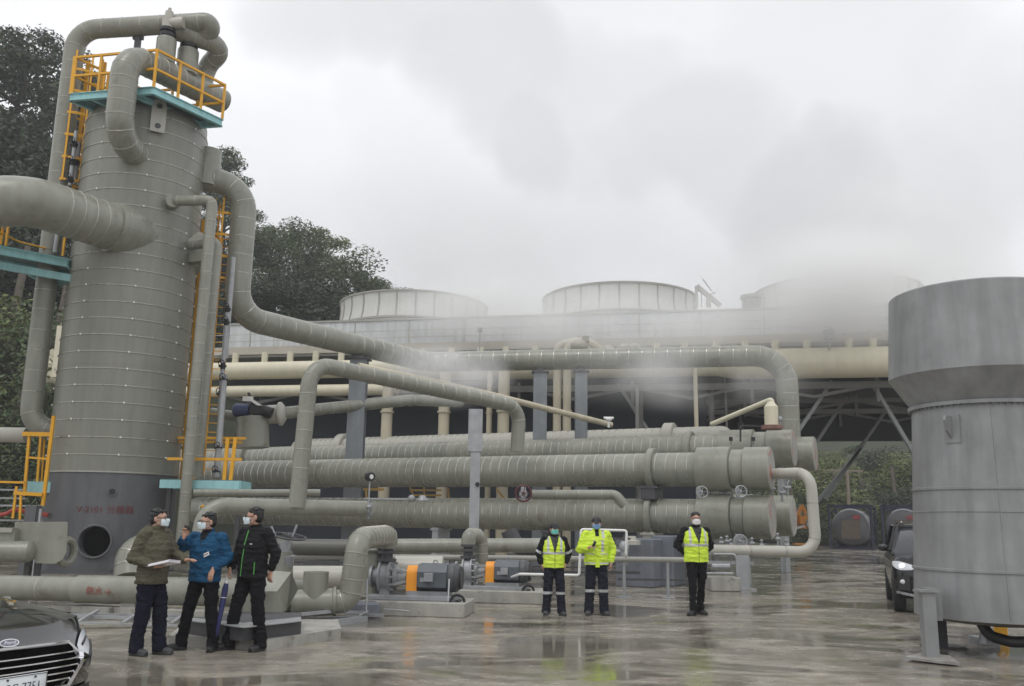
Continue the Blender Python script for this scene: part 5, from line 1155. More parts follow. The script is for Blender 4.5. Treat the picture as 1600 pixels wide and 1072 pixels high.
# ================================================================== TANK CONTAINERS, POLE
def tank_container(px0, px1, pyt, pyb, Y, label, rot, L=6.0):
    a, b_ = at(px0, pyb, Y), at(px1, pyb, Y); wd = (b_ - a).length; Ht = at(px0, pyt, Y).z - at(px0, pyb, Y).z; z0 = max(at(px0, pyb, Y).z, .0)
    root = thing('tank_container', label, 'tank container', Vector(((a.x + b_.x) / 2, Y, 0)), 'tank containers parked under the trees'); root_c = Vector(((a.x + b_.x) / 2, Y, 0)); Mz = Matrix.Rotation(rot, 3, 'Z')
    Wc = lambda x, y, z: root_c + Mz @ Vector((x, y, z)); Ht = Ht + z0
    m = MB(); h = wd / 2; t = .16
    for y in (0, L):
        for x in (-h, h): m.beam(Wc(x, y, 0), Wc(x, y, Ht), t, t)
        for z in (.1, Ht - .08): m.beam(Wc(-h, y, z), Wc(h, y, z), t, t)
        for sx in (-1, 1):
            for z in (.25, Ht - .25): m.beam(Wc(sx * h, y, z + (.5 if z < 1 else -.5)), Wc(sx * (h - .6), y, .12 if z < 1 else Ht - .12), .1, .1)
    for x in (-h, h):
        for z in (.1, Ht - .08): m.beam(Wc(x, 0, z), Wc(x, L, z), .12, .12)
    m.build('frame', mat('navy_frame', (.010, .012, .035), .45), root)
    m = MB(); m.lathe(Wc(0, .12, Ht / 2), Mz @ Vector((0, 1, 0)), [(0, .2), (.02, h * .6), (.14, h * .85), (.4, h * .93), (L - .5, h * .93), (L - .2, h * .8), (L - .12, .2)], 32); m.build('tank', mat('dull_tank', (.13, .13, .14), .35, .5, .1, 1), root)
    m = MB(); m.box(Wc(0, .02, Ht * .45), h * .9, .03, Ht * .42, Mz); m.build('end_panel', mat('tan_panel', (.11, .085, .065), .6, 0, .15, 2), root)
    m = MB(); m.box(Wc(h * .3, -.02, Ht * .72), .5, .02, .28, Mz); m.build('hazard_plate', mat('hazard_red', (.25, .04, .04), .5), root)
tank_container(1300, 1362, 788, 856, 66, 'nearest tank container with its end panel facing us', R(-24), 7)
tank_container(1384, 1446, 789, 857, 70, 'tank container half hidden behind the grey vessel', R(-24), 7)
tank_container(1262, 1292, 792, 838, 84, 'paler tank container partly behind the pipe loop', R(68), 7)
m = MB(); p = at(1326, 790, 74); q = at(1323, 722, 74); m.tube([Vector((p.x, p.y, 0)), q], .16, 10, 0, r2=.11); m.beam(at(1292, 735, 74), at(1348, 736, 74), .14, .14); m.beam(at(1318, 726, 74), at(1332, 726, 74), .5, .08)
m.build('utility_pole', mat('weathered_pole', (.24, .20, .16), .8), label='weathered pole with a crossbar in front of the bushes', cat='pole')
tr = thing('excavator_arm', 'small orange machine glimpsed behind the lower exchanger end', 'machine', at(1250, 835, 50))
m = MB(); p = at(1252, 824, 50); m.box(p, 1.2, .6, .12); m.beam(p + Vector((-.5, 0, 0)), p + Vector((.1, 0, 1.2)), .18, .18); m.beam(p + Vector((.1, 0, 1.2)), p + Vector((.5, 0, .2)), .15, .15); m.box(p + Vector((.1, 0, .4)), .6, .5, .5, bev=.05); m.box(p - Vector((0, 0, .9)), .9, .5, .1); m.build('body', ORANGE, tr)
m = MB(); m.sphere(p + Vector((.35, -.3, .2)), .2, .2, .3); m.beam(p + Vector((-.5, -.3, -.1)), p + Vector((.1, -.3, .1)), .1, .1); m.build('load', WHITE, tr)
# ================================================================== GREY VESSEL (blowdown silencer)
VY = 12.6; vx = at(1549, 800, VY).x; VC = Vector((vx, VY, 0))
vs_ = thing('silencer_vessel', 'huge plain grey vessel with a wider collar on top standing at the right edge', 'vessel', VC)
rb_ = 0.0
def rad_at(px, py): return abs((VC - at(px, py, VY)).x) * math.cos(math.atan2(VC.x, VY)) * 1.0
def rad_tan(px, py):                                     # radius whose left outline passes through a photo pixel
    d = ray(px, py); d2 = Vector((d.x, d.y)).normalized(); v = Vector((VC.x, VC.y)); return abs(v.x * d2.y - v.y * d2.x)
def z_tan(px, py):
    d = ray(px, py); hyp = math.hypot(d.x, d.y); v = Vector((VC.x, VC.y)); t = v.dot(Vector((d.x, d.y)).normalized()) / hyp; return EYE + d.z * t
zb_, rbv = z_tan(1428, 957), rad_tan(1428, 957); zt_, rtv = z_tan(1424, 642), rad_tan(1424, 642)
zc0, rc0 = z_tan(1388, 598), rad_tan(1388, 598); zc1, rc1 = z_tan(1388, 476), rad_tan(1388, 476)
m = MB(); m.lathe(VC, (0, 0, 1), [(zb_, rbv - .03), (zb_ + .004, rbv), (zt_, rtv)], 96, caps=False)
for py in (766, 885):
    zz = z_tan(1426, py); f = (zz - zb_) / (zt_ - zb_); rr = rbv + (rtv - rbv) * f; m.lathe(VC, (0, 0, 1), [(zz - .02, rr), (zz - .018, rr + .018), (zz + .014, rr + .018), (zz + .02, rr)], 96, caps=False)
zz = z_tan(1426, 800); m.lathe(VC, (0, 0, 1), [(zz - .006, rbv + (rtv - rbv) * .45), (zz, rbv + (rtv - rbv) * .45 + .006), (zz + .006, rbv + (rtv - rbv) * .45)], 96, caps=False)
m.build('barrel', VESSEL, vs_)
m = MB(); m.lathe(VC, (0, 0, 1), [(zt_ - .03, rtv), (zt_ - .03, rtv + .05), (zt_ + .02, rtv + .05), (zt_ + .02, rtv)], 96, caps=False); m.build('flange_ring', VESSEL, vs_)
m = MB()
for q in range(72): a = 2 * PI * q / 72; m.cyl(VC + Vector((math.cos(a) * (rtv + .03), math.sin(a) * (rtv + .03), zt_ - .055)), VC + Vector((math.cos(a) * (rtv + .03), math.sin(a) * (rtv + .03), zt_ - .028)), .014, n=6)
m.build('flange_bolts', VESSEL_D, vs_)
m = MB()
for a, z0_, z1_ in ((-1.95, zb_, zt_), (-1.2, zb_ + .9, zt_)): m.beam(VC + Vector((math.cos(a) * (rbv + .001), math.sin(a) * (rbv + .001), z0_ + .05)), VC + Vector((math.cos(a) * (rtv + .001), math.sin(a) * (rtv + .001), z1_ - .05)), .016, .014)
m.beam(VC + Vector((math.cos(-1.7) * rc1, math.sin(-1.7) * rc1, zc0 + .02)), VC + Vector((math.cos(-1.7) * rc1, math.sin(-1.7) * rc1, zc1 - .02)), .016, .012)
m.build('weld_seam', VESSEL, vs_)
m = MB(); m.lathe(VC, (0, 0, 1), [(zt_ + .02, rtv + .01), (zc0 - .03, rc0 - .03), (zc0, rc0), (zc1, rc1), (zc1 + .02, rc1 - .02), (zc1, rc1 - .05)], 96, caps=False)
m.build('collar', VESSEL, vs_)
m = MB(); m.lathe(VC, (0, 0, 1), [(zb_, rbv - .04), (zb_ - .06, rbv - .3), (zb_ - .12, .2), (zb_ - .12, .01)], 64, caps=False); m.build('bottom_dish', mat('rusty_dish', (.13, .12, .10), .6, 0, .2, 3), vs_)
foot = atz(1455, 1032, 0); Lx, Ly = foot.x, foot.y
ztop = at(1450, 925, Ly).z
m = MB(); m.box(Vector((Lx, Ly, ztop / 2 + .015)), .165, .14, ztop - .03); m.box(Vector((Lx, Ly, ztop + .015)), .26, .2, .03); m.box(Vector((Lx + .13, Ly + .17, ztop - .16)), .18, .2, .40); m.build('leg', VESSEL, vs_)
m = MB(); P = [atz(x, y, .02) for x, y in ((1412, 1030), (1470, 1037), (1500, 1040), (1484, 1028), (1440, 1023))]; m.prism(P, (0, 0, .03)); m.build('foot_plate', mat('mortar_grey', (.26, .25, .23), .8, 0, .25, 6, 0, .4, 30), vs_)
for (px, py, lab) in ((1468, 1012, 1), (1640, 1012, 2), (1655, 1040, 3)):
    q = atz(px, py, 0); m = MB(); m.ibeam(Vector((q.x, q.y, .03)), Vector((q.x, q.y, zb_ + .3)), .17, .17, .02, up=(0, 1, 0)); m.box(Vector((q.x + .05, q.y, .015)), .5, .35, .03); m.build('leg', STEELD, vs_)
br = MB(); c_ = VC + Vector((-rtv * .93, -rtv * .42, 0)); d_ = Vector((-.91, -.41, 0)).normalized(); zz0, zz1 = at(1440, 690, 11.9).z, at(1440, 646, 11.9).z
pB = at(1452, 668, VY - 1.0)
nB = Vector((pB.x - VC.x, pB.y - VC.y, 0)).normalized(); tB = Vector((-nB.y, nB.x, 0)); pB = VC + nB * (rtv + .005)
br.box(Vector((pB.x, pB.y, (zz0 + zz1) / 2)) + nB * .02, .2, .03, zz1 - zz0, Matrix((tB, nB, (0, 0, 1))).transposed()); 
br.prism([Vector((pB.x, pB.y, z)) + nB * o_ + tB * -.04 for o_, z in ((0, zz0 + .03), (.16, zz0 + .16), (.20, zz1 - .08), (.17, zz1 - .02), (0, zz1 - .01))], tB * .035)
br.build('lifting_lug', VESSEL, vs_)
m = MB(); m.tube([at(1530, 968, 12.3), at(1546, 994, 12.2), at(1580, 1003, 12.0), at(1700, 1004, 11.6)], .07, 16, .2); m.build('drain_pipe', BLACKM, label='black curved drain pipe under the grey vessel', cat='pipe')
m = MB(); m.cyl(at(1538, 1006, 12.3), at(1540, 985, 12.3), .07, n=12); p = atz(1538, 1006, 0); m.box(Vector((p.x, p.y, .05)), .3, .3, .1); m.build('pipe_stand', CAST, label='short pale stand by the drain pipe under the vessel', cat='support')
m = MB(); p = atz(1565, 998, 0); m.box(p + Vector((0, 0, .12)), .18, .1, .2, bev=.02); m.torus(p + Vector((0, -.02, .22)), (0, 1, 0), .06, .015, 12, 6); m.build('yellow_valve', YEL, label='small yellow valve under the grey vessel', cat='valve')
# ================================================================== TREES PLACEMENT
LFT = [  # px, py_top, Y, kind, leaf, label
 (-60, 60, 62, 'conifer', 0, 'dark cedar cut by the picture edge, furthest left'), (-5, 18, 74, 'loose', 0, 'tall dark tree at the top left corner'), (40, 55, 66, 'round', 0, 'dark rounded tree left of the tower platform'),
 (88, 45, 78, 'loose', 0, 'airy tree showing between the tall drop pipe and the sky'), (15, 170, 58, 'round', 0, 'dark tree filling the hillside left of the drop pipe'), (70, 215, 57, 'conifer', 0, 'cedar beside the upper part of the drop pipe'),
 (-30, 300, 54, 'round', 0, 'dark tree above the inlet pipe'), (20, 440, 50, 'bush', 2, 'olive green bush just below the side platform'), (95, 452, 49, 'bush', 1, 'green bush between the drop pipe and the tower'), (-20, 540, 46, 'bush', 2, 'leafy bush left of the drop pipe'), (30, 600, 45, 'bush', 1, 'low green bush above the level grey pipe'), (95, 620, 44, 'bush', 1, 'bush tucked behind the elbow of the drop pipe'), (0, 690, 43, 'bush', 0, 'dark bush under the level grey pipe at far left'), (70, 660, 46, 'bush', 0, 'dark bush behind the yellow ladder frame'), (130, 100, 80, 'loose', 0, 'tree top behind the top platform'), (150, 110, 84, 'conifer', 1, 'cedar top behind the top platform rail'), (118, 420, 56, 'round', 0, 'tree hidden behind the tower waist'), (-70, 430, 50, 'round', 1, 'tree at the picture edge below the inlet pipe'),
 (362, 228, 82, 'conifer', 1, 'tall misty cedar just right of the tower'), (336, 262, 90, 'loose', 0, 'misty tree behind the tall stub of the tower'), (392, 318, 80, 'loose', 1, 'open crowned tree behind the drop of the long pipe'), (426, 345, 76, 'round', 1, 'green rounded tree right of the long pipe'), (470, 338, 82, 'round', 1, 'high rounded tree on the skyline, third from the tower'), (505, 352, 86, 'loose', 2, 'yellowish open tree on the skyline'), (535, 385, 80, 'round', 1, 'rounded tree on the falling skyline'), (572, 412, 84, 'loose', 1, 'open tree right on the falling skyline'), (598, 436, 88, 'round', 1, 'last dense tree before the left fan stack'), (450, 420, 66, 'round', 0, 'dark tree low behind the sloping pipe'), (505, 430, 68, 'round', 0, 'dark tree left of the left fan stack'), (400, 430, 64, 'round', 0, 'dark tree directly right of the long vertical pipe'), (550, 450, 72, 'loose', 0, 'dark open tree just left of the fan stack rim'), (345, 380, 70, 'round', 0, 'dark tree seen between the slim pipes and the long pipe'), (320, 330, 74, 'round', 0, 'dark tree behind the nozzle pipes of the tower'), (618, 452, 92, 'loose', 2, 'thin tree poking over the left fan stack'), (700, 462, 110, 'conifer', 0, 'faint lone tree top above the middle of the left fan stack')]
for i, (x, y, Y, k_, lf, lab) in enumerate(LFT): tree_at(x, y, Y, lab, k_, lf, seed=i % 3, sx={'loose': 1.15, 'round': 1.25}.get(k_, 1.1))
RGT = [(1262, 700, 82, 'bush', 2, 'pale green bush right of the pipe loop'), (1300, 700, 90, 'round', 2, 'bright tree in the gap under the cooling tower'), (1335, 690, 96, 'loose', 1, 'open tree behind the utility pole'), (1370, 695, 88, 'round', 0, 'dark tree right of the utility pole'), (1408, 700, 84, 'round', 2, 'tree beside the edge of the grey vessel'), (1245, 690, 98, 'round', 1, 'tree behind the far right exchanger end'), (1285, 745, 80, 'bush', 1, 'low bush above the nearest tank container'), (1312, 755, 79, 'bush', 2, 'low bush at the foot of the utility pole'), (1352, 752, 81, 'bush', 0, 'dark low bush right of the pole foot'), (1395, 750, 80, 'bush', 0, 'dark bush above the half hidden tank container'), (1430, 740, 82, 'bush', 1, 'bush touching the outline of the grey vessel'), (955, 752, 74, 'bush', 2, 'bush seen through the gap between exchanger tiers, left'), (1000, 756, 74, 'bush', 1, 'bush seen through the gap between exchanger tiers, right'), (1240, 775, 76, 'bush', 1, 'bush behind the lower exchanger end'), (1215, 700, 92, 'bush', 0, 'dark bush hidden behind the exchanger covers'),
 (1470, 700, 86, 'round', 0, 'dark tree behind the left side of the grey vessel'), (1530, 690, 92, 'loose', 1, 'open tree directly behind the grey vessel'), (1590, 700, 88, 'round', 2, 'bright tree behind the right side of the grey vessel'), (1500, 760, 80, 'bush', 1, 'bush low behind the grey vessel'), (1560, 765, 81, 'bush', 2, 'pale bush low behind the grey vessel')]
for i, (x, y, Y, k_, lf, lab) in enumerate(RGT):
    P = at(x, y, Y); tree_at(x, y, Y, lab, k_, lf, seed=i % 3, group='greenery behind the yard', base=max(hill_h(P.x, P.y) - .3, -.3), sx=1.5)
# ================================================================== PEOPLE
def loft(m, rings, n=20, mi=0):
    prev = None
    for (c, rx, ry, *yaw) in rings:
        a = yaw[0] if yaw else 0.0; c = Vector(c)
        cur = m.ring(c, Vector((math.cos(a), math.sin(a), 0)), Vector((-math.sin(a), math.cos(a), 0)), rx, ry, n)
        if prev: m.bridge(prev, cur, mi)
        else: m.face(cur[::-1], mi)
        prev = cur
    m.face(prev, mi)
def cap(m, p, q, r1, r2, n=12):
    p, q = Vector(p), Vector(q); m.cyl(p, q, r1, r2, n); m.sphere(p, r1, r1, r1, n, 6); m.sphere(q, r2, r2, r2, n, 6)
def limb(m, pts, rs):
    for (a, b), (r, s) in zip(zip(pts, pts[1:]), zip(rs, rs[1:])): cap(m, a, b, r, s)
def remesh(m, voxel, name, mats, parent, wrinkle=0.0, wsc=14.0, smooth=2, colorf=None, label=None, zrange=None):
    me = bpy.data.meshes.new(name); me.from_pydata([tuple(v) for v in m.v], [], m.f)
    bm = bmesh.new(); bm.from_mesh(me); bmesh.ops.recalc_face_normals(bm, faces=bm.faces); bm.to_mesh(me); bm.free()
    t = bpy.data.objects.new('tmp', me); C.objects.link(t)
    md = t.modifiers.new('r', 'REMESH'); md.mode = 'VOXEL'; md.voxel_size = voxel; md.adaptivity = 0
    if smooth: s_ = t.modifiers.new('s', 'SMOOTH'); s_.factor = .5; s_.iterations = smooth
    dg = bpy.context.evaluated_depsgraph_get(); out = bpy.data.meshes.new_from_object(t.evaluated_get(dg)); bpy.data.objects.remove(t); bpy.data.meshes.remove(me)
    if wrinkle:
        ns = [v.normal.copy() for v in out.vertices]
        for v, n_ in zip(out.vertices, ns):
            c = v.co
            w_ = noise.noise(Vector((c.x * wsc, c.y * wsc, c.z * wsc * 1.5))) * .6 + noise.noise(Vector((c.x * wsc * .6 + c.z * 9, c.y * wsc * .5, c.z * wsc * 2.6 + 5))) * .6
            w_ += noise.noise(Vector((c.x * 22 - c.z * 14, c.y * 22, c.z * 38))) * .45; w_ = w_ if w_ > 0 else w_ * .8
            v.co = c + n_ * (wrinkle * w_)
    out.materials.clear()
    for q in (mats if isinstance(mats, (list, tuple)) else [mats]): out.materials.append(q)
    out.polygons.foreach_set('use_smooth', [True] * len(out.polygons))
    if colorf: out.polygons.foreach_set('material_index', [colorf(p.center, p.normal) for p in out.polygons])
    out.update(); o = bpy.data.objects.new(name, out); C.objects.link(o); o.parent = parent
    if label: o['label'] = label
    return o
def local(m, name, mats, parent, label=None):
    me = bpy.data.meshes.new(name); me.from_pydata([tuple(v) for v in m.v], [], m.f)
    for q in (mats if isinstance(mats, (list, tuple)) else [mats]): me.materials.append(q)
    me.polygons.foreach_set('material_index', m.m); me.polygons.foreach_set('use_smooth', m.s)
    bm = bmesh.new(); bm.from_mesh(me); bmesh.ops.recalc_face_normals(bm, faces=bm.faces); bm.to_mesh(me); bm.free(); me.set_sharp_from_angle(angle=R(48))
    o = bpy.data.objects.new(name, me); C.objects.link(o); o.parent = parent
    if label: o['label'] = label
    return o
SKIN = mat('skin', (.47, .27, .19), .5, 0, .06, 10); HAIR = mat('black_hair', (.012, .011, .011), .5, 0, .2, 20)
SHOE = mat('black_shoe', (.018, .018, .02), .45, 0, .1, 20); SHOEG = mat('grey_shoe', (.05, .052, .055), .6, 0, .2, 20)
EYE_W = mat('eye_white', (.7, .68, .65), .3, 0, 0); 
def cloth(name, col, rough=.8): return mat(name, col, rough, 0, .15, 7, 0, .6, 45, spec=.12)
TAPE = mat('reflective_tape', (.50, .52, .52), .35, .1, .06, 20)
def hand(m, w_, d, palm, curl=.5, side=1, sc=1.0):
    w_ = Vector(w_); d = Vector(d).normalized(); n_ = Vector(palm); n_ = (n_ - d * n_.dot(d)).normalized(); s_ = d.cross(n_) * side   # n_: palm faces this way; s_: towards the thumb
    P = lambda a, b, c: w_ + d * a * sc + s_ * b * sc + n_ * c * sc
    cap(m, P(-.02, 0, 0), P(.02, 0, 0), .026 * sc, .025 * sc, 10)
    for b in (-.026, -.009, .009, .026): cap(m, P(.01, b * .6, 0), P(.082, b, 0), .017 * sc, .0135 * sc, 10)
    for b, L in ((.030, .066), (.010, .076), (-.011, .071), (-.031, .055)):
        a0 = P(.084, b, 0); t = curl * 1.0; d1 = d * math.cos(t) + n_ * math.sin(t); t2 = curl * 2.0; d2 = d * math.cos(t2) + n_ * math.sin(t2); t3 = curl * 2.7; d3 = d * math.cos(t3) + n_ * math.sin(t3)
        o_ = s_ * (b * .12); a1 = a0 + (d1 + o_) * L * .46 * sc; a2 = a1 + (d2 + o_) * L * .32 * sc; a3 = a2 + d3 * L * .24 * sc
        limb(m, [a0, a1, a2, a3], [.0095 * sc, .0088 * sc, .008 * sc, .007 * sc])
    t0 = P(.018, .026, .006); t1 = P(.048, .052, .018); t2 = P(.075, .058, .030 + .02 * curl)
    limb(m, [t0, t1, t2], [.0135 * sc, .0105 * sc, .0085 * sc])
def person(label, px, py, ytop, heading, J, outfit, hyaw=0, hpitch=0, lean=0.0, extra=None, group=None, zoff=0.0):
    G = atz(px, py, 0); kH = (at(px, ytop, G.y).z) / 1.76
    o = thing('person', label, 'person', G, group); o.rotation_euler.z = R(heading); o.scale = (kH, kH, kH)
    sh, hp = .185, .095
    A = {}
    for s_, nm in ((-1, 'R'), (1, 'L')):
        A[nm] = dict(sh=Vector((s_ * sh, .01, 1.435)), el=Vector(J[nm + 'e']), wr=Vector(J[nm + 'w']), hd=Vector(J.get(nm + 'd', (0, 0, -1))), pm=Vector(J.get(nm + 'p', (0, 1, 0))), cu=J.get(nm + 'c', .35))
        A[nm]['hip'] = Vector((s_ * hp, 0, .93)); an = Vector(J[nm + 'a']); A[nm]['an'] = Vector((an.x, an.y, .085)); kn = J.get(nm + 'k')
        A[nm]['kn'] = Vector(kn) if kn else (A[nm]['hip'].lerp(A[nm]['an'], .5) + Vector((0, -.03, .02)))
    hc = Vector((0, -.03, 1.635)) + Vector((0, -.0, 0)); RM = Matrix.Rotation(R(hyaw), 3, 'Z') @ Matrix.Rotation(R(hpitch), 3, 'X')
    H = lambda x, y, z: hc + RM @ Vector((x, y, z))
    # ---- body: one continuous surface
    m = MB(); m.sphere(H(0, .012, .025), .076, .096, .088, 20, 14, rot=RM); m.sphere(H(0, -.020, -.035), .060, .072, .076, 18, 12, rot=RM); m.sphere(H(0, -.048, -.085), .036, .036, .026, 14, 8, rot=RM)
    m.sphere(H(0, -.035, .012), .064, .062, .06, 16, 10, rot=RM)
    cap(m, H(0, -.090, .005), H(0, -.108, -.028), .008, .013, 10); m.sphere(H(0, -.100, -.032), .017, .013, .010, 10, 6, rot=RM)
    for x in (-.030, .030): m.sphere(H(x * 1.3, -.070, -.02), .024, .022, .022, 10, 6, rot=RM)
    m.sphere(H(0, -.088, -.062), .024, .012, .010, 10, 6, rot=RM)
    for x in (-1, 1): m.sphere(H(x * .078, .008, -.012), .011, .02, .033, 10, 8, rot=RM)
    cap(m, (0, .008, 1.42), hc + Vector((0, .015, -.06)), .060, .054, 16)
    loft(m, [((0, 0, .86), .13, .09), ((0, 0, .95), .16, .105), ((0, 0, 1.08), .14, .095), ((0, 0, 1.28), .165, .11), ((0, .005, 1.40), .15, .09), ((0, .005, 1.46), .07, .06)], 24)
    for nm, s_ in (('R', -1), ('L', 1)):
        a = A[nm]; limb(m, [(s_ * .10, 0, 1.41), a['sh'], a['el'], a['wr']], [.06, .052, .038, .026]); hand(m, a['wr'], a['hd'], a['pm'], a['cu'], J.get(nm + 't', 1), 1.0)
        limb(m, [a['hip'], a['kn'], a['an']], [.085, .052, .038]); cap(m, a['an'], a['an'] + Vector(J.get(nm + 'toe', (s_ * .25, -1, 0))).normalized() * .09 + Vector((0, 0, -.045)), .034, .022)
    remesh(m, .0062, 'body', SKIN, o, 0, smooth=1)
    # ---- eyes, brows
    m = MB()
    for x in (-.030, .030): m.sphere(H(x, -.088, .006), .013, .008, .0065, 10, 6, rot=RM)
    local(m, 'eye', EYE_W, o); m = MB()
    for x in (-.030, .030): m.sphere(H(x, -.0945, .006), .0055, .003, .0055, 8, 6, rot=RM); m.box(H(x, -.096, .026), .034, .006, .006, RM)
    local(m, 'iris_and_brow', HAIR, o)
    # ---- head wear and hair
    if outfit.get('cap'):
        m = MB(); m.sphere(H(0, .016, .045), .090, .108, .075, 20, 12, rot=RM); m.cyl(H(0, .016, .02), H(0, .016, .05), .094, .094, 24)
        cap(m, H(-.035, -.10, .035), H(-.035, -.155, .025), .014, .012); cap(m, H(.035, -.10, .035), H(.035, -.155, .025), .014, .012); cap(m, H(0, -.10, .037), H(0, -.165, .026), .015, .012)
        remesh(m, .008, 'cap', outfit['cap'], o, 0)
        m = MB(); m.sphere(H(0, .035, .0), .078, .082, .07, 16, 10, rot=RM); local(m, 'hair', HAIR, o)
    else:
        m = MB(); m.sphere(H(0, .024, .038), .081, .095, .083, 22, 14, rot=RM); m.sphere(H(0, .042, -.008), .078, .076, .078, 18, 10, rot=RM)
        for q in range(34):
            a = rnd.uniform(0, 6.28); b_ = rnd.uniform(.45, 1.4); r_ = .006 + rnd.random() * .008
            m.sphere(H(math.cos(a) * math.cos(b_) * .080, .026 + math.sin(a) * math.cos(b_) * .09, .046 + math.sin(b_) * .078), r_ * 2, r_ * 2, r_, 8, 6, rot=RM)
        for x in (-.05, -.03, -.01, .012, .033, .052): m.sphere(H(x, -.046 - rnd.random() * .012, .078 + rnd.uniform(-.008, .012)), .018, .022, .016, 8, 6, rot=RM)
        remesh(m, .007, 'hair', HAIR, o, .004, 60)
    if outfit.get('glasses'):
        m = MB()
        for x in (-.033, .033): m.torus(H(x, -.112, .004), RM @ Vector((0, 1, 0)), .024, .0028, 16, 6)
        m.beam(H(-.01, -.113, .008), H(.01, -.113, .008), .004, .004)
        for x in (-1, 1): m.beam(H(x * .056, -.108, .008), H(x * .080, .0, .008), .004, .005)
        local(m, 'glasses', BLACKM, o)
    # ---- mask
    m = MB(); rows = []
    for j in range(9):
        v_ = -1 + 2 * j / 8; row = []
        for i in range(15):
            u_ = -1 + 2 * i / 14; a = u_ * 1.18; bulge = .016 * (1 - u_ * u_) * (1 - .5 * v_ * v_)
            x = .076 * math.sin(a) * (1 - .12 * abs(v_)); y = -.030 - (.084 + bulge + (.0 if v_ < .2 else .010 * (1 - abs(u_)))) * math.cos(a); z = -.047 + v_ * .047 * (1 - .22 * u_ * u_)
            row.append(len(m.v)); m.v.append(H(x, y, z))
        rows.append(row)
    for a_, b_ in zip(rows, rows[1:]):
        for i in range(14): m.face((a_[i], a_[i + 1], b_[i + 1], b_[i]), 0, True)
    mk = outfit['mask']; mo_ = local(m, 'face_mask', mk, o); sm_ = mo_.modifiers.new('t', 'SOLIDIFY'); sm_.thickness = .004; sm_.offset = 1
    m = MB()
    for x in (-1, 1):
        for z in (-.018, -.072): m.tube([H(x * .064, -.058, z), H(x * .080, -.02, (z - .012) / 2), H(x * .082, .012, -.012)], .0018, 6, 0)
    local(m, 'ear_loop', WHITE, o)
    # ---- trousers
    m = MB(); fl = outfit.get('flare', 1.0)
    loft(m, [((0, 0, .84), .165, .115), ((0, 0, .93), .180, .128), ((0, 0, 1.03), .168, .120), ((0, 0, 1.06), .160, .115)], 24)
    for nm in 'RL':
        a = A[nm]; limb(m, [a['hip'] + Vector((0, 0, .0)), a['kn'], a['an'] + Vector((0, .01, .03))], [.106, .082 * fl, .070 * fl]); cap(m, a['hip'].lerp(a['kn'], .4), a['kn'], .094, .082 * fl); m.cyl(a['an'] + Vector((0, .0, .10)), a['an'] + Vector((0, -.008, -.045)), .072 * fl, .080 * fl, 16)
    def tc_(c, n_):
        if outfit.get('legtape'):
            for nm in 'RL':
                z0 = J.get('tapez', .40)
                if abs(c.z - z0) < .024: return 1
        return 0
    remesh(m, .010, 'trousers', [outfit['trousers'], TAPE], o, .020, 9, 1, tc_)
    # ---- shoes
    for nm, s_ in (('R', -1), ('L', 1)):
        a = A[nm]['an']; to = Vector(J.get(nm + 'toe', (s_ * .25, -1, 0))).normalized(); lt_ = Vector((-to.y, to.x, 0)); m = MB(); Mx = Matrix((lt_, -to, Vector((0, 0, 1)))).transposed()
        b0 = Vector((a.x, a.y, 0)); m.sphere(b0 + to * .10 + Vector((0, 0, .045)), .050, .105, .042, 16, 10, rot=Mx); m.sphere(b0 - to * .01 + Vector((0, 0, .06)), .046, .075, .058, 16, 10, rot=Mx); m.box(b0 + to * .055 + Vector((0, 0, .016)), .088, .262, .032, Mx, bev=.02)
        remesh(m, .008, 'shoe', outfit.get('shoe', SHOE), o, 0)
    # ---- jacket
    jm = outfit['jacket']; z0 = outfit.get('hem', .86); jb = outfit.get('bulk', 1.0); m = MB()
    loft(m, [((0, 0, z0), .200 * jb, .145 * jb), ((0, -.002, z0 + .07), .198 * jb, .145 * jb), ((0, -.004, 1.06), .192 * jb, .142 * jb), ((0, -.008, 1.27), .208 * jb, .150 * jb), ((0, 0, 1.39), .205 * jb, .128 * jb), ((0, .005, 1.455), .150, .105), ((0, .004, 1.50), .088, .082)], 28)
    for nm, s_ in (('R', -1), ('L', 1)):
        a = A[nm]; wv = (a['wr'] - a['el']).normalized(); limb(m, [(s_ * .12, .005, 1.40), a['sh'] + Vector((0, 0, -.005)), a['el']], [.082, .080 * jb, .064 * jb]); limb(m, [a['el'], a['wr'] - wv * .045], [.064 * jb, .049 * jb]); m.cyl(a['wr'] - wv * .09, a['wr'] - wv * .012, .047, .046, 14)
    if outfit.get('hood'):
        m.sphere((0, .095, 1.47), .115, .075, .085, 18, 10); m.torus((0, .012, 1.505), (0, .25, 1), .085, .036, 20, 10)
    else: loft(m, [((0, .002, 1.47), .088, .086), ((0, .0, 1.525), .078, .078), ((0, .0, 1.545), .074, .074)], 20)
    def jc(c, n_): return outfit['jfn'](c, n_, A) if outfit.get('jfn') else 0
    jmats = jm if isinstance(jm, list) else [jm]
    remesh(m, .0095, 'jacket', jmats, o, .021, 9, 1, jc)
    # ---- vest
    if outfit.get('vest'):
        m = MB(); loft(m, [((0, 0, .90), .222, .165), ((0, -.002, .98), .216, .164), ((0, -.004, 1.10), .212, .160), ((0, -.008, 1.27), .224, .166), ((0, 0, 1.385), .215, .146), ((0, .005, 1.465), .155, .118), ((0, .004, 1.500), .10, .094)], 30)
        for s_ in (-1, 1): cap(m, (s_ * .12, .005, 1.395), (s_ * .168, .005, 1.405), .092, .080)
        ob = remesh(m, .0095, 'vest', [outfit['vest'], TAPE, BLACKM], o, .016, 9, 1, lambda c, n_: outfit['vfn'](c, n_))
    if extra: extra(o, A, H)
    return o
HV = mat('hi_vis_yellow', (.60, .80, .05), .65, 0, .08, 8, 0, .2, 90)
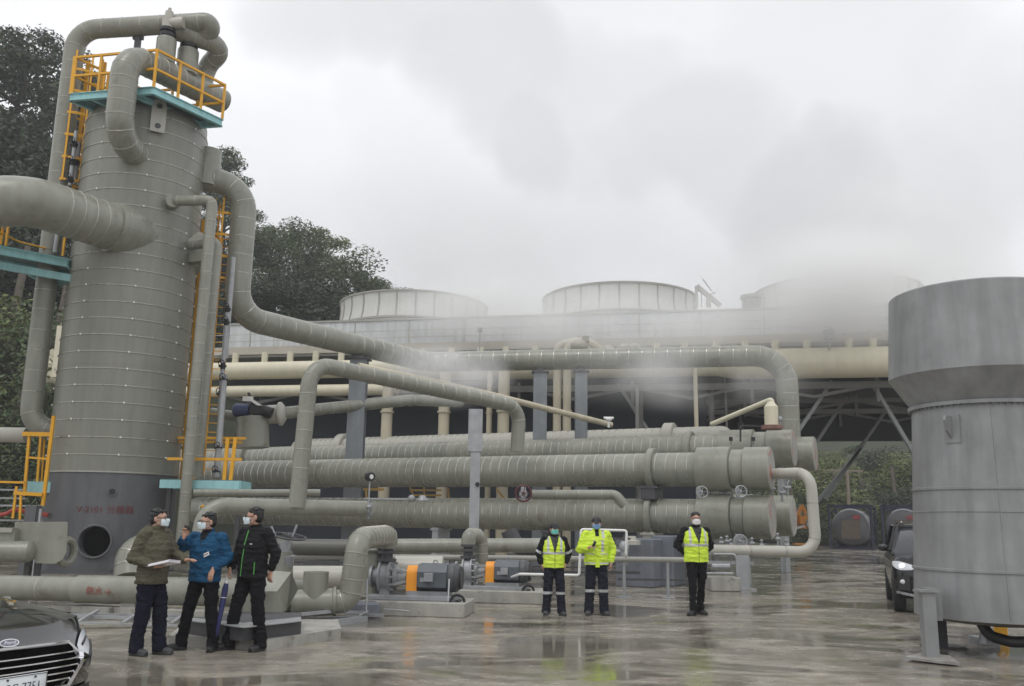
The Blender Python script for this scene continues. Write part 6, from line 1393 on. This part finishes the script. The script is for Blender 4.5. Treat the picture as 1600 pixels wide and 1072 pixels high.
BLK = cloth('black_cloth', (.016, .016, .018)); NAVY = cloth('dark_navy_cloth', (.017, .018, .028)); OLIVE = cloth('olive_cloth', (.105, .098, .068)); BLUE = cloth('blue_jacket', (.013, .072, .155), .6)
TRB = cloth('black_trousers', (.012, .012, .014), .9); TRN = cloth('navy_trousers', (.014, .014, .026), .9)
MW = mat('pale_mask', (.62, .72, .76), .7, 0, 0); MG = mat('green_mask', (.16, .58, .50), .7, 0, 0); MB_ = mat('blue_mask', (.20, .36, .60), .7, 0, 0); MWW = mat('white_mask', (.78, .76, .76), .7, 0, 0)
GREEN = mat('green_zip', (.10, .42, .08), .5, 0, 0); CAPB = mat('black_cap', (.014, .016, .02), .7)
GT = 'people standing on the yard'
# 1 - olive jacket, facing right
def ex1(o, A, H):
    wr = A['R']['wr']; m = MB(); Mx = Matrix.Rotation(R(-12), 3, 'X') @ Matrix.Rotation(R(6), 3, 'Y'); c = wr + Vector((.03, -.12, .035)); m.box(c, .215, .30, .02, Mx); m.box(c + Vector((.004, -.01, .014)), .21, .297, .006, Mx); m.box(c + Vector((.0, .004, -.012)), .225, .31, .004, Mx)
    p = local(m, 'paper_sheaf', mat('paper', (.80, .78, .82), .6, 0, .02), None); p.location = o.location; p.rotation_euler = o.rotation_euler; p.scale = o.scale; tag(p, 'sheaf of white papers held by the man in the olive jacket', 'papers')
person('man in olive hooded jacket and dark navy trousers facing right, holding papers', 226, 1023, 794, 72,
       dict(Re=(-.265, .09, 1.16), Rw=(-.17, -.16, 1.06), Rd=(.25, -1, -.02), Rp=(0, 0, 1), Rc=.3, Rt=1, Le=(.26, -.12, 1.19), Lw=(.16, -.36, 1.13), Ld=(-.1, -1, .1), Lp=(0, 0, -1), Lc=.2, Lt=1, Ra=(-.10, .06), La=(.10, -.12), Rtoe=(-.15, -1, 0), Ltoe=(.1, -1, 0)),
       dict(jacket=OLIVE, hood=1, trousers=TRN, mask=MW, bulk=1.12, shoe=SHOEG, glasses=1, flare=1.12, hem=.84), hyaw=14, hpitch=0, extra=ex1)
# 2 - blue jacket, raised right hand
def ex2(o, A, H):
    m = MB(); m.box((.095, -.163, 1.22), .085, .004, .045, Matrix.Rotation(R(-24), 3, 'Y')); local(m, 'chest_badge', WHITE, o, 'small white sticker on the chest'); m = MB(); m.box((.095, -.1655, 1.222), .06, .002, .012, Matrix.Rotation(R(-24), 3, 'Y')); local(m, 'badge_print', REDST, o)
    h = A['R']['wr']; m = MB(); m.box(h + Vector((.045, -.03, .12)), .075, .016, .05, Matrix.Rotation(R(20), 3, 'Y'), bev=.006); m.cyl(h + Vector((.02, -.02, .12)), h + Vector((.10, -.02, .10)), .008, n=8); p = local(m, 'sunglasses_case', BLACKM, None); p.location = o.location; p.rotation_euler = o.rotation_euler; p.scale = o.scale; tag(p, 'small dark object held up by the man in the blue jacket', 'handheld')
    m = MB(); m.cyl((0, -.168, 1.05), (0, -.162, 1.42), .004, n=6); local(m, 'zip', BLACKM, o)
person('man in bright blue jacket and black trousers raising his hand beside his face', 311, 1017, 800, -14,
       dict(Re=(-.37, -.08, 1.26), Rw=(-.20, -.24, 1.44), Rd=(.15, .05, 1), Rp=(.4, -1, 0), Rc=.75, Rt=1, Le=(.285, .06, 1.17), Lw=(.19, -.13, 1.03), Ld=(-.1, -.4, -1), Lp=(0, 1, -.3), Lc=.35, Lt=-1, Ra=(-.27, .0), La=(.16, .05), Rtoe=(-.8, -1, 0), Ltoe=(.35, -1, 0)),
       dict(jacket=[BLUE, BLK], trousers=TRB, mask=MW, bulk=1.10, glasses=1, hem=.87, jfn=lambda c, n_, A: 1 if (c.z > 1.40 and abs(c.x) < .035 + (c.z - 1.40) * .3 and c.y < -.03) else 0), hyaw=-32, hpitch=3, extra=ex2)
# 3 - black jacket with green zip, umbrella
def ex3(o, A, H):
    m = MB(); m.tube([(-.045, -.158, .90), (-.02, -.172, 1.10), (.0, -.166, 1.30), (.0, -.115, 1.47)], .0055, 6, .1); m.tube([(.15, -.125, .93), (.155, -.13, 1.08)], .006, 6, 0); local(m, 'zip', GREEN, o, 'bright green zip lines')
    m = MB(); m.box((.10, -.158, 1.30), .04, .003, .012); local(m, 'chest_print', WHITE, o)
    h = A['R']['wr'] + Vector((0, -.03, -.09)); m = MB(); tip = Vector((h.x - .04, h.y - .10, .02)); d = (tip - h)
    m.tube([h + Vector((.0, 0, .03)), h + d * .12], .012, 10, 0, mi=1); m.lathe(h, d, [(.06, .015), (.12, .032), (.35, .036), (.62, .024), (.72, .014), (.74, .006), (d.length, .006)], 12, 0)
    for q in range(6):
        a = q * 1.05; u_ = d.normalized().orthogonal().normalized(); u_ = Matrix.Rotation(a, 3, d.normalized()) @ u_; m.beam(h + d * .16 + u_ * .034, h + d * .8 + u_ * .016, .018, .006, up=u_)
    m.torus(h + d * .30, d, .036, .005, 14, 6, mi=1)
    m.sphere(h + d.normalized() * .085, .028, .028, .03, 10, 6, mi=1)
    p = local(m, 'folded_umbrella', [mat('indigo_fabric', (.03, .032, .12), .55, 0, .12, 9), WHITE], None); p.location = o.location; p.rotation_euler = o.rotation_euler; p.scale = o.scale; tag(p, 'folded indigo umbrella held point down by the man in black', 'umbrella')
person('man in black jacket with a bright green zip, holding a folded umbrella', 386, 1016, 792, -30,
       dict(Re=(-.27, .0, 1.17), Rw=(-.20, -.19, .995), Rd=(.05, -.35, -1), Rp=(.6, .5, 0), Rc=.5, Rt=1, Le=(.29, .10, 1.17), Lw=(.215, .10, .96), Ld=(-.1, -.1, -1), Lp=(0, 1, 0), Lc=.5, Lt=-1, Ra=(-.22, -.10), La=(.17, .05), Rtoe=(-.35, -1, 0), Ltoe=(.1, -1, 0)),
       dict(jacket=BLK, trousers=TRB, mask=MW, bulk=1.06, hem=.88, glasses=1), hyaw=-42, hpitch=2, extra=ex3)
# 4 - vest and cap
def vfn(c, n_):
    ax = abs(c.x)
    if c.y < 0 and c.z > 1.16 and ax < (c.z - 1.16) * .26: return 2
    if c.y < .3 and ax < .006 and c.y < 0: return 2
    if 1.155 < c.z < 1.205: return 1
    if c.z > 1.18 and .105 < ax < .150: return 1
    return 0
def vfn6(c, n_):
    ax = abs(c.x)
    if c.y < 0 and c.z > 1.20 and ax < (c.z - 1.20) * .30: return 2
    if c.y < 0 and ax < .006: return 2
    if 1.165 < c.z < 1.215: return 1
    if c.z > 1.19 and .115 < ax < .155: return 1
    return 0
def armtape(c, n_, A):
    for nm in 'RL':
        m_ = A[nm]['sh'].lerp(A[nm]['el'], .88)
        if abs((c - m_).dot((A[nm]['el'] - A[nm]['sh']).normalized())) < .022 and (c - m_).length < .11: return 1
    return 0
person('shorter worker in black cap, green mask and hi-vis vest with hands at his back', 865, 961, 817, 4,
       dict(Re=(-.31, .05, 1.17), Rw=(-.24, .0, .96), Rd=(.25, .2, -1), Rp=(1, 0, 0), Rc=.4, Rt=1, Le=(.30, .05, 1.17), Lw=(.23, -.02, .97), Ld=(-.2, .1, -1), Lp=(-1, 0, 0), Lc=.4, Lt=-1, Ra=(-.14, .03), La=(.15, -.04), tapez=.42),
       dict(jacket=[BLK, TAPE], jfn=armtape, trousers=NAVY, legtape=1, mask=MG, cap=CAPB, vest=HV, vfn=vfn, bulk=1.04, flare=1.15, hem=.9, shoe=SHOEG), hyaw=4, group=GT)
# 5 - hi-vis jacket
def jf5(c, n_, A):
    if c.y < -.05 and abs(c.x) < .035 and c.z > 1.40: return 2
    if c.y < 0 and .075 < c.x < .12 and 1.12 < c.z < 1.34: return 1
    if c.y < 0 and -.075 < c.x < -.05 and 1.15 < c.z < 1.34: return 1
    if .905 < c.z < .935 or (1.075 < c.z < 1.10 and abs(c.x) > .05 and abs(c.x) < .2): return 1
    if c.z > 1.36 and .09 < c.x < .14 and c.y < .02: return 1
    return 0
def ex5(o, A, H):
    m = MB(); m.box((-.0, -.168, .93), .075, .02, .16); local(m, 'front_flap', HV, o)
    h = A['R']['wr'] + A['R']['hd'] * .06; m = MB(); m.box(h + Vector((.05, -.04, .05)), .05, .035, .10, Matrix.Rotation(.5, 3, 'Y'), bev=.01); p = local(m, 'hand_radio', BLACKM, None); p.location = o.location; p.rotation_euler = o.rotation_euler; p.scale = o.scale; tag(p, 'small black radio in the gloved hand of the middle worker', 'radio')
p5 = person('worker in full hi-vis yellow jacket and blue mask holding a hand to his chest', 932, 961, 807, 2,
       dict(Re=(-.31, -.02, 1.16), Rw=(-.17, -.22, 1.20), Rd=(.8, -.3, .35), Rp=(0, .3, -1), Rc=.6, Rt=1, Le=(.31, .05, 1.17), Lw=(.27, -.02, .92), Ld=(-.05, 0, -1), Lp=(-1, 0, 0), Lc=.4, Lt=-1, Ra=(-.14, .0), La=(.14, -.02), tapez=.43),
       dict(jacket=[HV, TAPE, BLK], jfn=jf5, trousers=NAVY, legtape=1, mask=MB_, cap=HAIR, bulk=1.14, flare=1.15, hem=.89, shoe=SHOEG), hyaw=-6, hpitch=6, extra=ex5, group=GT)
# 6 - vest, no cap
person('bareheaded man in hi-vis vest over black clothes with hands clasped at his back', 1090, 961, 800, 6,
       dict(Re=(-.32, .10, 1.18), Rw=(-.12, .19, 1.02), Rd=(1, .0, -.2), Rp=(0, 1, 0), Rc=.4, Rt=1, Le=(.30, .10, 1.16), Lw=(.10, .21, 1.0), Ld=(-1, 0, -.2), Lp=(0, 1, 0), Lc=.4, Lt=-1, Ra=(-.095, -.06), La=(.085, .10), Rtoe=(-.9, -1, 0), Ltoe=(.25, -1, 0)),
       dict(jacket=BLK, trousers=TRB, mask=MWW, vest=HV, vfn=vfn6, bulk=1.0, flare=.86, hem=.9, glasses=1), hyaw=-8, group=GT)
# ================================================================== CARS
PAINT = mat('black_car_paint', (.006, .006, .007), .10, 0, 0, 1, coat=.35, spec=.4); PAINT1 = mat('glossy_black_paint', (.009, .009, .011), .06, 0, 0, 1, coat=1.0, spec=.9); GLASS = mat('dark_glass', (.03, .035, .04), .04, 0, 0, spec=.8); CHROME = mat('chrome', (.75, .75, .77), .12, 1.0, 0); TYRE = mat('tyre', (.015, .015, .016), .8); RIMM = mat('alloy', (.4, .4, .42), .25, .9, 0)
LENS = mat('headlamp_lens', (.62, .64, .67), .06, 0, 0, spec=.8); PLATE = mat('plate_white', (.72, .76, .78), .5, 0, .03); PLTX = mat('plate_ink', (.02, .02, .06), .5)
def car(name, label, loc, heading, W, L, hz, hzc, belt, roof, tilt, Lf, n_e, scale=1.0, wheel_r=.34, clear=.22, suv=False):
    """body by stacked outlines, bonnet and cabin; the front faces -Y"""
    o = thing(name, label, 'car', loc, None)
    def y0(z): return tilt(z)
    def plan(x, z, W_=W): t = min(abs(x) / W_, 1.0); return y0(z) + Lf * (1 - max(1 - t ** n_e, 0) ** (1 / n_e))
    def outline(z, ins=0.0, N=28):
        W_ = W - ins; pts = []
        for k in range(N + 1):
            t = math.sin(PI / 2 * k / N); x = t * W_; pts.append((x, plan(x, z, W_) + ins))
        side = [(W_, Lf + y0(z) + .15 + ins + (L - Lf - .8) * q / 5) for q in range(1, 6)]
        rear = [(W_ * math.cos(PI / 2 * q / 8) ** .6, L - .5 + (.5 - ins) * math.sin(PI / 2 * q / 8)) for q in range(1, 9)]
        half = pts + side + rear; return half + [(-x, y) for x, y in reversed(half[1:-1])] if True else None
    m = MB(); prev = None
    zs = [clear, clear + .04, clear + .12, clear + .25, (clear + hz) / 2, hz - .18, hz - .1, hz - .04, hz]
    for z in zs:
        f = (z - clear) / (hz - clear); ins = .05 * (1 - f) ** 3 + .018 * max(0, f - .75) / .25 + (.04 if z == clear else 0)
        pts = outline(z, ins); i0 = len(m.v); m.v += [Vector((x, y, z)) for x, y in pts]; cur = list(range(i0, i0 + len(pts)))
        if prev: m.bridge(prev, cur, 0, True)
        prev = cur
    # bonnet and deck: rings shrinking towards a centre line, rising
    top = outline(hz, .018); cxm = [(0, y) for _, y in top]
    def zt(x, y):
        b = hz + (hzc - hz) * min(1, max(0, (y - .02) / 1.25)) ** .62; e = min(1, (W - abs(x)) / .22); return hz + (b - hz) * (1 - (1 - max(e, 0)) ** 2.2) + .018 * (math.exp(-((abs(x) - W * .55) / .05) ** 2)) * min(1, y / .4)
    for f in (.97, .93, .86, .76, .62, .46, .3, .12):
        i0 = len(m.v); pts = [(x * f, 1.0 + (y - 1.0) * (1 - (1 - f) * (1.0 if y < 1.0 else .55))) for x, y in top]
        m.v += [Vector((x, y, zt(x, y))) for x, y in pts]; cur = list(range(i0, i0 + len(pts))); m.bridge(prev, cur, 0, True); prev = cur
    m.face(prev, 0, True)
    body = local(m, 'body', PAINT if suv else PAINT1, o)
    # cabin
    yb0, yt0, yt1, yb1 = 1.85, 2.55, L - 1.25, L - .45
    if suv: yb0, yt0, yt1, yb1 = 1.05, 1.75, L - .55, L - .25
    def cab(z, y_a, y_b, w_): return [(-w_, y_a + .12), (-w_ * .6, y_a + .02), (0, y_a), (w_ * .6, y_a + .02), (w_, y_a + .12), (w_, (y_a + y_b) / 2), (w_, y_b - .1), (w_ * .6, y_b), (-w_ * .6, y_b), (-w_, y_b - .1), (-w_, (y_a + y_b) / 2)]
    m = MB(); prev = None
    for z, ya, yb, w_ in ((hzc - .12, yb0, yb1, W * .93), (belt, yb0 + .1, yb1 - .06, W * .91), (roof - .06, yt0, yt1, W * .74)):
        i0 = len(m.v); P = cab(z, ya, yb, w_); m.v += [Vector((x, y, z)) for x, y in P]; cur = list(range(i0, i0 + len(P)))
        if prev: m.bridge(prev, cur, 0, False)
        prev = cur
    m.face(prev, 0); local(m, 'windows', GLASS, o)
    m = MB(); prev = None
    for z, g_ in ((roof - .065, .012), (roof - .02, .0), (roof, -.06), (roof + .012, -.2)):
        i0 = len(m.v); P = cab(z, yt0 - g_, yt1 + g_, W * .74 + g_); m.v += [Vector((x, y, z)) for x, y in P]; cur = list(range(i0, i0 + len(P)))
        if prev: m.bridge(prev, cur, 0, True)
        prev = cur
    m.face(prev, 0)
    for s_ in (-1, 1):
        m.beam((s_ * W * .915, yb0 + .18, belt - .08), (s_ * W * .745, yt0 + .10, roof - .03), .06, .05); m.beam((s_ * W * .90, (yb0 + yb1) / 2, belt - .05), (s_ * W * .75, (yt0 + yt1) / 2, roof - .04), .05, .05); m.beam((s_ * W * .9, yb1 - .15, belt - .05), (s_ * W * .745, yt1 - .08, roof - .03), .09, .06)
    local(m, 'roof', PAINT, o)
    for s_ in (-1, 1):
        m = MB(); m.sphere((s_ * (W + .10), yb0 + .42, belt + .06), .11, .07, .075, 14, 10); m.box((s_ * (W + .0), yb0 + .43, belt - .0), .14, .04, .03); mr_ = local(m, 'mirror', PAINT, o)
        m = MB(); m.box((s_ * (W + .10), yb0 + .485, belt + .06), .17, .01, .1); local(m, 'mirror_glass', CHROME, mr_)
    for s_ in (-1, 1):
        for y in (Lf + .25, L - .85):
            wt = thing('wheel', None, None); wt.parent = o; c = Vector((s_ * (W - .11), y, wheel_r))
            m = MB(); m.lathe(c - Vector((s_ * .11, 0, 0)), (s_, 0, 0), [(0, wheel_r * .6), (0, wheel_r * .94), (.03, wheel_r), (.19, wheel_r), (.22, wheel_r * .94), (.225, wheel_r * .66)], 32); local(m, 'tyre', TYRE, wt)
            m = MB(); m.lathe(c + Vector((s_ * .10, 0, 0)), (s_, 0, 0), [(0, wheel_r * .64), (.012, wheel_r * .62), (.0, wheel_r * .56), (-.03, wheel_r * .2), (.0, .03)], 32)
            for q in range(5): a = q * 1.2566; m.beam(c + Vector((s_ * .105, 0, 0)), c + Vector((s_ * .105, math.cos(a) * wheel_r * .6, math.sin(a) * wheel_r * .6)), .05, .02, up=(1, 0, 0))
            local(m, 'rim', RIMM, wt)
    def on(x, z, out=.0): return Vector((x, plan(x, z) - out, z))
    o.rotation_euler.z = R(heading); o.scale = (scale,) * 3
    return o, on
def strip(on, pts, wd, out, dep=.02, name=None, mt=None, parent=None, mi=0, m=None):
    own = m is None; m = m or MB(); P = []
    for (a, b) in zip(pts, pts[1:]):
        for q in range(6): t = q / 6; P.append((a[0] + (b[0] - a[0]) * t, a[1] + (b[1] - a[1]) * t))
    P.append(pts[-1]); V = [on(x, z, out) for x, z in P]
    for a, b in zip(V, V[1:]): m.beam(a, b + (b - a) * .04, dep, wd, mi)
    if own: return local(m, name, mt, parent)
def patch(m, on, poly, out, nx=16, mi=0):               # poly: list of columns (x, z_low, z_high) laid on the nose
    rows = []
    for (x, z0, z1) in poly:
        i0 = len(m.v); k = 5; m.v += [on(x, z0 + (z1 - z0) * q / k, out) for q in range(k + 1)]; rows.append(list(range(i0, i0 + k + 1)))
    for a, b in zip(rows, rows[1:]):
        for q in range(len(a) - 1): m.face((a[q], b[q], b[q + 1], a[q + 1]), mi, True)
def lin(a, b, n): return [a + (b - a) * q / n for q in range(n + 1)]
# --- dark saloon bottom left
def tilt1(z): return .02 + (.16 * max(0, (z - .62)) / .2) + .04 * max(0, .35 - z)
Wc_ = .86
Pc = at(36, 993, 6.55)
c1, on1 = car('parked_car', 'black saloon with a chrome barred grille at the bottom left corner', Vector((0, 0, 0)), 61, Wc_, 4.6, .80, 1.0, 1.0, 1.42, tilt1, .52, 2.3, wheel_r=.33, clear=.18)
c1.location = Vector((Pc.x + .03, Pc.y - .06, -.02))
gt, gb = .735, .465
m = MB(); cols = [(x, gb + .09 * max(0, (abs(x) - .30) / .25) ** 1.5, gt - .0 - .02 * abs(x)) for x in lin(-.50, .50, 20)]; patch(m, on1, cols, .012); gr = local(m, 'grille', mat('grille_void', (.004, .004, .004), 1.0, 0, 0, spec=0.0), c1)
m = MB(); fr = [(-.40, gb - .01), (.40, gb - .01), (.52, gb + .13), (.545, gb + .19), (.46, gt + .01), (.2, gt + .015), (-.2, gt + .015), (-.46, gt + .01), (-.545, gb + .19), (-.52, gb + .13), (-.40, gb - .01)]; strip(on1, fr, .014, .030, .03, m=m); strip(on1, [(.40, gb - .01), (.52, gb + .13), (.543, gb + .19)], .034, .034, .03, m=m); strip(on1, [(-.40, gb - .01), (-.52, gb + .13), (-.543, gb + .19)], .034, .034, .03, m=m); local(m, 'grille_frame', CHROME, gr)
for k in range(5):
    z = gb + .04 + k * .043; w_ = (.415, .45, .485, .51, .50)[k]; strip(on1, [(-w_, z), (-w_ * .5, z + .003), (w_ * .5, z + .003), (w_, z)], .009, .026, .024, name='grille_bar', mt=CHROME, parent=gr)
for s_ in (-1, 1):
    m = MB(); patch(m, on1, [(s_ * x, z0, z1) for x, z0, z1 in ((.56, .665, .705), (.61, .62, .745), (.66, .625, .775), (.72, .645, .795), (.78, .68, .81), (.83, .735, .815))], .008); h_ = local(m, 'headlight', LENS, c1)
    m = MB(); strip(on1, [(s_ * .57, .655), (s_ * .66, .61), (s_ * .80, .70)], .018, .012, .02, m=m); strip(on1, [(s_ * .62, .70), (s_ * .72, .74)], .02, .012, .01, m=m); local(m, 'lamp_trim', BLACKM, h_)
    m = MB(); patch(m, on1, [(s_ * x, .26, .42) for x in lin(.55, .74, 5)], .006); local(m, 'side_intake', BLACKM, c1)
m = MB(); patch(m, on1, [(x, .20, .30) for x in lin(-.4, .4, 8)], .008); local(m, 'lower_intake', BLACKM, c1)
# bonnet crease strips and emblem
e0 = Vector((0, tilt1(.80) - .012, .775)); Me = Matrix.Translation(e0) @ Matrix.Rotation(R(62), 4, 'X')
m = MB(); m.v += [(Me @ Vector((math.cos(2 * PI * k / 32) * .072, math.sin(2 * PI * k / 32) * .029, zz))) for zz in (0, .012) for k in range(32)]; m.face(range(31, -1, -1)); m.face(range(32, 64)); m.bridge(list(range(32)), list(range(32, 64)))
em = local(m, 'emblem', CHROME, c1)
m = MB(); m.v += [(Me @ Vector((math.cos(2 * PI * k / 32) * .064, math.sin(2 * PI * k / 32) * .023, zz))) for zz in (.01, .0135) for k in range(32)]; m.face(range(31, -1, -1)); m.face(range(32, 64)); m.bridge(list(range(32)), list(range(32, 64)))
local(m, 'emblem_field', mat('emblem_grey', (.16, .17, .20), .3, .5, 0), em)
def ltext(s, size, Mx, mt, nm, par, **k):
    t = text(s, size, Mx, mt, nm, None, **k); t.parent = par; return t
ltext('Ford', .036, Me @ Matrix.Translation((0, 0, .0142)), CHROME, 'emblem_script', em, shear=.35, thick=.001, font_scale=1.25)
pz = .495; pp_ = Vector((0, tilt1(pz) - .055, pz)); Mp = Matrix.Translation(pp_) @ Matrix.Rotation(R(85), 4, 'X')
m = MB(); m.box(pp_, .385, .012, .175, bev=.004); m.box(pp_ + Vector((0, .028, 0)), .3, .05, .08, mi=1); pl_ = local(m, 'number_plate', [PLATE, BLACKM], c1)
m = MB()
for (x, z, sx, sz) in ((0, .083, .37, .005), (0, -.083, .37, .005), (-.187, 0, .005, .166), (.187, 0, .005, .166)): m.box(pp_ + Vector((x, -.0075, z)), sx, .004, sz)
for (x, z) in ((-.10, .066), (.10, .066), (-.10, -.068), (.10, -.068)): m.cyl(pp_ + Vector((x, -.004, z)), pp_ + Vector((x, -.012, z)), .008, n=10)
local(m, 'plate_rim', STEELD, pl_)
ltext('RBC-7751', .108, Mp @ Matrix.Translation((0, -.004, .008)), PLTX, 'plate_characters', pl_, thick=.001, font_scale=.66)
# --- black suv behind the grey vessel
def tilt2(z): return .03 + .14 * max(0, z - .85) / .2 + .05 * max(0, .45 - z) / .2
Ps = atz(1468, 962, 0)
c2, on2 = car('parked_car', 'black off-road car with its headlight on, half hidden behind the grey vessel', Vector((Ps.x + .12, Ps.y - .1, 0)), -20, .92, 4.5, 1.00, 1.14, 1.16, 1.72, tilt2, .42, 2.4, wheel_r=.37, clear=.28, suv=True)
for s_ in (-1, 1):
    m = MB(); patch(m, on2, [(s_ * x, z0, z1) for x, z0, z1 in ((.50, .86, .90), (.58, .83, .93), (.68, .82, .96), (.78, .82, .985), (.86, .85, .99), (.905, .90, .98))], .010); h_ = local(m, 'headlight', LENS, c2)
    m = MB(); m.sphere(on2(s_ * .74, .90, .01), .06, .03, .05, 12, 8); local(m, 'lamp_bulb', mat('lit_bulb', (1, 1, 1), .3, 0, 0, emit=.9), h_)
    m = MB(); m.sphere(on2(s_ * .74, .60, .0), .06, .025, .045, 12, 8); local(m, 'fog_lamp', LENS, c2)
    m = MB(); patch(m, on2, [(s_ * x, .44, .72) for x in lin(.62, .84, 5)], .006); local(m, 'corner_cladding', mat('grey_plastic', (.03, .03, .032), .7), c2)
m = MB(); patch(m, on2, [(x, .62, .86) for x in lin(-.45, .45, 8)], .012); patch(m, on2, [(x, .34, .50) for x in lin(-.55, .55, 8)], .012); local(m, 'grille', BLACKM, c2)
m = MB(); strip(on2, [(-.86, .40), (-.5, .34), (.5, .34), (.86, .40)], .05, .018, .03, m=m); local(m, 'bumper_strip', RIMM, c2)
m = MB(); m.box(on2(0, .52, .03), .38, .02, .16); local(m, 'number_plate', PLATE, c2)
m = MB()
for s_ in (-1, 1): m.tube([(s_ * .60, 1.95, 1.735), (s_ * .60, 2.0, 1.77), (s_ * .60, 3.6, 1.77), (s_ * .60, 3.65, 1.735)], .014, 8, .03)
local(m, 'roof_rail', RIMM, c2)
# ================================================================== STEAM AND HAZE
def steam(label, c, rx, ry, rz, dens, nscale=.5, lo=.42, hi=.75, seed=0.0, col=.995, rot=0.0, soft=1.0):
    m = MB(); m.sphere((0, 0, 0), 1, 1, 1, 28, 16)
    ob = m.build('steam', [], None, label, 'steam', 'drifting steam', 'stuff', fixn=True)
    ob.location = Vector(c); ob.scale = (rx, ry, rz); ob.rotation_euler.z = rot
    mt = bpy.data.materials.new('steam_vapour'); mt.use_nodes = True; nt = mt.node_tree; n, l = nt.nodes, nt.links; n.clear()
    out = n.new('ShaderNodeOutputMaterial'); pv = n.new('ShaderNodeVolumePrincipled'); pv.inputs['Color'].default_value = (col, col, col, 1); pv.inputs['Anisotropy'].default_value = .1
    t = n.new('ShaderNodeTexCoord'); vl = n.new('ShaderNodeVectorMath'); vl.operation = 'LENGTH'; l.new(t.outputs['Object'], vl.inputs[0])
    fa = n.new('ShaderNodeMapRange'); fa.interpolation_type = 'SMOOTHSTEP'; fa.inputs[1].default_value = 1.0; fa.inputs[2].default_value = 1.0 - soft; fa.inputs[3].default_value = 0; fa.inputs[4].default_value = 1; l.new(vl.outputs['Value'], fa.inputs[0])
    mp = n.new('ShaderNodeMapping'); mp.inputs[1].default_value = (seed, seed * 2, 0); mp.inputs[3].default_value = (rx, ry, rz); l.new(t.outputs['Object'], mp.inputs[0])
    nz_ = n.new('ShaderNodeTexNoise'); nz_.inputs['Scale'].default_value = nscale; nz_.inputs['Detail'].default_value = 3; l.new(mp.outputs[0], nz_.inputs['Vector'])
    mr = n.new('ShaderNodeMapRange'); mr.inputs[1].default_value = lo; mr.inputs[2].default_value = hi; l.new(nz_.outputs[0], mr.inputs[0])
    a = n.new('ShaderNodeMath'); a.operation = 'MULTIPLY'; l.new(fa.outputs[0], a.inputs[0]); l.new(mr.outputs[0], a.inputs[1])
    b = n.new('ShaderNodeMath'); b.operation = 'MULTIPLY'; b.inputs[1].default_value = dens; l.new(a.outputs[0], b.inputs[0]); l.new(b.outputs[0], pv.inputs['Density'])
    l.new(pv.outputs[0], out.inputs['Volume']); ob.data.materials.append(mt); return ob
steam('wisp of steam curling over the sloping pipes near the grey gauge column', at(690, 585, 29), 3.0, 1.6, 1.3, 2.2, .7, .34, .70, 1.3)
steam('thin steam drifting below the level pipe in the middle', at(1055, 590, 31), 6.0, 2.0, 1.5, .75, .45, .34, .72, 4.1)
steam('steam bank rolling over the cooling tower roof on the right', at(1345, 455, 38.5), 9.0, 3.0, 3.8, 1.5, .22, .2, .62, 7.7)
steam('steam drifting across the cooling tower wall in the middle', at(960, 505, 38.3), 13.0, 2.0, 2.3, 1.1, .3, .24, .7, 2.9)
steam('steam blowing right from the left fan stack', at(775, 478, 42.5), 6.5, 3.0, 2.3, 1.0, .35, .32, .68, 9.2)
steam('tall plume rising behind the right fan stack', at(1400, 370, 47), 10.0, 4.0, 5.5, .5, .2, .2, .7, 12.4)
steam('cloud bank lying over the far hill', at(820, 400, 105), 55.0, 16.0, 15.0, .06, .04, .25, .6, 15.4, soft=.9)
hb = MB(); hb.box((5, 88, 37.5), 250, 216, 77)
ho_ = hb.build('haze', [], None, 'thin mist filling the valley', 'haze', None, 'stuff')
hm = bpy.data.materials.new('thin_mist'); hm.use_nodes = True; n, l = hm.node_tree.nodes, hm.node_tree.links; n.clear()
out = n.new('ShaderNodeOutputMaterial'); pv = n.new('ShaderNodeVolumePrincipled'); pv.inputs['Color'].default_value = (.93, .95, 1, 1); pv.inputs['Density'].default_value = .0009; l.new(pv.outputs[0], out.inputs['Volume']); ho_.data.materials.append(hm)
